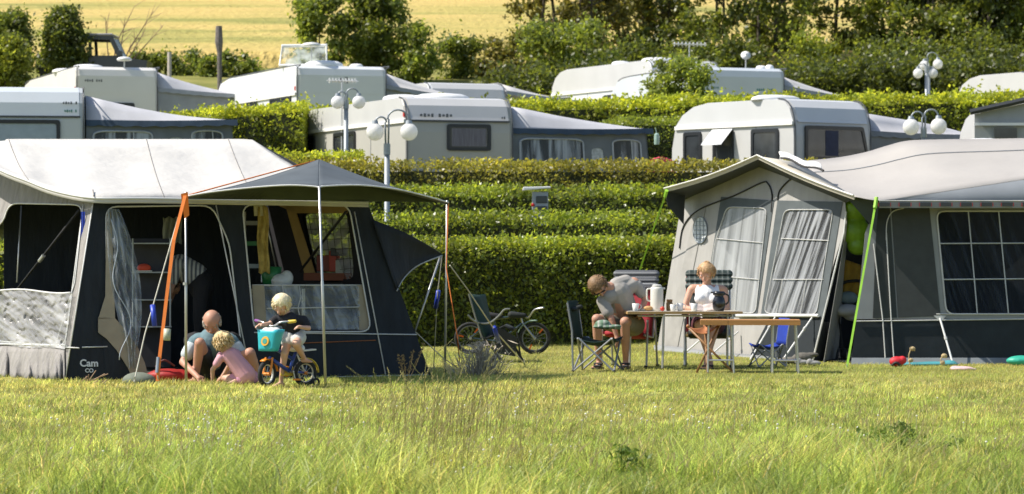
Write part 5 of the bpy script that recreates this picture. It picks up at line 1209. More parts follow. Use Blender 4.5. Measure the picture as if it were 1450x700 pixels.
    soft('play_mat', 1318, 40.5, [(-.25,0,.015,.3,.12,.03),(.05,0,.02,.32,.14,.035),(.25,.05,.03,.1,.1,.04)], mat('teal_cloth', (.05,.25,.28), .8, .2, 7, bump=.6), 'flat teal cloth on the grass along the right tent wall', 'cloth')
    soft('towel_bundle', 1362, 38.9, [(0,0,.02,.16,.12,.035),(-.08,0,.03,.07,.06,.03),(.1,0,.015,.09,.08,.02)], mat('pink_cloth', (.62,.42,.42), .85, .1, 9, bump=.6), 'crumpled pale pink cloth on the grass at right', 'cloth')
    soft('teal_bag', 1446, 40.6, [(0,0,.06,.2,.12,.07),(.14,0,.07,.14,.1,.07)], mat('teal_bag', (.03,.38,.27), .5, .15, 8, bump=.6), 'bright teal bag lying at the right edge of the picture', 'bag')
    for px, py, l in ((1291,500,'dry curled stalk of grass standing beside the red toy bag'),(1336,510,'dry curled stalk of grass lower on the teal cloth')):
        b = G(px-2,40.2); m = M(); t = P(px,py-6,40.2)
        m.tube(smoothline([b, b.lerp(t,.6)+V(-.03,0,0), t, t+V(.04,0,-.03)],5), [.008]*16, 5); m.ball(t+V(.01,0,0),(.04,.025,.03),8,6); m.ball(b.lerp(t,.35),(.035,.02,.03),8,6)
        o = m.build('dry_stalk', mat('stalk_straw', (.5,.38,.2), .9, .3, 20), None); setorigin(o, b); tag(o, l, 'plant', 'dry curled stalks')
    # shoes and cloth by the gable foot
    gs = mat('shoe_grey', (.3,.3,.29), .8, .2, 10)
    for px, Y, l in ((1152,40.4,'pale grey shoe by the dark foot of the gable, right one'),(1136,40.7,'pale grey shoe by the dark foot of the gable, left one')):
        soft('shoe', px, Y, [(0,0,.035,.1,.045,.035),(-.05,0,.05,.045,.04,.045)], gs, l, 'shoe', .008, 'shoes by the gable')
    soft('grey_jacket', 1128, 40.9, [(-.1,0,.05,.16,.1,.05),(.08,0,.09,.14,.08,.07),(.2,0,.13,.1,.05,.03)], mat('jacket_grey', (.14,.13,.11), .9, .3, 9, bump=.8), 'crumpled dark grey jacket on the ground beside the blue chair', 'jacket')
# ================================================================ FURNITURE
def loc2w(base, rz):
    R = Matrix.Translation(Vector(base)) @ Matrix.Rotation(rz, 4, 'Z'); return lambda x,y,z: R @ Vector((x,y,z))
def camp_chair(name, base, rz, fabric, label, s=1., arms=True, group=None, tube=None, edge=None):
    """folding quad chair; forward is local +x"""
    base = Vector(base); r = root(name, base, label, 'chair', group); q = loc2w(base, rz); w = lambda x,y,z: q(x*s,y*s,z*s)
    tb = tube or mat('chair_tube', (.3,.31,.32), .4, .1, metal=.5); k = .0115*s+.001
    F_ = [(.24,.27),(.24,-.27),(-.26,.27),(-.26,-.27)]
    for sy in (.27,-.27):      # crossed side legs
        M().tube([w(.25,sy,.01), w(-.2,sy*.98,.42)], k, 8).build('leg', tb, r); M().tube([w(-.27,sy,.01), w(.22,sy*.96,.42)], k, 8).build('leg', tb, r)
    M().tube([w(.25,.27,.01), w(.22,-.27,.42)], k, 8).build('leg', tb, r); M().tube([w(.25,-.27,.01), w(.22,.27,.42)], k, 8).build('leg', tb, r)
    M().tube([w(-.27,.27,.01), w(-.21,-.27,.42)], k, 8).build('leg', tb, r); M().tube([w(-.27,-.27,.01), w(-.21,.27,.42)], k, 8).build('leg', tb, r)
    for sy in (.27,-.27):
        M().tube([w(-.27,sy,.02), w(-.28,sy,.5), w(-.34,sy*1.02,.86)], k, 8).build('back_post', tb, r)
        if arms:
            M().tube([w(.23,sy,.4), w(.25,sy*1.04,.6)], k, 8).build('arm_post', tb, r)
            M().slab([w(-.3,sy*1.0-.035,.62),w(.28,sy*1.04-.035,.6),w(.28,sy*1.04+.035,.6),w(-.3,sy*1.0+.035,.62)], V(0,0,.012)).build('armrest', edge or mat('black_matt', (.012,.012,.014)), r)
    g = [[w(.25-.5*u, -.26+.52*v, .43-.06*math.sin(math.pi*u)-.05*math.sin(math.pi*v)) for v in [i/8 for i in range(9)]] for u in [i/8 for i in range(9)]]
    M().grid(g).build('seat', fabric, r, smooth=True, solid=.012)
    g = [[w(-.27-.065*u-.05*math.sin(math.pi*v), -.27+.54*v, .4+.48*u) for v in [i/8 for i in range(9)]] for u in [i/6 for i in range(7)]]
    M().grid(g).build('backrest', fabric, r, smooth=True, solid=.012)
    for x,y in F_: M().ball(w(x+(.01 if x>0 else -.01),y,.012), .02*s, 8, 6).build('foot', mat('black_matt', (.012,.012,.014)), r)
    return r
def relax_chair(base, rz, fabric, pad, edgec, label, recl=.30):
    base = Vector(base); r = root('reclining_chair', base, label, 'chair', 'padded reclining chairs'); w = loc2w(base, rz)
    al = mat('relax_frame', (.42,.43,.44), .35, .05, metal=.6); bk = mat('black_matt', (.012,.012,.014)); wood = mat('relax_wood', (.45,.32,.14), .6)
    for sy in (.3,-.3):
        M().tube([w(.22,sy,.03), w(.16,sy,.62)], .014, 8).build('leg', al, r); M().tube([w(-.3,sy,.03), w(-.2,sy,.62)], .014, 8).build('leg', al, r)
        M().tube([w(.24,sy,.035), w(.24,sy,.0)], .024, 8).build('foot', bk, r); M().tube([w(-.32,sy,.035), w(-.32,sy,.0)], .024, 8).build('foot', bk, r)
        M().slab([w(-.26,sy-.035,.64),w(.3,sy-.035,.66),w(.3,sy+.035,.66),w(-.26,sy+.035,.64)], V(0,0,.03)).build('armrest', bk, r, bevel=.01)
        M().tube([w(.2,sy*.9,.42), w(-.2,sy*.9,.38), w(-.2-recl,sy*.9,1.18)], .013, 8).build('frame', wood if sy < 0 else al, r)
    g = [[w(.24-.46*u, -.25+.5*v, .44-.05*u+.015*math.sin(u*20)) for v in [i/6 for i in range(7)]] for u in [i/10 for i in range(11)]]
    M().grid(g).build('seat', fabric, r, smooth=True, solid=.05)
    g = [[w(-.2-recl*u, -.25+.5*v, .42+.78*u+0) for v in [i/6 for i in range(7)]] for u in [i/10 for i in range(11)]]
    M().grid(g).build('backrest', fabric, r, smooth=True, solid=.045)
    m = M(); 
    for k,zz in enumerate((1.20,1.12,1.04)): m.cap(w(-.2-recl*(zz-.42)/.78+.045,-.26,zz), w(-.2-recl*(zz-.42)/.78+.045,.26,zz), .05, .05, 12)
    m.build('head_cushion', pad, r, smooth=True)
    M().slab([w(-.2,-.26,.45),w(-.2-recl,-.26,1.2),w(-.2-recl,-.3,1.2),w(-.2,-.3,.45)], V(0,-.02,0)).build('side_edge', edgec, r)
    return r
def stripes(name, cols, scale, axis='z', check=False, rough=.85):
    """woven stripes or a plaid"""
    m, nt, b = _nt(name); N, L = nt.nodes, nt.links; tc = N.new('ShaderNodeTexCoord'); sp = N.new('ShaderNodeSeparateXYZ'); L.new(tc.outputs['Object'], sp.inputs[0])
    def band(sock, sc):
        a = N.new('ShaderNodeMath'); a.operation = 'MULTIPLY'; a.inputs[1].default_value = sc; L.new(sock, a.inputs[0])
        f = N.new('ShaderNodeMath'); f.operation = 'FRACT'; L.new(a.outputs[0], f.inputs[0]); c = N.new('ShaderNodeValToRGB'); c.color_ramp.interpolation = 'CONSTANT'
        e = c.color_ramp.elements; e[0].position = 0; e[0].color = (*cols[0],1); e[1].position = .5; e[1].color = (*cols[1],1)
        for i, cc in enumerate(cols[2:]): k = e.new(.75+.12*i); k.color = (*cc,1)
        L.new(f.outputs[0], c.inputs[0]); return c.outputs[0]
    o = band(sp.outputs['Z' if axis == 'z' else 'X'], scale)
    if check:
        o2 = band(sp.outputs['X'], scale); mx = N.new('ShaderNodeMix'); mx.data_type = 'RGBA'; mx.inputs[0].default_value = .5; L.new(o, mx.inputs[6]); L.new(o2, mx.inputs[7]); o = mx.outputs[2]
    L.new(o, b.inputs['Base Color']); b.inputs['Roughness'].default_value = rough; MATS[name] = m; return m
def build_furniture():
    al = mat('table_alu', (.5,.5,.5), .35, .05, metal=.6); wood = mat('table_wood', (.5,.31,.12), .5, .12, 5, stretch=(1,8,8)); dark = mat('table_dark', (.12,.08,.05), .6)
    # main table
    b = G(966,39.3); r = root('camping_table', b, 'long camping table with a pale wood edge set with jugs and cups', 'table', 'folding camping tables'); q = loc2w(b, math.radians(4)); H = .735
    m = M(); c = [q(-.735,-.36,H),q(.725,-.36,H),q(.725,.36,H),q(-.735,.36,H)]; m.slab(c, V(0,0,-.028)); m.build('table_top', wood, r, bevel=.004)
    m = M(); m.slab([q(-.725,-.35,H+.002),q(.715,-.35,H+.002),q(.715,.35,H+.002),q(-.725,.35,H+.002)], V(0,0,.004)); m.build('top_sheet', mat('table_sheet', (.6,.55,.45), .4, .06), r)
    for x,y,xo in ((-.27,-.31,-.02),(.60,-.31,.0),(-.62,.31,-.02),(.62,.31,.0)):
        p0, p1 = q(x,y,H-.03), q(x+xo,y,.0); l = M().tube([p0,p1], .0155, 8).build('leg', al, r)
        ORG[l.name] = ORG[r.name]; M().tube([p1+V(0,0,.03), p1], .02, 8).build('leg_cap', mat('black_matt', (.012,.012,.014)), l)
    M().tube([q(-.6,-.31,H-.05), q(.6,-.31,H-.05)], .012, 6).build('rail', al, r)
    # second, lower table
    b = G(1063,38.2); r2 = root('camping_table', b, 'low two leaf folding table with a thick brown edge, right of the set table', 'table', 'folding camping tables'); q2 = loc2w(b, math.radians(-3)); H2 = .655
    for a0, a1 in ((-.62,-.285),(-.28,.60)): M().slab([q2(a0,-.28,H2),q2(a1,-.28,H2),q2(a1,.28,H2),q2(a0,.28,H2)], V(0,0,-.062)).build('table_leaf', mat('table_brown', (.42,.2,.06), .55, .12, 4, stretch=(1,10,10)), r2, bevel=.006)
    for x0, x1 in ((-.52,-.24),(.27,.55)):
        for yy in (-.22,.22):
            M().tube([q2(x0,yy,H2-.06), q2(x0-.01,yy,0)], .0125, 8).build('leg', al, r2); M().tube([q2(x1,yy,H2-.06), q2(x1+.03,yy,0)], .0125, 8).build('leg', al, r2)
        M().tube([q2(x0,-.22,.16), q2(x1+.02,-.22,.16)], .013, 6).build('crossbar', al, r2); M().tube([q2(x1,-.22,.16), q2(x1,.22,.16)], .01, 6).build('crossbar', al, r2)
    # things on the main table
    def top(px, dy=0): 
        X = (px-725)/F*(39.3+dy); return V(X, 39.3+dy, H+.007)
    wht = mat('crockery_white', (.72,.71,.68), .3, .03); 
    b = top(930,-.1); r = root('thermos_jug', b, 'tall white thermos jug with a side handle on the long table', 'jug')
    M().lathe(b, [(.001,0),(.078,0),(.082,.02),(.082,.27),(.074,.3),(.06,.305),(.001,.307)], 24).build('body', mat('thermos_white', (.68,.66,.6), .35, .04), r, smooth=True)
    M().tube(smoothline([b+V(-.075,0,.28),b+V(-.12,0,.27),b+V(-.125,0,.2),b+V(-.12,0,.14),b+V(-.078,0,.12)],6), .011, 8).build('handle', mat('thermos_white', (.68,.66,.6)), r, smooth=True)
    m = M(); m.lathe(b+V(0,0,.305), [(.06,0),(.062,.015),(.045,.03),(.001,.032)], 20); m.box(b+V(.08,0,.285),(.05,.03,.025)); m.build('lid', mat('thermos_grey', (.5,.49,.46), .4), r)
    b = top(1018,-.18); r = root('black_jug', b, 'shiny black rounded jug at the right end of the long table', 'jug'); bk = mat('jug_black', (.01,.01,.012), .2, spec=.7)
    M().lathe(b, [(.001,0),(.06,0),(.078,.04),(.083,.1),(.073,.15),(.058,.18),(.055,.195),(.075,.2),(.08,.235),(.06,.25),(.001,.25)], 24).build('body', bk, r, smooth=True)
    M().tube(smoothline([b+V(.07,0,.22),b+V(.12,0,.19),b+V(.12,0,.12),b+V(.085,0,.08)],6), .011, 8).build('handle', bk, r, smooth=True)
    M().box(b+V(-.08,0,.235),(.05,.03,.02)).build('spout', bk, r, bevel=.006)
    for i,(px,dy,l,s,tilt) in enumerate([(900,-.2,'white cup on a saucer at the left end of the long table',1.15,0),(953,-.25,'white cup right of the thermos jug, left of the pair',1.,0),(963,-.05,'taller white cup beside the glass jar',1.15,0),(983,-.25,'white cup in front of the woman',1.15,0)]):
        b = top(px,dy); r = root('cup', b+V(0,0,0), l, 'cup', 'white cups on the long table')
        M().lathe(b, [(.001,0),(.026*s,0),(.03*s,.01),(.04*s,.085*s),(.037*s,.085*s),(.028*s,.015),(.001,.014)], 18).build('bowl', wht, r, smooth=True)
        if i != 3: M().tube(smoothline([b+V(.036*s,0,.07*s),b+V(.06*s,0,.06*s),b+V(.055*s,0,.03*s),b+V(.032*s,0,.02)],5), .005, 6).build('handle', wht, r)
    b = top(899,-.2); o = M().lathe(b+V(0,0,-.004), [(.001,0),(.05,0),(.085,.008),(.08,.009),(.001,.005)], 20).build('saucer', wht, None, smooth=True); setorigin(o, b); tag(o, 'white saucer under the leftmost cup', 'saucer')
    b = top(911,-.05); o = M().lathe(b, [(.001,0),(.07,0),(.115,.02),(.11,.024),(.001,.01)], 22).build('plate', wht, None, smooth=True); setorigin(o, b); tag(o, 'white plate with bread between cup and thermos jug', 'plate')
    b = top(918,-.15); o = M().ball(b+V(0,0,.035),(.06,.045,.03),12,8).build('bread_roll', mat('bread', (.5,.3,.12), .8, .2, 20), None, smooth=True); setorigin(o, b); tag(o, 'brown bread roll lying beside the thermos jug', 'bread')
    b = top(948,0); r = root('glass_jar', b, 'glass jar with a brown lid behind the cups', 'jar')
    M().lathe(b, [(.001,0),(.04,0),(.042,.01),(.042,.1),(.03,.115),(.001,.115)], 18).build('glass', mat('jar_brown', (.28,.17,.06), .2, .3, 10), r, smooth=True); M().lathe(b+V(0,0,.115), [(.001,0),(.038,0),(.038,.028),(.001,.029)], 18).build('lid', mat('jar_lid', (.25,.13,.04), .4), r)
    b = top(938,-.28); o = M().ball(b+V(0,0,.03),.03,12,8).build('tomato', mat('tomato_red', (.55,.04,.02), .35), None, smooth=True); setorigin(o, b); tag(o, 'small red tomato at the foot of the thermos jug', 'tomato')
    # stool with leather sling
    b = G(1000,38.35); r = root('leather_stool', b, 'three legged folding stool with a brown leather sling seat', 'stool'); le = mat('leather_tan', (.4,.16,.06), .45, .15, 6); sw = mat('stool_wood', (.26,.13,.05), .5)
    a1, a2, a3 = P(974,462,38.2), P(1018,460,38.2), P(998,462,38.75)
    c = (a1+a2+a3)/3-V(0,0,.17); n = 10; rows = []
    for i in range(n+1):
        t = i/n; e0 = a1.lerp(a3,t); e1 = a2.lerp(a3,t); rows.append([e0.lerp(e1,k/n)+V(0,0,-.42*(k/n)*(1-k/n)*(1-t)-.13*t*(1-t)) for k in range(n+1)])
    M().grid(rows).build('seat', le, r, smooth=True, solid=.01)
    for a in (a1,a2,a3): M().ball(a, .022, 10, 7).build('corner_pocket', le, r, smooth=True)
    for a, e in ((a1,G(1040,38.0)),(a2,G(986,38.1)),(a3,G(1002,38.0))): M().tube([a+V(0,0,-.01), e+V(0,0,0)], .0145, 8).build('leg', sw, r, smooth=True)
    # chairs
    gr = mat('chair_green', (.007,.026,.019), .92, .2, 6); bl = mat('chair_blue', (.01,.04,.33), .7, .15, 6); bk2 = mat('chair_black', (.014,.018,.016), .8, .2, 6)
    camp_chair('folding_chair', G(848,38.6), math.radians(-14), gr, 'dark green folding chair in front of the bending man', 1.0, arms=False, group='folding chairs with fabric seats')
    camp_chair('folding_chair', G(1086,39.9), math.radians(195), bl, 'small blue child folding chair behind the low brown table', .72, arms=False, group='folding chairs with fabric seats')
    # cloth on the green chair
    b = P(858,463,38.7); m = M(); m.ball(b,(.17,.13,.03)); m.ball(b+V(-.04,-.02,.04),(.1,.09,.05)); m.ball(b+V(.1,0,.01),(.1,.1,.02)); m.box(b+V(.02,0,.0),(.3,.18,.03),.3,.1,.1)
    o = m.build('striped_towel', stripes('towel_stripes', [(.12,.2,.13),(.33,.34,.3),(.2,.26,.2)], 14, 'x'), None, smooth=True, remesh=.012, smoothit=2); setorigin(o, G(858,38.7)); o.location = o.location; tag(o, 'folded green and grey striped towel on the green chair seat', 'towel')
    # bag hanging over the green chair back
    b = P(820,438,38.8); m = M(); m.ball(b+V(-.08,0,.0),(.07,.09,.03)); m.cap(b+V(-.14,-.03,-.02), b+V(.02,.0,.03), .022,.03)
    o = m.build('draped_jacket', bk2, None, smooth=True, remesh=.012, smoothit=2); setorigin(o, b); tag(o, 'black strap bundle draped over the green chair back', 'jacket')
    # recliners
    plaid = stripes('plaid_dark', [(.015,.03,.028),(.05,.07,.065),(.22,.24,.22)], 14, check=True); stripe = stripes('grey_stripes', [(.07,.075,.085),(.2,.21,.22)], 22)
    red = mat('recliner_red', (.32,.02,.03), .8, .15, 6); na = mat('recliner_navy', (.02,.03,.08), .8, .15, 6)
    relax_chair(G(1003,40.05), math.radians(-95), mat('recliner_dark', (.03,.035,.035), .85, .2), plaid, red, 'reclining chair with a dark plaid head cushion in which the woman sits', .26)
    relax_chair(G(890,39.9), math.radians(-108), red, stripe, mat('recliner_cream', (.4,.36,.27), .8), 'red reclining chair with a grey striped head cushion behind the bending man', .22)
    # dark recliner by the bike
    b = G(700,41.6); r = root('reclining_chair', b, 'dark folding lounge chair standing alone in front of the bicycle', 'chair', 'padded reclining chairs'); w = lambda px,py,d=0.: P(px,py,41.6+d)
    tb = mat('lounge_frame', (.22,.23,.2), .4, .1, metal=.4)
    for d in (-.26,.26):
        M().tube([w(664,416,d), w(673,448,d), w(684,482,d)], .014, 8).build('back_post', tb, r)
        M().tube(smoothline([w(662,446,d),w(674,456,d),w(692,458,d),w(706,448,d),w(714,439,d),w(722,438,d)],5), .014, 8).build('armrest', tb if d < 0 else bk2, r)
        M().tube([w(680,470,d), G(711,41.6+d)], .012, 8).build('leg', bk2, r); M().tube([w(716,470,d), G(696,41.6+d)], .012, 8).build('leg', bk2, r)
        M().tube([w(712,462,d), G(741,41.6+d)], .012, 8).build('leg', bk2, r); M().tube([w(732,470,d), G(738,41.6+d)], .012, 8).build('leg', bk2, r)
    M().grid([[w(665+a*21/8, 417+a*62/8, -.27), w(676+a*20/8, 418+a*60/8, 0.), w(686+a*12/8, 417+a*56/8, .27)] for a in range(9)]).build('backrest', mat('lounge_green', (.014,.045,.035), .8, .2, 6), r, smooth=True, solid=.03)
    m = M()
    m.grid([[w(680+i*4,478+2*math.sin(i),-.27), w(684+i*4,472,.0), w(688+i*4,470,.27)] for i in range(6)]); m.grid([[w(702+i*6,462+abs(i-2)*3,-.27), w(706+i*6,460+abs(i-2)*3,.27)] for i in range(5)])
    m.build('seat', bk2, r, smooth=True, solid=.03)
    
    for d in (-.275,.2): M().grid([[w(704,462,d), w(732,478,d)],[w(700,500,d), w(730,505,d)]]).build('side_cloth', bk2, r, solid=.01)
def bicycle():
    Y = 43.6; b = G(711,Y); r = root('bicycle', b, 'children bicycle with grey rims and orange reflectors leaning at the hedge', 'bicycle')
    blk = mat('tyre', (.02,.02,.02)); st = mat('steel', (.45,.45,.45), .3, metal=.8); gr = mat('fender_mint', (.2,.28,.2), .4, .1); fr = mat('bike_frame_dark', (.03,.05,.04), .35, coat=.4)
    R = .225; zc = b.z+R
    for k, px in enumerate((666,757)):
        c = V((px-725)/F*Y, Y, zc); w = M().torus(c, R-.02, .022, (0,1,0), 32, 8).build('wheel', blk, r, smooth=True); ORG[w.name] = ORG[r.name]
        M().torus(c, R-.05, .010, (0,1,0), 32, 6).build('rim', mat('rim_dull', (.22,.22,.22), .5, metal=.3), w, smooth=True)
        m = M()
        for i in range(14):
            a = 2*math.pi*i/14; m.tube([c, c+V(math.cos(a),0,math.sin(a))*(R-.05)], .0018, 3)
        m.build('spokes', st, w); M().tube([c-V(0,.04,0),c+V(0,.04,0)], .022, 10).build('hub', st, w)
        for a in (.9,2.9) if k == 0 else (.85,-2.0): M().box(c+V(math.cos(a),-.01,math.sin(a))*(R*.6),(.075,.015,.022), ry=-a).build('reflector', mat('reflector_orange', (.75,.13,.01), .3), w)
    w = lambda px,py,d=0.: P(px,py,Y+d); fw, bw = w(757,0), w(666,0); fw.z = bw.z = zc
    m = M(); bb = w(706,484); seat = w(699,452); head = w(737,447); head2 = w(740,458)
    for a, c in ((bb,seat),(seat,head),(bb,head2),(bw,seat),(bw,bb)): m.tube([a,c], .016, 8)
    m.build('frame', fr, r); M().tube([head, head2, fw+V(0,-.045,0)], .014, 8).build('fork', st, r)
    M().tube(smoothline([w(770,436,-.22),w(757,439,-.15),w(748,450,-.05),w(738,445,0),w(748,450,.05),w(757,439,.15),w(770,436,.22)],5), .013, 8).build('handlebar', st, r, smooth=True)
    m = M(); m.cap(w(692,447),w(709,448),.05,.03); m.build('saddle', blk, r, smooth=True)
    m = M(); 
    pts = [fw+V(math.cos(a),0,math.sin(a))*(R+.02) for a in [math.pi*(.45+.55*i/12) for i in range(13)]]
    M().grid([[p+V(0,-.035,0) for p in pts],[p+V(0,0,.012) for p in pts],[p+V(0,.035,0) for p in pts]]).build('mudguard', gr, r, smooth=True, solid=.006)
    M().torus(bb, .07, .008, (0,1,0), 22, 6).build('chainring', st, r); M().tube([bb, bb+V(.1,-.05,-.08)], .01, 6).build('crank', st, r); M().box(bb+V(.1,-.09,-.08),(.08,.06,.02)).build('pedal', blk, r)
    M().cap(w(724,446,-.05),w(742,447,-.05),.05,.035).build('handlebar_bag', mat('chair_black', (.014,.018,.016)), r, smooth=True)
def kids_bike():
    Y = 34.3; b = G(411,Y); r = root('child_bicycle', b, 'small blue and orange child bicycle with a turquoise basket and stabilisers', 'bicycle')
    tan = mat('tyre_cream', (.5,.46,.36), .7); blk = mat('tyre', (.02,.02,.02)); blu = mat('bike_blue', (.01,.05,.3), .3, coat=.5); org = mat('bike_orange', (.75,.24,.02), .4); st = mat('steel', (.45,.45,.45)); wh = mat('bike_white', (.65,.65,.62), .4); yel = mat('bike_yellow', (.7,.5,.06), .45)
    # bike heads towards the camera and to the left
    hd = V(-.80,-.60,0).normalized(); sd = V(hd.y,-hd.x,0)
    rc = G(432,Y+.12)+V(0,0,.152); fc = rc+hd*.50; fc.z = .152; fdir = V(-.55,-.83,0).normalized(); fs = V(fdir.y,-fdir.x,0)
    for c, ax, tcol in ((rc,sd,tan),(fc,fs,blk)):
        w = M().torus(c,.127,.026,ax,30,10).build('wheel', blk, r, smooth=True); ORG[w.name] = ORG[r.name]
        M().torus(c,.108,.015,ax,30,6).build('rim', tan if tcol is tan else wh, w, smooth=True); m = M(); u = ax.orthogonal().normalized(); v = ax.cross(u)
        for i in range(10):
            a = 2*math.pi*i/10; m.tube([c,c+(u*math.cos(a)+v*math.sin(a))*.1], .003, 3)
        m.build('spokes', st, w); M().tube([c-ax*.04,c+ax*.04],.018,8).build('hub', org, w)
    bb = rc.lerp(fc,.42)+V(0,0,.02); head = fc-fdir*.08+V(0,0,.30); headlow = fc-fdir*.04+V(0,0,.18); seat = rc+hd*.12+V(0,0,.24)
    for nm, a, c, mt_, rr in (('frame',bb,headlow,blu,.022),('frame',seat,bb,blu,.018),('frame',seat.lerp(bb,.4),head,blu,.02),('chain_stay',rc,bb,blu,.014),('seat_stay',rc,seat,wh,.011)): M().tube([a,c],rr,8).build(nm, mt_, r, smooth=True)
    M().tube([head,head+V(0,0,.23)],.014,8).build('stem', st, r)
    for s in (-1,1): M().tube([headlow+fs*.045*s, fc+fs*.05*s],.012,8).build('fork', org, r)
    pts = [fc+(V(0,0,1)*math.sin(a)-fdir*math.cos(a)*1)*.165 for a in [math.pi*(.05+.62*i/10) for i in range(11)]]
    M().grid([[p+fs*.032 for p in pts],[p for p in pts],[p-fs*.032 for p in pts]]).build('mudguard', org, r, smooth=True, solid=.008)
    pts = [rc+(V(0,0,1)*math.sin(a)-hd*math.cos(a))*.165 for a in [math.pi*(.0+.6*i/10) for i in range(11)]]
    M().grid([[p+sd*.03 for p in pts],[p for p in pts],[p-sd*.03 for p in pts]]).build('mudguard', yel, r, smooth=True, solid=.008)
    hb = head+V(0,0,.23); M().tube(smoothline([hb+fs*.26-fdir*.06+V(0,0,.05),hb+fs*.13+V(0,0,.04),hb+fs*.04,hb-fs*.04,hb-fs*.13+V(0,0,.04),hb-fs*.26-fdir*.06+V(0,0,.05)],5),.011,8).build('handlebar', st, r, smooth=True)
    for s in (-1,1): M().cap(hb+fs*.21*s-fdir*.045+V(0,0,.045), hb+fs*.275*s-fdir*.07+V(0,0,.052), .02,.018).build('grip', yel if s < 0 else mat('grip_purple', (.2,.06,.25), .5), r, smooth=True)
    M().box(bb+V(0,0,.0)+sd*.045,(.17,.02,.1),rz=math.atan2(hd.y,hd.x)).build('chain_guard', yel, r, bevel=.03); M().torus(bb+sd*.05,.05,.01,sd,20,6).build('chainring', org, r)
    M().tube([bb-sd*.09,bb+sd*.09],.01,6).build('crank', st, r)
    for s in (-1,1):
        e = bb+sd*.09*s+V(0,0,.085*s)+hd*.02*s; M().tube([bb+sd*.085*s,e],.009,6).build('crank', st, r); M().box(e+sd*.035*s,(.08,.05,.02),rz=math.atan2(hd.y,hd.x)).build('pedal', org, r, bevel=.004)
    m = M(); m.cap(seat+V(0,0,.03)-hd*.06, seat+V(0,0,.03)+hd*.09,.05,.025); m.build('saddle', wh, r, smooth=True)
    M().slab([seat-hd*.08+sd*.045+V(0,0,.0),seat-hd*.24+sd*.045+V(0,0,.01),seat-hd*.24-sd*.045+V(0,0,.01),seat-hd*.08-sd*.045],V(0,0,.015)).build('carrier', wh, r, bevel=.004)
    for s in (-1,1):
        e = rc+sd*.15*s+V(0,0,-.1)-hd*.05; M().tube([rc+sd*.03*s,rc+sd*.13*s+V(0,0,.0),e],.007,6).build('stabiliser_arm', st, r); w = M().torus(e,.036,.014,sd,18,6).build('stabiliser_wheel', blk, r, smooth=True)
    # turquoise basket with a rounded bottom and a round orange-yellow sticker
    tq = mat('basket_turquoise', (.03,.42,.5), .35, .05); c = fc+V(.035,-.03,.375); z = V(.13,0,.99)
    rows = []
    for t in [i/6 for i in range(7)]:
        k = .72+.28*t; a, d = .15*k, .085*k; row = []
        for i in range(24):
            q = 2*math.pi*i/24; cx, sx = math.cos(q), math.sin(q); cx = math.copysign(abs(cx)**.5,cx); sx = math.copysign(abs(sx)**.5,sx); row.append(c+fs*a*cx+fdir*d*sx+z*(-.12+.235*t))
        rows.append(row+[row[0]])
    rows = [[sum(rows[0][:-1],V(0,0,0))/24]*25]+rows
    bo = M().grid(rows).build('basket', tq, r, smooth=True, solid=.008); ORG[bo.name] = ORG[r.name]
    n = fdir; o = c+fdir*.083; cir = lambda rr, off: [o+n*off+fs*rr*math.cos(q)+z*(rr*math.sin(q)-.01) for q in [2*math.pi*i/22 for i in range(22)]]
    M().slab(cir(.052,-.006), n*.012).build('sticker', mat('sticker_orange', (.75,.38,.04), .4), bo); M().slab(cir(.03,.004), n*.006).build('sticker_centre', mat('sticker_teal', (.05,.3,.25), .4), bo)
    m = M(); m.ball(c+V(.02,0,.09),(.09,.07,.05)); m.ball(c+V(.06,.02,.1),(.06,.05,.04)); m.ball(c+V(-.04,0,.1),(.05,.05,.04))
    p = m.build('white_cloth', mat('cloth_white', (.72,.72,.7), .85, .06, 12, bump=.8), None, smooth=True, remesh=.01, smoothit=1); setorigin(p, c+V(0,0,.05)); tag(p, 'crumpled white cloth in the turquoise bicycle basket', 'cloth')
    return hb, fs, seat, bb, fdir, hd, sd
# ================================================================ PEOPLE
SKIN = {}
def skinm(name, c): return mat('skin_'+name, c, .5, .06, 6, spec=.35)
def person(label, base, name='person', grp=None):
    return root(name, base, label, 'person', grp)
def head_shape(m, c, R, face, up, jaw=1.):
    """head of radius R (half height), face = unit facing direction, up = unit crown direction"""
    f = Vector(face).normalized(); u = Vector(up); u = (u-f*u.dot(f)).normalized(); s = f.cross(u)
    rot = Matrix((s,f,u)).transposed()
    m.ball(c+u*R*.18, (R*.74,R*.86,R*.82), 20, 14, rot)                       # cranium
    m.ball(c+f*R*.22-u*R*.32, (R*.56*jaw,R*.6,R*.62), 16, 12, rot)             # face and jaw
    m.ball(c+f*R*.5-u*R*.78, (R*.24,R*.22,R*.17), 10, 8, rot)                  # chin
    m.cap(c+f*R*.8+u*R*.05, c+f*R*.98-u*R*.27, R*.09, R*.15, 8)               # nose
    m.cap(c+f*R*.76+u*R*.2-s*R*.32, c+f*R*.76+u*R*.2+s*R*.32, R*.12, R*.12, 8)  # brow
    for q in (-1,1):
        m.ball(c+s*R*.72*q-u*R*.08, (R*.1,R*.17,R*.24), 8, 8, rot)            # ears
        m.ball(c+f*R*.6-u*R*.22+s*R*.34*q, (R*.24,R*.2,R*.2), 8, 8, rot)      # cheeks
    return rot, s, f, u
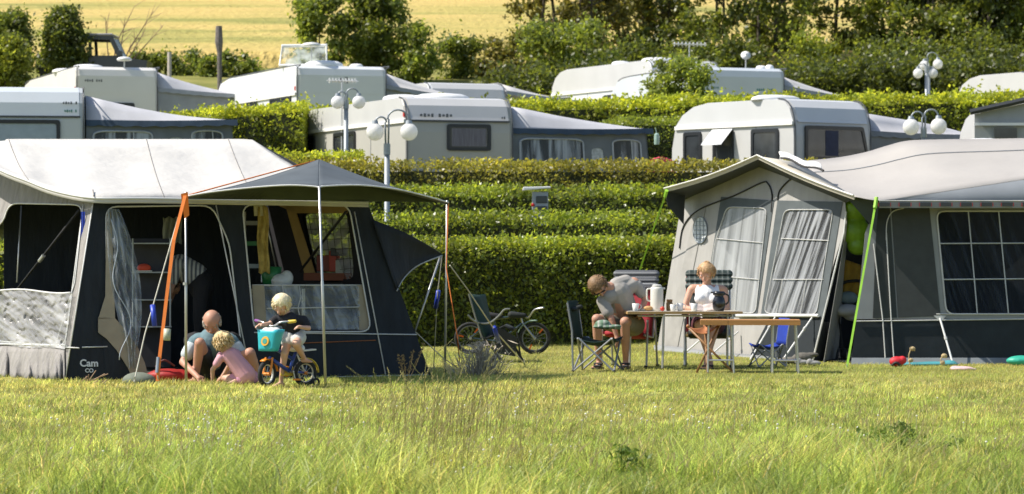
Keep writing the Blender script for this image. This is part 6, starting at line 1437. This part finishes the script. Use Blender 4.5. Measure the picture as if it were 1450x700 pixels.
def face_parts(r, c, R, rot, s, f, u, eye=(.05,.035,.03), lipc=(.42,.13,.11)):
    em = mat('eye_white', (.7,.68,.64), .2); im = mat('iris_%d' % int(eye[2]*999), eye, .2)
    for q in (-1,1):
        e = c+f*R*.765+u*R*.03+s*R*.29*q; o = M().ball(e, (R*.11,R*.06,R*.065), 10, 8, rot).build('eye', em, r, smooth=True); ORG[o.name] = ORG[r.name]
        M().ball(e+f*R*.045, (R*.05,R*.025,R*.05), 8, 6, rot).build('iris', im, o, smooth=True)
    M().ball(c+f*R*.83-u*R*.46, (R*.2,R*.05,R*.06), 12, 8, rot).build('mouth', mat('lips', lipc, .45), r, smooth=True)
def hand(m, wrist, d, palm, R=.036, curl=.5, side=1):
    """palm of half width R; d = finger direction, palm = direction the palm faces"""
    d = Vector(d).normalized(); p = Vector(palm); p = (p-d*p.dot(d)).normalized(); s = d.cross(p)*side; w = Vector(wrist)
    L = R*2.1
    m.cap(w, w+d*L*.55, R*.72, R*.8, 10); 
    for k, fl in enumerate((.86,1.,.95,.75)):
        o = w+d*L*.85+s*R*(.78-.52*k); seg = R*.95*fl; r0 = R*.26
        a = o; dd = d
        for j in range(3):
            dd = (dd+p*curl*(.45+.2*j)).normalized(); b = a+dd*seg*(1,.7,.55)[j]; m.cap(a, b, r0*(1,.93,.85)[j], r0*(.93,.85,.75)[j], 7); a = b
        m.cap(w+d*L*.4+s*R*(.55-.37*k), o, r0*1.15, r0, 7)
    t = w+d*L*.22+s*R*.75; t1 = t+(d*.7+s*.8+p*.3).normalized()*R*1.0; t2 = t1+(d*1+s*.1+p*(.3+curl)).normalized()*R*.9
    m.cap(t, t1, R*.36, R*.31, 8); m.cap(t1, t2, R*.3, R*.24, 8)
def foot(m, ankle, d, L=.24, h=.06):
    d = Vector(d); d.z = 0; d.normalize(); a = Vector(ankle); z0 = a.z-h
    heel = V(a.x,a.y,z0+h*.45)-d*L*.16; ball = V(a.x,a.y,z0+h*.32)+d*L*.5; toe = V(a.x,a.y,z0+h*.25)+d*L*.68; s = V(-d.y,d.x,0)
    m.cap(heel, a, h*.5, h*.55); m.cap(heel, ball, h*.45, h*.36); m.cap(a, ball, h*.5, h*.3); m.cap(ball-s*L*.09, ball+s*L*.09, h*.32, h*.3)
    for k in range(5): m.cap(ball+s*L*(-.13+.065*k), toe+s*L*(-.15+.068*k)-d*L*.02*abs(k-1), h*.24, h*.2*(1.25 if k == 0 else .95), 6)
def hair_cap(r, c, R, rot, s, f, u, mt, name='hair', cover=.0, back=0., bulk=1.08, tufts=120, tl=.35, seed=3, down=.0):
    """hair: a cap over the crown and back of the head, made uneven by many short locks"""
    rnd = random.Random(seed); m = M()
    c0 = c+u*R*.22-f*R*.07; m.ball(c0, (R*.78*bulk,R*.84*bulk,R*.82*bulk), 18, 12, rot)
    # cut away the face by keeping the cap behind the hairline
    keepv = []
    mm = M()
    for fc in m.f:
        ctr = sum((m.v[i] for i in fc), V(0,0,0))/len(fc)-c
        if ctr.dot(f) < R*(.42+cover) or ctr.dot(u) > R*(.55-cover):
            if ctr.dot(u) > -R*(.35+down) : mm.add([m.v[i] for i in fc], [tuple(range(len(fc)))])
    for k in range(tufts):
        for _ in range(20):
            a = V(rnd.gauss(0,1),rnd.gauss(0,1),rnd.gauss(0,1)).normalized(); q = rot@V(a.x*R*.78*bulk,a.y*R*.84*bulk,a.z*R*.82*bulk); p = c0+q; rel = p-c
            if (rel.dot(f) < R*(.45+cover) or rel.dot(u) > R*(.6-cover)) and rel.dot(u) > -R*(.3+down): break
        n = q.normalized(); t = (n*.08-u*rnd.uniform(.6,1.2)+s*rnd.gauss(0,.15)+s*.5*n.dot(s)-f*.25+f*.9*max(0,n.dot(f))).normalized()
        p = p-n*R*.04; e = p+t*R*tl*rnd.uniform(.6,1.2); mid = p.lerp(e,.5)+n*R*.05
        mm.tube([p,mid,e], [R*.05,R*.045,R*.01], 4)
    return mm.build(name, mt, r, smooth=True)
def body_build(m, r, mt, vox=.009, it=3): 
    o = m.build('body', mt, r, smooth=True, remesh=vox, smoothit=it); return o
def cloth(m, r, name, mt, vox=.011, it=3): return m.build(name, mt, r, smooth=True, remesh=vox, smoothit=it)

def build_people(hb, fs, seat, bb, fdir, hd, sd):
    # ---- boy on the little bike ------------------------------------------------
    Y = 34.35; p = lambda px,py,d=0.: P(px,py,Y+d)
    r = person('small blond boy in a black t-shirt climbing off the child bicycle', G(411,Y)); sk = skinm('boy', (.62,.37,.26))
    hc = p(398.5,431,-.05); R = .112; face = V(-.25,-.72,-.62); up = V(.02,-.45,.9)
    m = M(); rot,s,f,u = head_shape(m, hc, R, face, up, 1.08)
    neck = p(407,447,.02); ch = p(411,454,.0); hip = p(414,474,.05)
    m.cap(hc-u*R*.4-f*R*.2, ch, .038, .055); m.cap(ch, hip, .085, .085); m.cap(p(395,453), p(427,454), .05, .05); m.cap(p(405,476,.05),p(424,476,.05),.062,.062)
    hl = hb-fs*0; gl, gr_ = hb+fs*.0, hb
    LA = [p(392,452,0), p(381,459,-.1), p(371,460,-.22)]; RA = [p(430,453,0), p(437,465,-.05), p(423,463,-.16)]
    for A_ in (LA, RA): m.cap(A_[0],A_[1],.036,.028); m.cap(A_[1],A_[2],.028,.02)
    hand(m, LA[2], V(-.8,-.5,-.1), V(0,-.2,-1), .026, .7, 1); hand(m, RA[2], V(-.5,-.8,-.15), V(0,-.2,-1), .022, .6, -1)
    # left-image leg stands on the ground, right-image leg is on the pedal
    L1 = [p(408,478,.0), p(403,501,-.12), p(398,538,-.02)]; L2 = [p(424,478,.04), p(419,487,-.2), p(431,508,.02)]
    m.cap(L1[0],L1[1],.064,.044); m.cap(L1[1],L1[2],.043,.024); m.cap(L2[0],L2[1],.064,.046); m.cap(L2[1],L2[2],.046,.024)
    foot(m, V(L1[2].x,L1[2].y,.045), V(-.9,-.5,0), .15, .045); foot(m, L2[2], V(.75,-.35,0), .15, .045)
    m.cap(L1[2], V(L1[2].x,L1[2].y,.045), .024,.026)
    body_build(m, r, sk, .0075, 2); face_parts(r, hc, R, rot,s,f,u)
    hair_cap(r, hc, R, rot,s,f,u, mat('hair_platinum', (.8,.68,.44), .55, .15, 30, spec=.5), bulk=1.12, tufts=420, tl=.34, cover=.1, down=.15)
    m = M(); m.cap(p(411,455,0), p(414,468,.05), .105, .1); m.cap(p(397,453.5),p(425,454.5),.066,.066); m.cap(LA[0],LA[0].lerp(LA[1],.55),.05,.046); m.cap(RA[0],RA[0].lerp(RA[1],.6),.05,.046)
    cloth(m, r, 'tshirt', mat('tee_black', (.012,.012,.016), .85, .2, 6), .009, 2)
    m = M(); m.cap(p(406,476,.05),p(423,476,.05),.082,.082); m.cap(L1[0],L1[0].lerp(L1[1],.3),.078,.07); m.cap(L2[0],L2[0].lerp(L2[1],.45),.08,.076)
    cloth(m, r, 'shorts', mat('shorts_white', (.55,.54,.5), .85, .1, 8), .009, 2)
    # ---- girl in pink -----------------------------------------------------------
    Y = 34.95; p = lambda px,py,d=0.: P(px,py,Y+d)
    r = person('small blond girl in a pink t-shirt crouching on the ground with her back turned', G(336,Y)); sk = skinm('girl', (.56,.34,.24))
    hc = p(315,484,.0); R = .115; m = M(); rot,s,f,u = head_shape(m, hc, R, V(-.55,.62,-.5), V(-.3,.1,.95), 1.08)
    ch = p(326,502,0); hip = p(347,531,.0)
    m.cap(hc-u*R*.5-f*R*.1, ch, .04,.06); m.cap(ch, hip, .085,.1); m.cap(p(313,505,.02),p(333,500,.08),.045,.045)
    A1 = [p(312,507,-.03), p(301,524,.0), p(301,541,.04)]; A2 = [p(334,502,.12), p(322,522,.3), p(312,538,.32)]
    for A_ in (A1,A2): m.cap(A_[0],A_[1],.034,.027); m.cap(A_[1],A_[2],.027,.019)
    hand(m, A1[2]+V(0,0,.02), V(-.2,.4,-.7), V(0,.8,-.5), .021,.4,1); hand(m, A2[2]+V(0,0,.02), V(-.6,.2,-.5), V(0,.5,-.8), .021,.4,-1)
    L1 = [p(342,535,.0), p(318,536,.1), p(333,541,-.05)]; L2 = [p(354,533,.05), p(336,530,.34), p(356,541,.25)]
    for L_ in (L1,L2): m.cap(L_[0],L_[1],.06,.04); m.cap(L_[1],L_[2],.038,.024)
    foot(m, V(L1[2].x,L1[2].y,.045), V(-.8,.1,0), .14,.04); foot(m, V(L2[2].x,L2[2].y,.045), V(.9,.1,0), .14,.04)
    body_build(m, r, sk, .0075, 2); face_parts(r, hc, R, rot,s,f,u)
    h = hair_cap(r, hc, R, rot,s,f,u, mat('hair_blond', (.66,.5,.26), .6, .2, 30, spec=.5), bulk=1.1, tufts=460, tl=.5, down=.3, seed=5)
    M().ball(hc-f*R*.95+u*R*.1, (R*.3,R*.3,R*.28), 10, 8, rot).build('hair_bun', mat('hair_blond', (.66,.5,.26)), r, smooth=True)
    m = M(); m.cap(p(327,504,0), p(348,531,.0), .10,.118); m.cap(p(314,505.5,.02),p(334,502,.08),.062,.062); m.cap(A1[0],A1[0].lerp(A1[1],.5),.048,.046); m.cap(A2[0],A2[0].lerp(A2[1],.5),.048,.046)
    cloth(m, r, 'tshirt', mat('tee_pink', (.68,.36,.42), .85, .06, 5, bump=.3, bdist=.02), .009, 3)
    m = M(); m.cap(p(345,535,.0),p(355,535,.05),.1,.095); m.cap(L1[0],L1[0].lerp(L1[1],.45),.072,.058); m.cap(L2[0],L2[0].lerp(L2[1],.5),.075,.06)
    m.v = [V(v.x,v.y,max(v.z,.005)) for v in m.v]
    cloth(m, r, 'leggings', mat('leggings_pink', (.58,.28,.4), .85, .08, 5), .009, 2)
    # ---- squatting man ---------------------------------------------------------
    Y = 35.75; p = lambda px,py,d=0.: P(px,py,Y+d)
    r = person('balding man in a blue shirt squatting in the left tent doorway', G(305,Y)); sk = skinm('man', (.5,.27,.19))
    hc = p(300,455,-.2); R = .135; m = M(); rot,s,f,u = head_shape(m, hc, R, V(-.05,-.72,-.7), V(0,-.62,.78))
    ch = p(301,484,.02); hip = p(305,520,.28)
    m.cap(hc-u*R*.5-f*R*.35, ch+V(0,-.02,.06), .06,.085); m.cap(ch, hip, .15,.15); m.cap(p(280,482,.0),p(325,482,.0),.08,.08)
    A1 = [p(276,483,0), p(259,513,-.1), p(279,533,-.42)]; A2 = [p(329,483,0), p(344,508,.0), p(322,528,-.3)]
    for A_ in (A1,A2): m.cap(A_[0],A_[1],.056,.045); m.cap(A_[1],A_[2],.043,.03)
    hand(m, A1[2], V(.5,-.5,-.5), V(.2,.3,-.9), .04,.4,1); hand(m, A2[2], V(-.6,-.4,-.5), V(0,.3,-.9), .04,.4,-1)
    L1 = [p(294,522,.2), p(283,486,-.38), p(277,536,-.18)]; L2 = [p(318,522,.2), p(354,500,-.25), p(366,534,-.1)]
    for L_ in (L1,L2): m.cap(L_[0],L_[1],.092,.064); m.cap(L_[1],L_[1].lerp(L_[2],.4),.062,.058); m.cap(L_[1].lerp(L_[2],.3),L_[2],.06,.036)
    foot(m, V(L1[2].x,L1[2].y,.07), V(-.1,-1,0), .26,.07); foot(m, V(L2[2].x,L2[2].y,.07), V(.3,-1,0), .26,.07)
    for a in (L1[2],L2[2]): m.cap(a, V(a.x,a.y,.07), .036,.036)
    body_build(m, r, sk, .009, 2); face_parts(r, hc, R, rot,s,f,u)
    # grey fringe round the bald crown
    mm = M()
    for k in range(150):
        a = random.uniform(-2.45,2.45); q = c_ = hc+rot@V(math.sin(a)*R*.75, -math.cos(a)*R*.88, random.uniform(-.25,.3)*R)+u*R*.02
        n = (q-hc).normalized(); mm.tube([q, q+n*R*.03-u*R*.1, q+n*R*.0-u*R*.24], [R*.05,R*.045,R*.01], 4)
    mm.build('hair', mat('hair_grey', (.4,.37,.33), .7, .2, 30), r, smooth=True)
    m = M(); m.cap(ch, p(304,512,.2), .172,.168); m.cap(p(281,483,0),p(324,483,0),.096,.096); m.cap(A1[0],A1[0].lerp(A1[1],.5),.074,.072); m.cap(A2[0],A2[0].lerp(A2[1],.5),.074,.072)
    cloth(m, r, 'shirt', mat('shirt_teal', (.12,.2,.23), .85, .2, 5, bump=.4, bdist=.02), .011, 3)
    for A_ in (A1,A2): m = M(); m.cap(A_[0].lerp(A_[1],.3),A_[0].lerp(A_[1],.62),.082,.08); cloth(m, r, 'sleeve_cuff', mat('cuff_pale', (.5,.56,.58), .85, .1), .011, 2)
    m = M(); m.cap(p(276,480,.05),p(292,486,.0),.085,.06); m.cap(p(328,480,.05),p(312,486,.02),.085,.06); m.cap(p(272,483,.12),p(330,483,.12),.1,.1); m.cap(p(300,490,.16),p(304,516,.3),.17,.17)
    cloth(m, r, 'waistcoat', mat('vest_black', (.014,.015,.018), .85, .2), .011, 3)
    m = M(); m.cap(p(292,522,.22),p(318,522,.22),.15,.15); m.cap(L1[0],L1[0].lerp(L1[1],.62),.115,.1); m.cap(L2[0],L2[0].lerp(L2[1],.6),.115,.1)
    cloth(m, r, 'shorts', mat('shorts_dark', (.02,.022,.03), .85, .2), .011, 2)
    # ---- person bending over inside the tent ------------------------------------
    Y = 37.35; p = lambda px,py,d=0.: P(px,py,Y+d)
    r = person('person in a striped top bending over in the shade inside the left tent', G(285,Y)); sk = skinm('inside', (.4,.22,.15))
    hc = p(244,402,.1); R = .125; m = M(); rot,s,f,u = head_shape(m, hc, R, V(-.5,.2,-.85), V(-.8,0,.3))
    sh = p(255,378,.1); hip = p(283,398,.1)
    m.cap(hc+V(.05,0,.06), sh, .055,.08); m.cap(sh, hip, .13,.14); A1 = [p(252,376,-.08),p(241,412,-.15),p(232,440,-.1)]; A2 = [p(254,380,.28),p(244,416,.3),p(236,440,.2)]
    for A_ in (A1,A2): m.cap(A_[0],A_[1],.05,.04); m.cap(A_[1],A_[2],.038,.028); hand(m, A_[2], V(-.2,0,-1), V(-.8,0,-.3), .038,.4,1)
    L1 = [p(286,404,.0),p(283,452,-.05),p(286,0,.0)]; L2 = [p(288,404,.22),p(290,452,.2),p(294,0,.2)]
    for L_ in (L1,L2): L_[2].z = .09; m.cap(L_[0],L_[1],.095,.062); m.cap(L_[1],L_[2],.06,.038); foot(m, V(L_[2].x,L_[2].y,.07), V(-1,-.2,0), .25,.07)
    body_build(m, r, sk, .01, 2); face_parts(r, hc, R, rot,s,f,u); hair_cap(r, hc, R, rot,s,f,u, mat('hair_brown', (.06,.035,.02), .6, .2, 30), tufts=90, down=.2)
    m = M(); m.cap(sh, p(277,391,.1), .155,.16); m.cap(A1[0],A1[0].lerp(A1[1],.6),.07,.065); m.cap(A2[0],A2[0].lerp(A2[1],.6),.07,.065); m.cap(A1[0],A2[0],.09,.09)
    cloth(m, r, 'striped_top', stripes('top_stripes', [(.5,.5,.47),(.12,.13,.15)], 20, 'x'), .011, 3)
    m = M(); m.cap(hip, p(286,408,.1), .165,.16)
    for L_ in (L1,L2): m.cap(L_[0],L_[1],.112,.082); m.cap(L_[1],L_[2]+V(0,0,.06),.08,.06)
    cloth(m, r, 'trousers', mat('trousers_black', (.013,.013,.016), .85, .2), .011, 2)
    # ---- bending man on the recliner -------------------------------------------
    Y = 39.45; p = lambda px,py,d=0.: P(px,py,Y+d)
    r = person('man in a grey t-shirt and sunglasses bending down beside the table', G(880,Y)); sk = skinm('man2', (.52,.28,.19))
    hc = p(847,405,-.28); R = .128; m = M(); rot,s,f,u = head_shape(m, hc, R, V(.28,-.55,-.78), V(-.55,-.55,.62))
    sh = p(873,412,-.1); hip = p(888,456,.12)
    m.cap(hc+V(.05,.05,-.01), p(863,408,-.18), .06,.08); m.cap(p(875,418,-.1), hip, .15,.15); m.cap(p(858,420,-.2),p(897,402,.0),.085,.085)
    A1 = [p(853,427,-.22), p(866,452,-.3), p(873,476,-.32)]; A2 = [p(902,405,.0), p(914,424,.05), p(906,445,-.05)]
    for A_ in (A1,A2): m.cap(A_[0],A_[1],.056,.044); m.cap(A_[1],A_[2],.042,.029)
    hand(m, A1[2], V(.15,-.2,-1), V(-.5,.3,0), .04,.5,1); hand(m, A2[2], V(-.3,-.3,-1), V(-.6,.1,.2), .04,.5,-1)
    L1 = [p(880,462,.1), p(845,452,-.28), p(848,0,-.1)]; L2 = [p(900,462,.1), p(885,456,-.4), p(886,0,-.15)]
    for L_ in (L1,L2): L_[2].z = .11; m.cap(L_[0],L_[1],.095,.066); m.cap(L_[1],L_[1].lerp(L_[2],.4),.063,.06); m.cap(L_[1].lerp(L_[2],.3),L_[2],.062,.037); foot(m, V(L_[2].x,L_[2].y,.08), V(-.3,-1,0), .26,.07); m.cap(L_[2], V(L_[2].x,L_[2].y,.08),.037,.037)
    body_build(m, r, sk, .009, 2); face_parts(r, hc, R, rot,s,f,u)
    hair_cap(r, hc, R, rot,s,f,u, mat('hair_sandy', (.23,.14,.07), .6, .25, 30, spec=.4), bulk=1.14, tufts=420, tl=.3, cover=.02)
    g = M(); 
    for q in (-1,1): g.ball(hc+f*R*.86+u*R*.02+s*R*.33*q, (R*.25,R*.06,R*.15), 10, 8, rot)
    g.tube([hc+f*R*.9-s*R*.2+u*R*.06,hc+f*R*.9+s*R*.2+u*R*.06], R*.04, 6)
    for q in (-1,1): g.tube([hc+f*R*.82+s*R*.56*q+u*R*.06, hc+s*R*.8*q+u*R*.05], R*.035, 5)
    g.build('sunglasses', mat('sunglass', (.01,.01,.012), .15, spec=.8), r, smooth=True)
    m = M(); m.cap(p(875,416,-.08), p(886,446,.1), .178,.175); m.cap(p(860,421,-.2),p(896,404,.0),.105,.1); m.cap(A1[0],A1[0].lerp(A1[1],.62),.078,.078); m.cap(A2[0],A2[0].lerp(A2[1],.5),.078,.076); m.cap(p(873,404,-.1),p(886,400,.0),.1,.1)
    cloth(m, r, 'tshirt', mat('tee_grey', (.34,.32,.29), .85, .1, 5, bump=.4, bdist=.02), .011, 3)
    m = M(); m.cap(p(880,460,.1),p(897,460,.1),.15,.15)
    for L_ in (L1,L2): m.cap(L_[0],L_[0].lerp(L_[1],.72),.12,.105)
    cloth(m, r, 'shorts', mat('shorts_khaki', (.22,.2,.15), .85, .12, 6), .011, 2)
    for L_ in (L1,L2):
        m = M(); a = V(L_[2].x,L_[2].y,0); m.box(a+V(-.02,-.07,.012),(.1,.27,.024),rz=-.28); m.cap(a+V(-.055,-.07,.07),a+V(.035,-.1,.07),.016,.016); m.cap(a+V(-.06,-.16,.045),a+V(.01,-.18,.045),.016,.016); m.build('sandal', mat('sandal_black', (.02,.02,.022), .6), r, bevel=.005)
    # ---- seated woman ----------------------------------------------------------
    Y = 39.75; p = lambda px,py,d=0.: P(px,py,Y+d)
    r = person('woman in a white tank top reading at the long camping table', G(1002,Y)); sk = skinm('woman', (.56,.32,.22))
    hc = p(1000,386,-.05); R = .125; m = M(); rot,s,f,u = head_shape(m, hc, R, V(-.3,-.8,-.48), V(-.02,-.45,.9), .95)
    ch = p(1001,415,.0); hip = p(1003,455,.05)
    m.cap(hc-u*R*.5-f*R*.25, p(1001,406,.02), .048,.06); m.cap(p(1001,418,0), p(1002,438,.02), .13,.115); m.cap(p(1002,436,.02), hip, .115,.14); m.cap(p(981,409,.02),p(1022,410,.02),.058,.058)
    for q in (991,1011): m.ball(p(q,423,-.1),(.062,.06,.062))
    A1 = [p(978,410,.02), p(969,436,-.05), p(988,439,-.28)]; A2 = [p(1026,411,.02), p(1030,437,-.05), p(1008,440,-.28)]
    for A_ in (A1,A2): m.cap(A_[0],A_[1],.046,.037); m.cap(A_[1],A_[2],.037,.025)
    hand(m, A1[2], V(.8,-.4,.05), V(0,.3,1), .034,.5,-1); hand(m, A2[2], V(-.8,-.4,.05), V(0,.3,1), .034,.5,1)
    L1 = [p(992,462,.05), p(990,460,-.46), p(1006,0,-.5)]; L2 = [p(1013,462,.05), p(1014,457,-.44), p(1000,0,-.62)]
    L1[2].z = .1; L2[2].z = .1
    for L_ in (L1,L2): m.cap(L_[0],L_[1],.092,.062); m.cap(L_[1],L_[1].lerp(L_[2],.4),.058,.054); m.cap(L_[1].lerp(L_[2],.3),L_[2],.055,.034); foot(m, V(L_[2].x,L_[2].y,.08), V(-.25,-1,0), .23,.065); m.cap(L_[2], V(L_[2].x,L_[2].y,.08),.034,.034)
    body_build(m, r, sk, .009, 2); face_parts(r, hc, R, rot,s,f,u)
    hair_cap(r, hc, R, rot,s,f,u, mat('hair_strawberry', (.5,.31,.15), .6, .2, 30, spec=.5), bulk=1.08, tufts=420, tl=.34, seed=9, cover=.0)
    m = M()
    for k in range(60):
        a = V(random.gauss(0,1),random.gauss(0,1),random.gauss(.6,.6)).normalized(); q = hc+u*R*.85-f*R*.3; m.tube([q, q+a*R*.3, q+a*R*.45+V(0,0,-R*.1)], [R*.09,R*.07,R*.01], 5)
    m.build('hair_bun', mat('hair_strawberry', (.5,.31,.15)), r, smooth=True)
    m = M(); m.cap(p(1001,418,0), p(1002,438,.02), .138,.13); m.cap(p(1002,436,.02), p(1003,450,.05), .13,.15)
    for q in (991,1011): m.ball(p(q,423.5,-.1),(.072,.07,.07))
    for a, b in ((988,990),(1015,1013)): m.cap(p(a,407.5,.0), p(b,420,-.09), .036,.055); m.cap(p(a,407.5,.0), p(b,420,.09), .036,.055)
    cloth(m, r, 'tank_top', mat('tank_white', (.78,.78,.78), .8, .03, 5, bump=.3, bdist=.02), .010, 2)
    m = M(); m.cap(p(994,460,.05),p(1011,460,.05),.145,.145)
    for L_ in (L1,L2): m.cap(L_[0],L_[0].lerp(L_[1],.6),.112,.09)
    cloth(m, r, 'shorts', mat('shorts_maroon', (.09,.02,.03), .85, .2), .011, 2)
    for L_ in (L1,L2):
        m = M(); a = V(L_[2].x,L_[2].y,0); m.box(a+V(-.015,-.05,.012),(.085,.25,.024),rz=-.24); m.cap(a+V(-.05,-.13,.05),a+V(.02,-.14,.05),.014,.014); m.build('sandal', mat('sandal_black', (.02,.02,.022)), r, bevel=.005)
    # magazine in her hands
    b = P(996,439,39.35); m = M(); c0 = b+V(0,0,-.02)
    m.grid([[c0+V(x, y, .02+.05*abs(x)/.14*(1)+y*.35+.02*math.cos(x*14)) for x in [(-.17+.34*i/8) for i in range(9)]] for y in (-.11,.11)])
    o = m.build('magazine', mat('paper', (.5,.42,.38), .5, .35, 9), None, solid=.006); setorigin(o, b); tag(o, 'open magazine held by the seated woman above the table', 'magazine')
# ================================================================ BUILD
def build_world():
    w = bpy.data.worlds.new('World'); SC.world = w; w.use_nodes = True; nt = w.node_tree; N, L = nt.nodes, nt.links
    bg = N['Background']; sky = N.new('ShaderNodeTexSky'); sky.sky_type = 'NISHITA'; sky.sun_disc = False
    el, az = math.radians(SUN_EL), math.radians(SUN_AZ)      # azimuth clockwise from +Y
    sky.sun_elevation = el; sky.sun_rotation = az; sky.air_density = 1.0; sky.dust_density = 1.2; sky.ozone_density = 1.
    L.new(sky.outputs[0], bg.inputs['Color']); bg.inputs['Strength'].default_value = SKY_S
    sun = bpy.data.lights.new('sun', 'SUN'); sun.energy = SUN_S; sun.angle = math.radians(.55); sun.color = (1,.935,.835)
    o = bpy.data.objects.new('sun', sun); COL.objects.link(o)
    d = V(math.sin(az)*math.cos(el), math.cos(az)*math.cos(el), math.sin(el))
    o.rotation_euler = (-d).to_track_quat('-Z','Y').to_euler(); o.location = d*60+V(0,40,0)
SUN_EL, SUN_AZ, SUN_S, SKY_S = 50, -95, 4.7, .12
build_world()
build_ground(); build_grass(); build_vegetation(); build_caravans(); build_lamps(); build_jeep()
lt, fp, sp = build_left_tent(); build_left_things(fp, sp)
rt, gp, wp = build_right_tent(); build_right_things(gp, wp)
build_furniture(); bicycle(); kb = kids_bike(); build_people(*kb)
cam = bpy.data.cameras.new('camera'); co = bpy.data.objects.new('camera', cam); COL.objects.link(co)
co.location = (0,0,CZ); co.rotation_euler = (math.radians(90),0,0); cam.sensor_width = 36; cam.lens = 36*F/1450
cam.clip_start = .5; cam.clip_end = 2000
cam.dof.use_dof = True; cam.dof.focus_distance = 30; cam.dof.aperture_fstop = 5.0
SC.camera = co
SC.view_settings.view_transform = 'Standard'; SC.view_settings.look = 'None'; SC.view_settings.gamma = 1; SC.view_settings.exposure = EXPO if 'EXPO' in globals() else .5
SC.view_settings.use_curve_mapping = False
SC.render.engine = 'CYCLES'; SC.cycles.max_bounces = 8; SC.cycles.transparent_max_bounces = 16; SC.cycles.use_denoising = True; SC.cycles.caustics_reflective = False; SC.cycles.caustics_refractive = False
SC.cycles.use_adaptive_sampling = True; SC.cycles.adaptive_threshold = .015
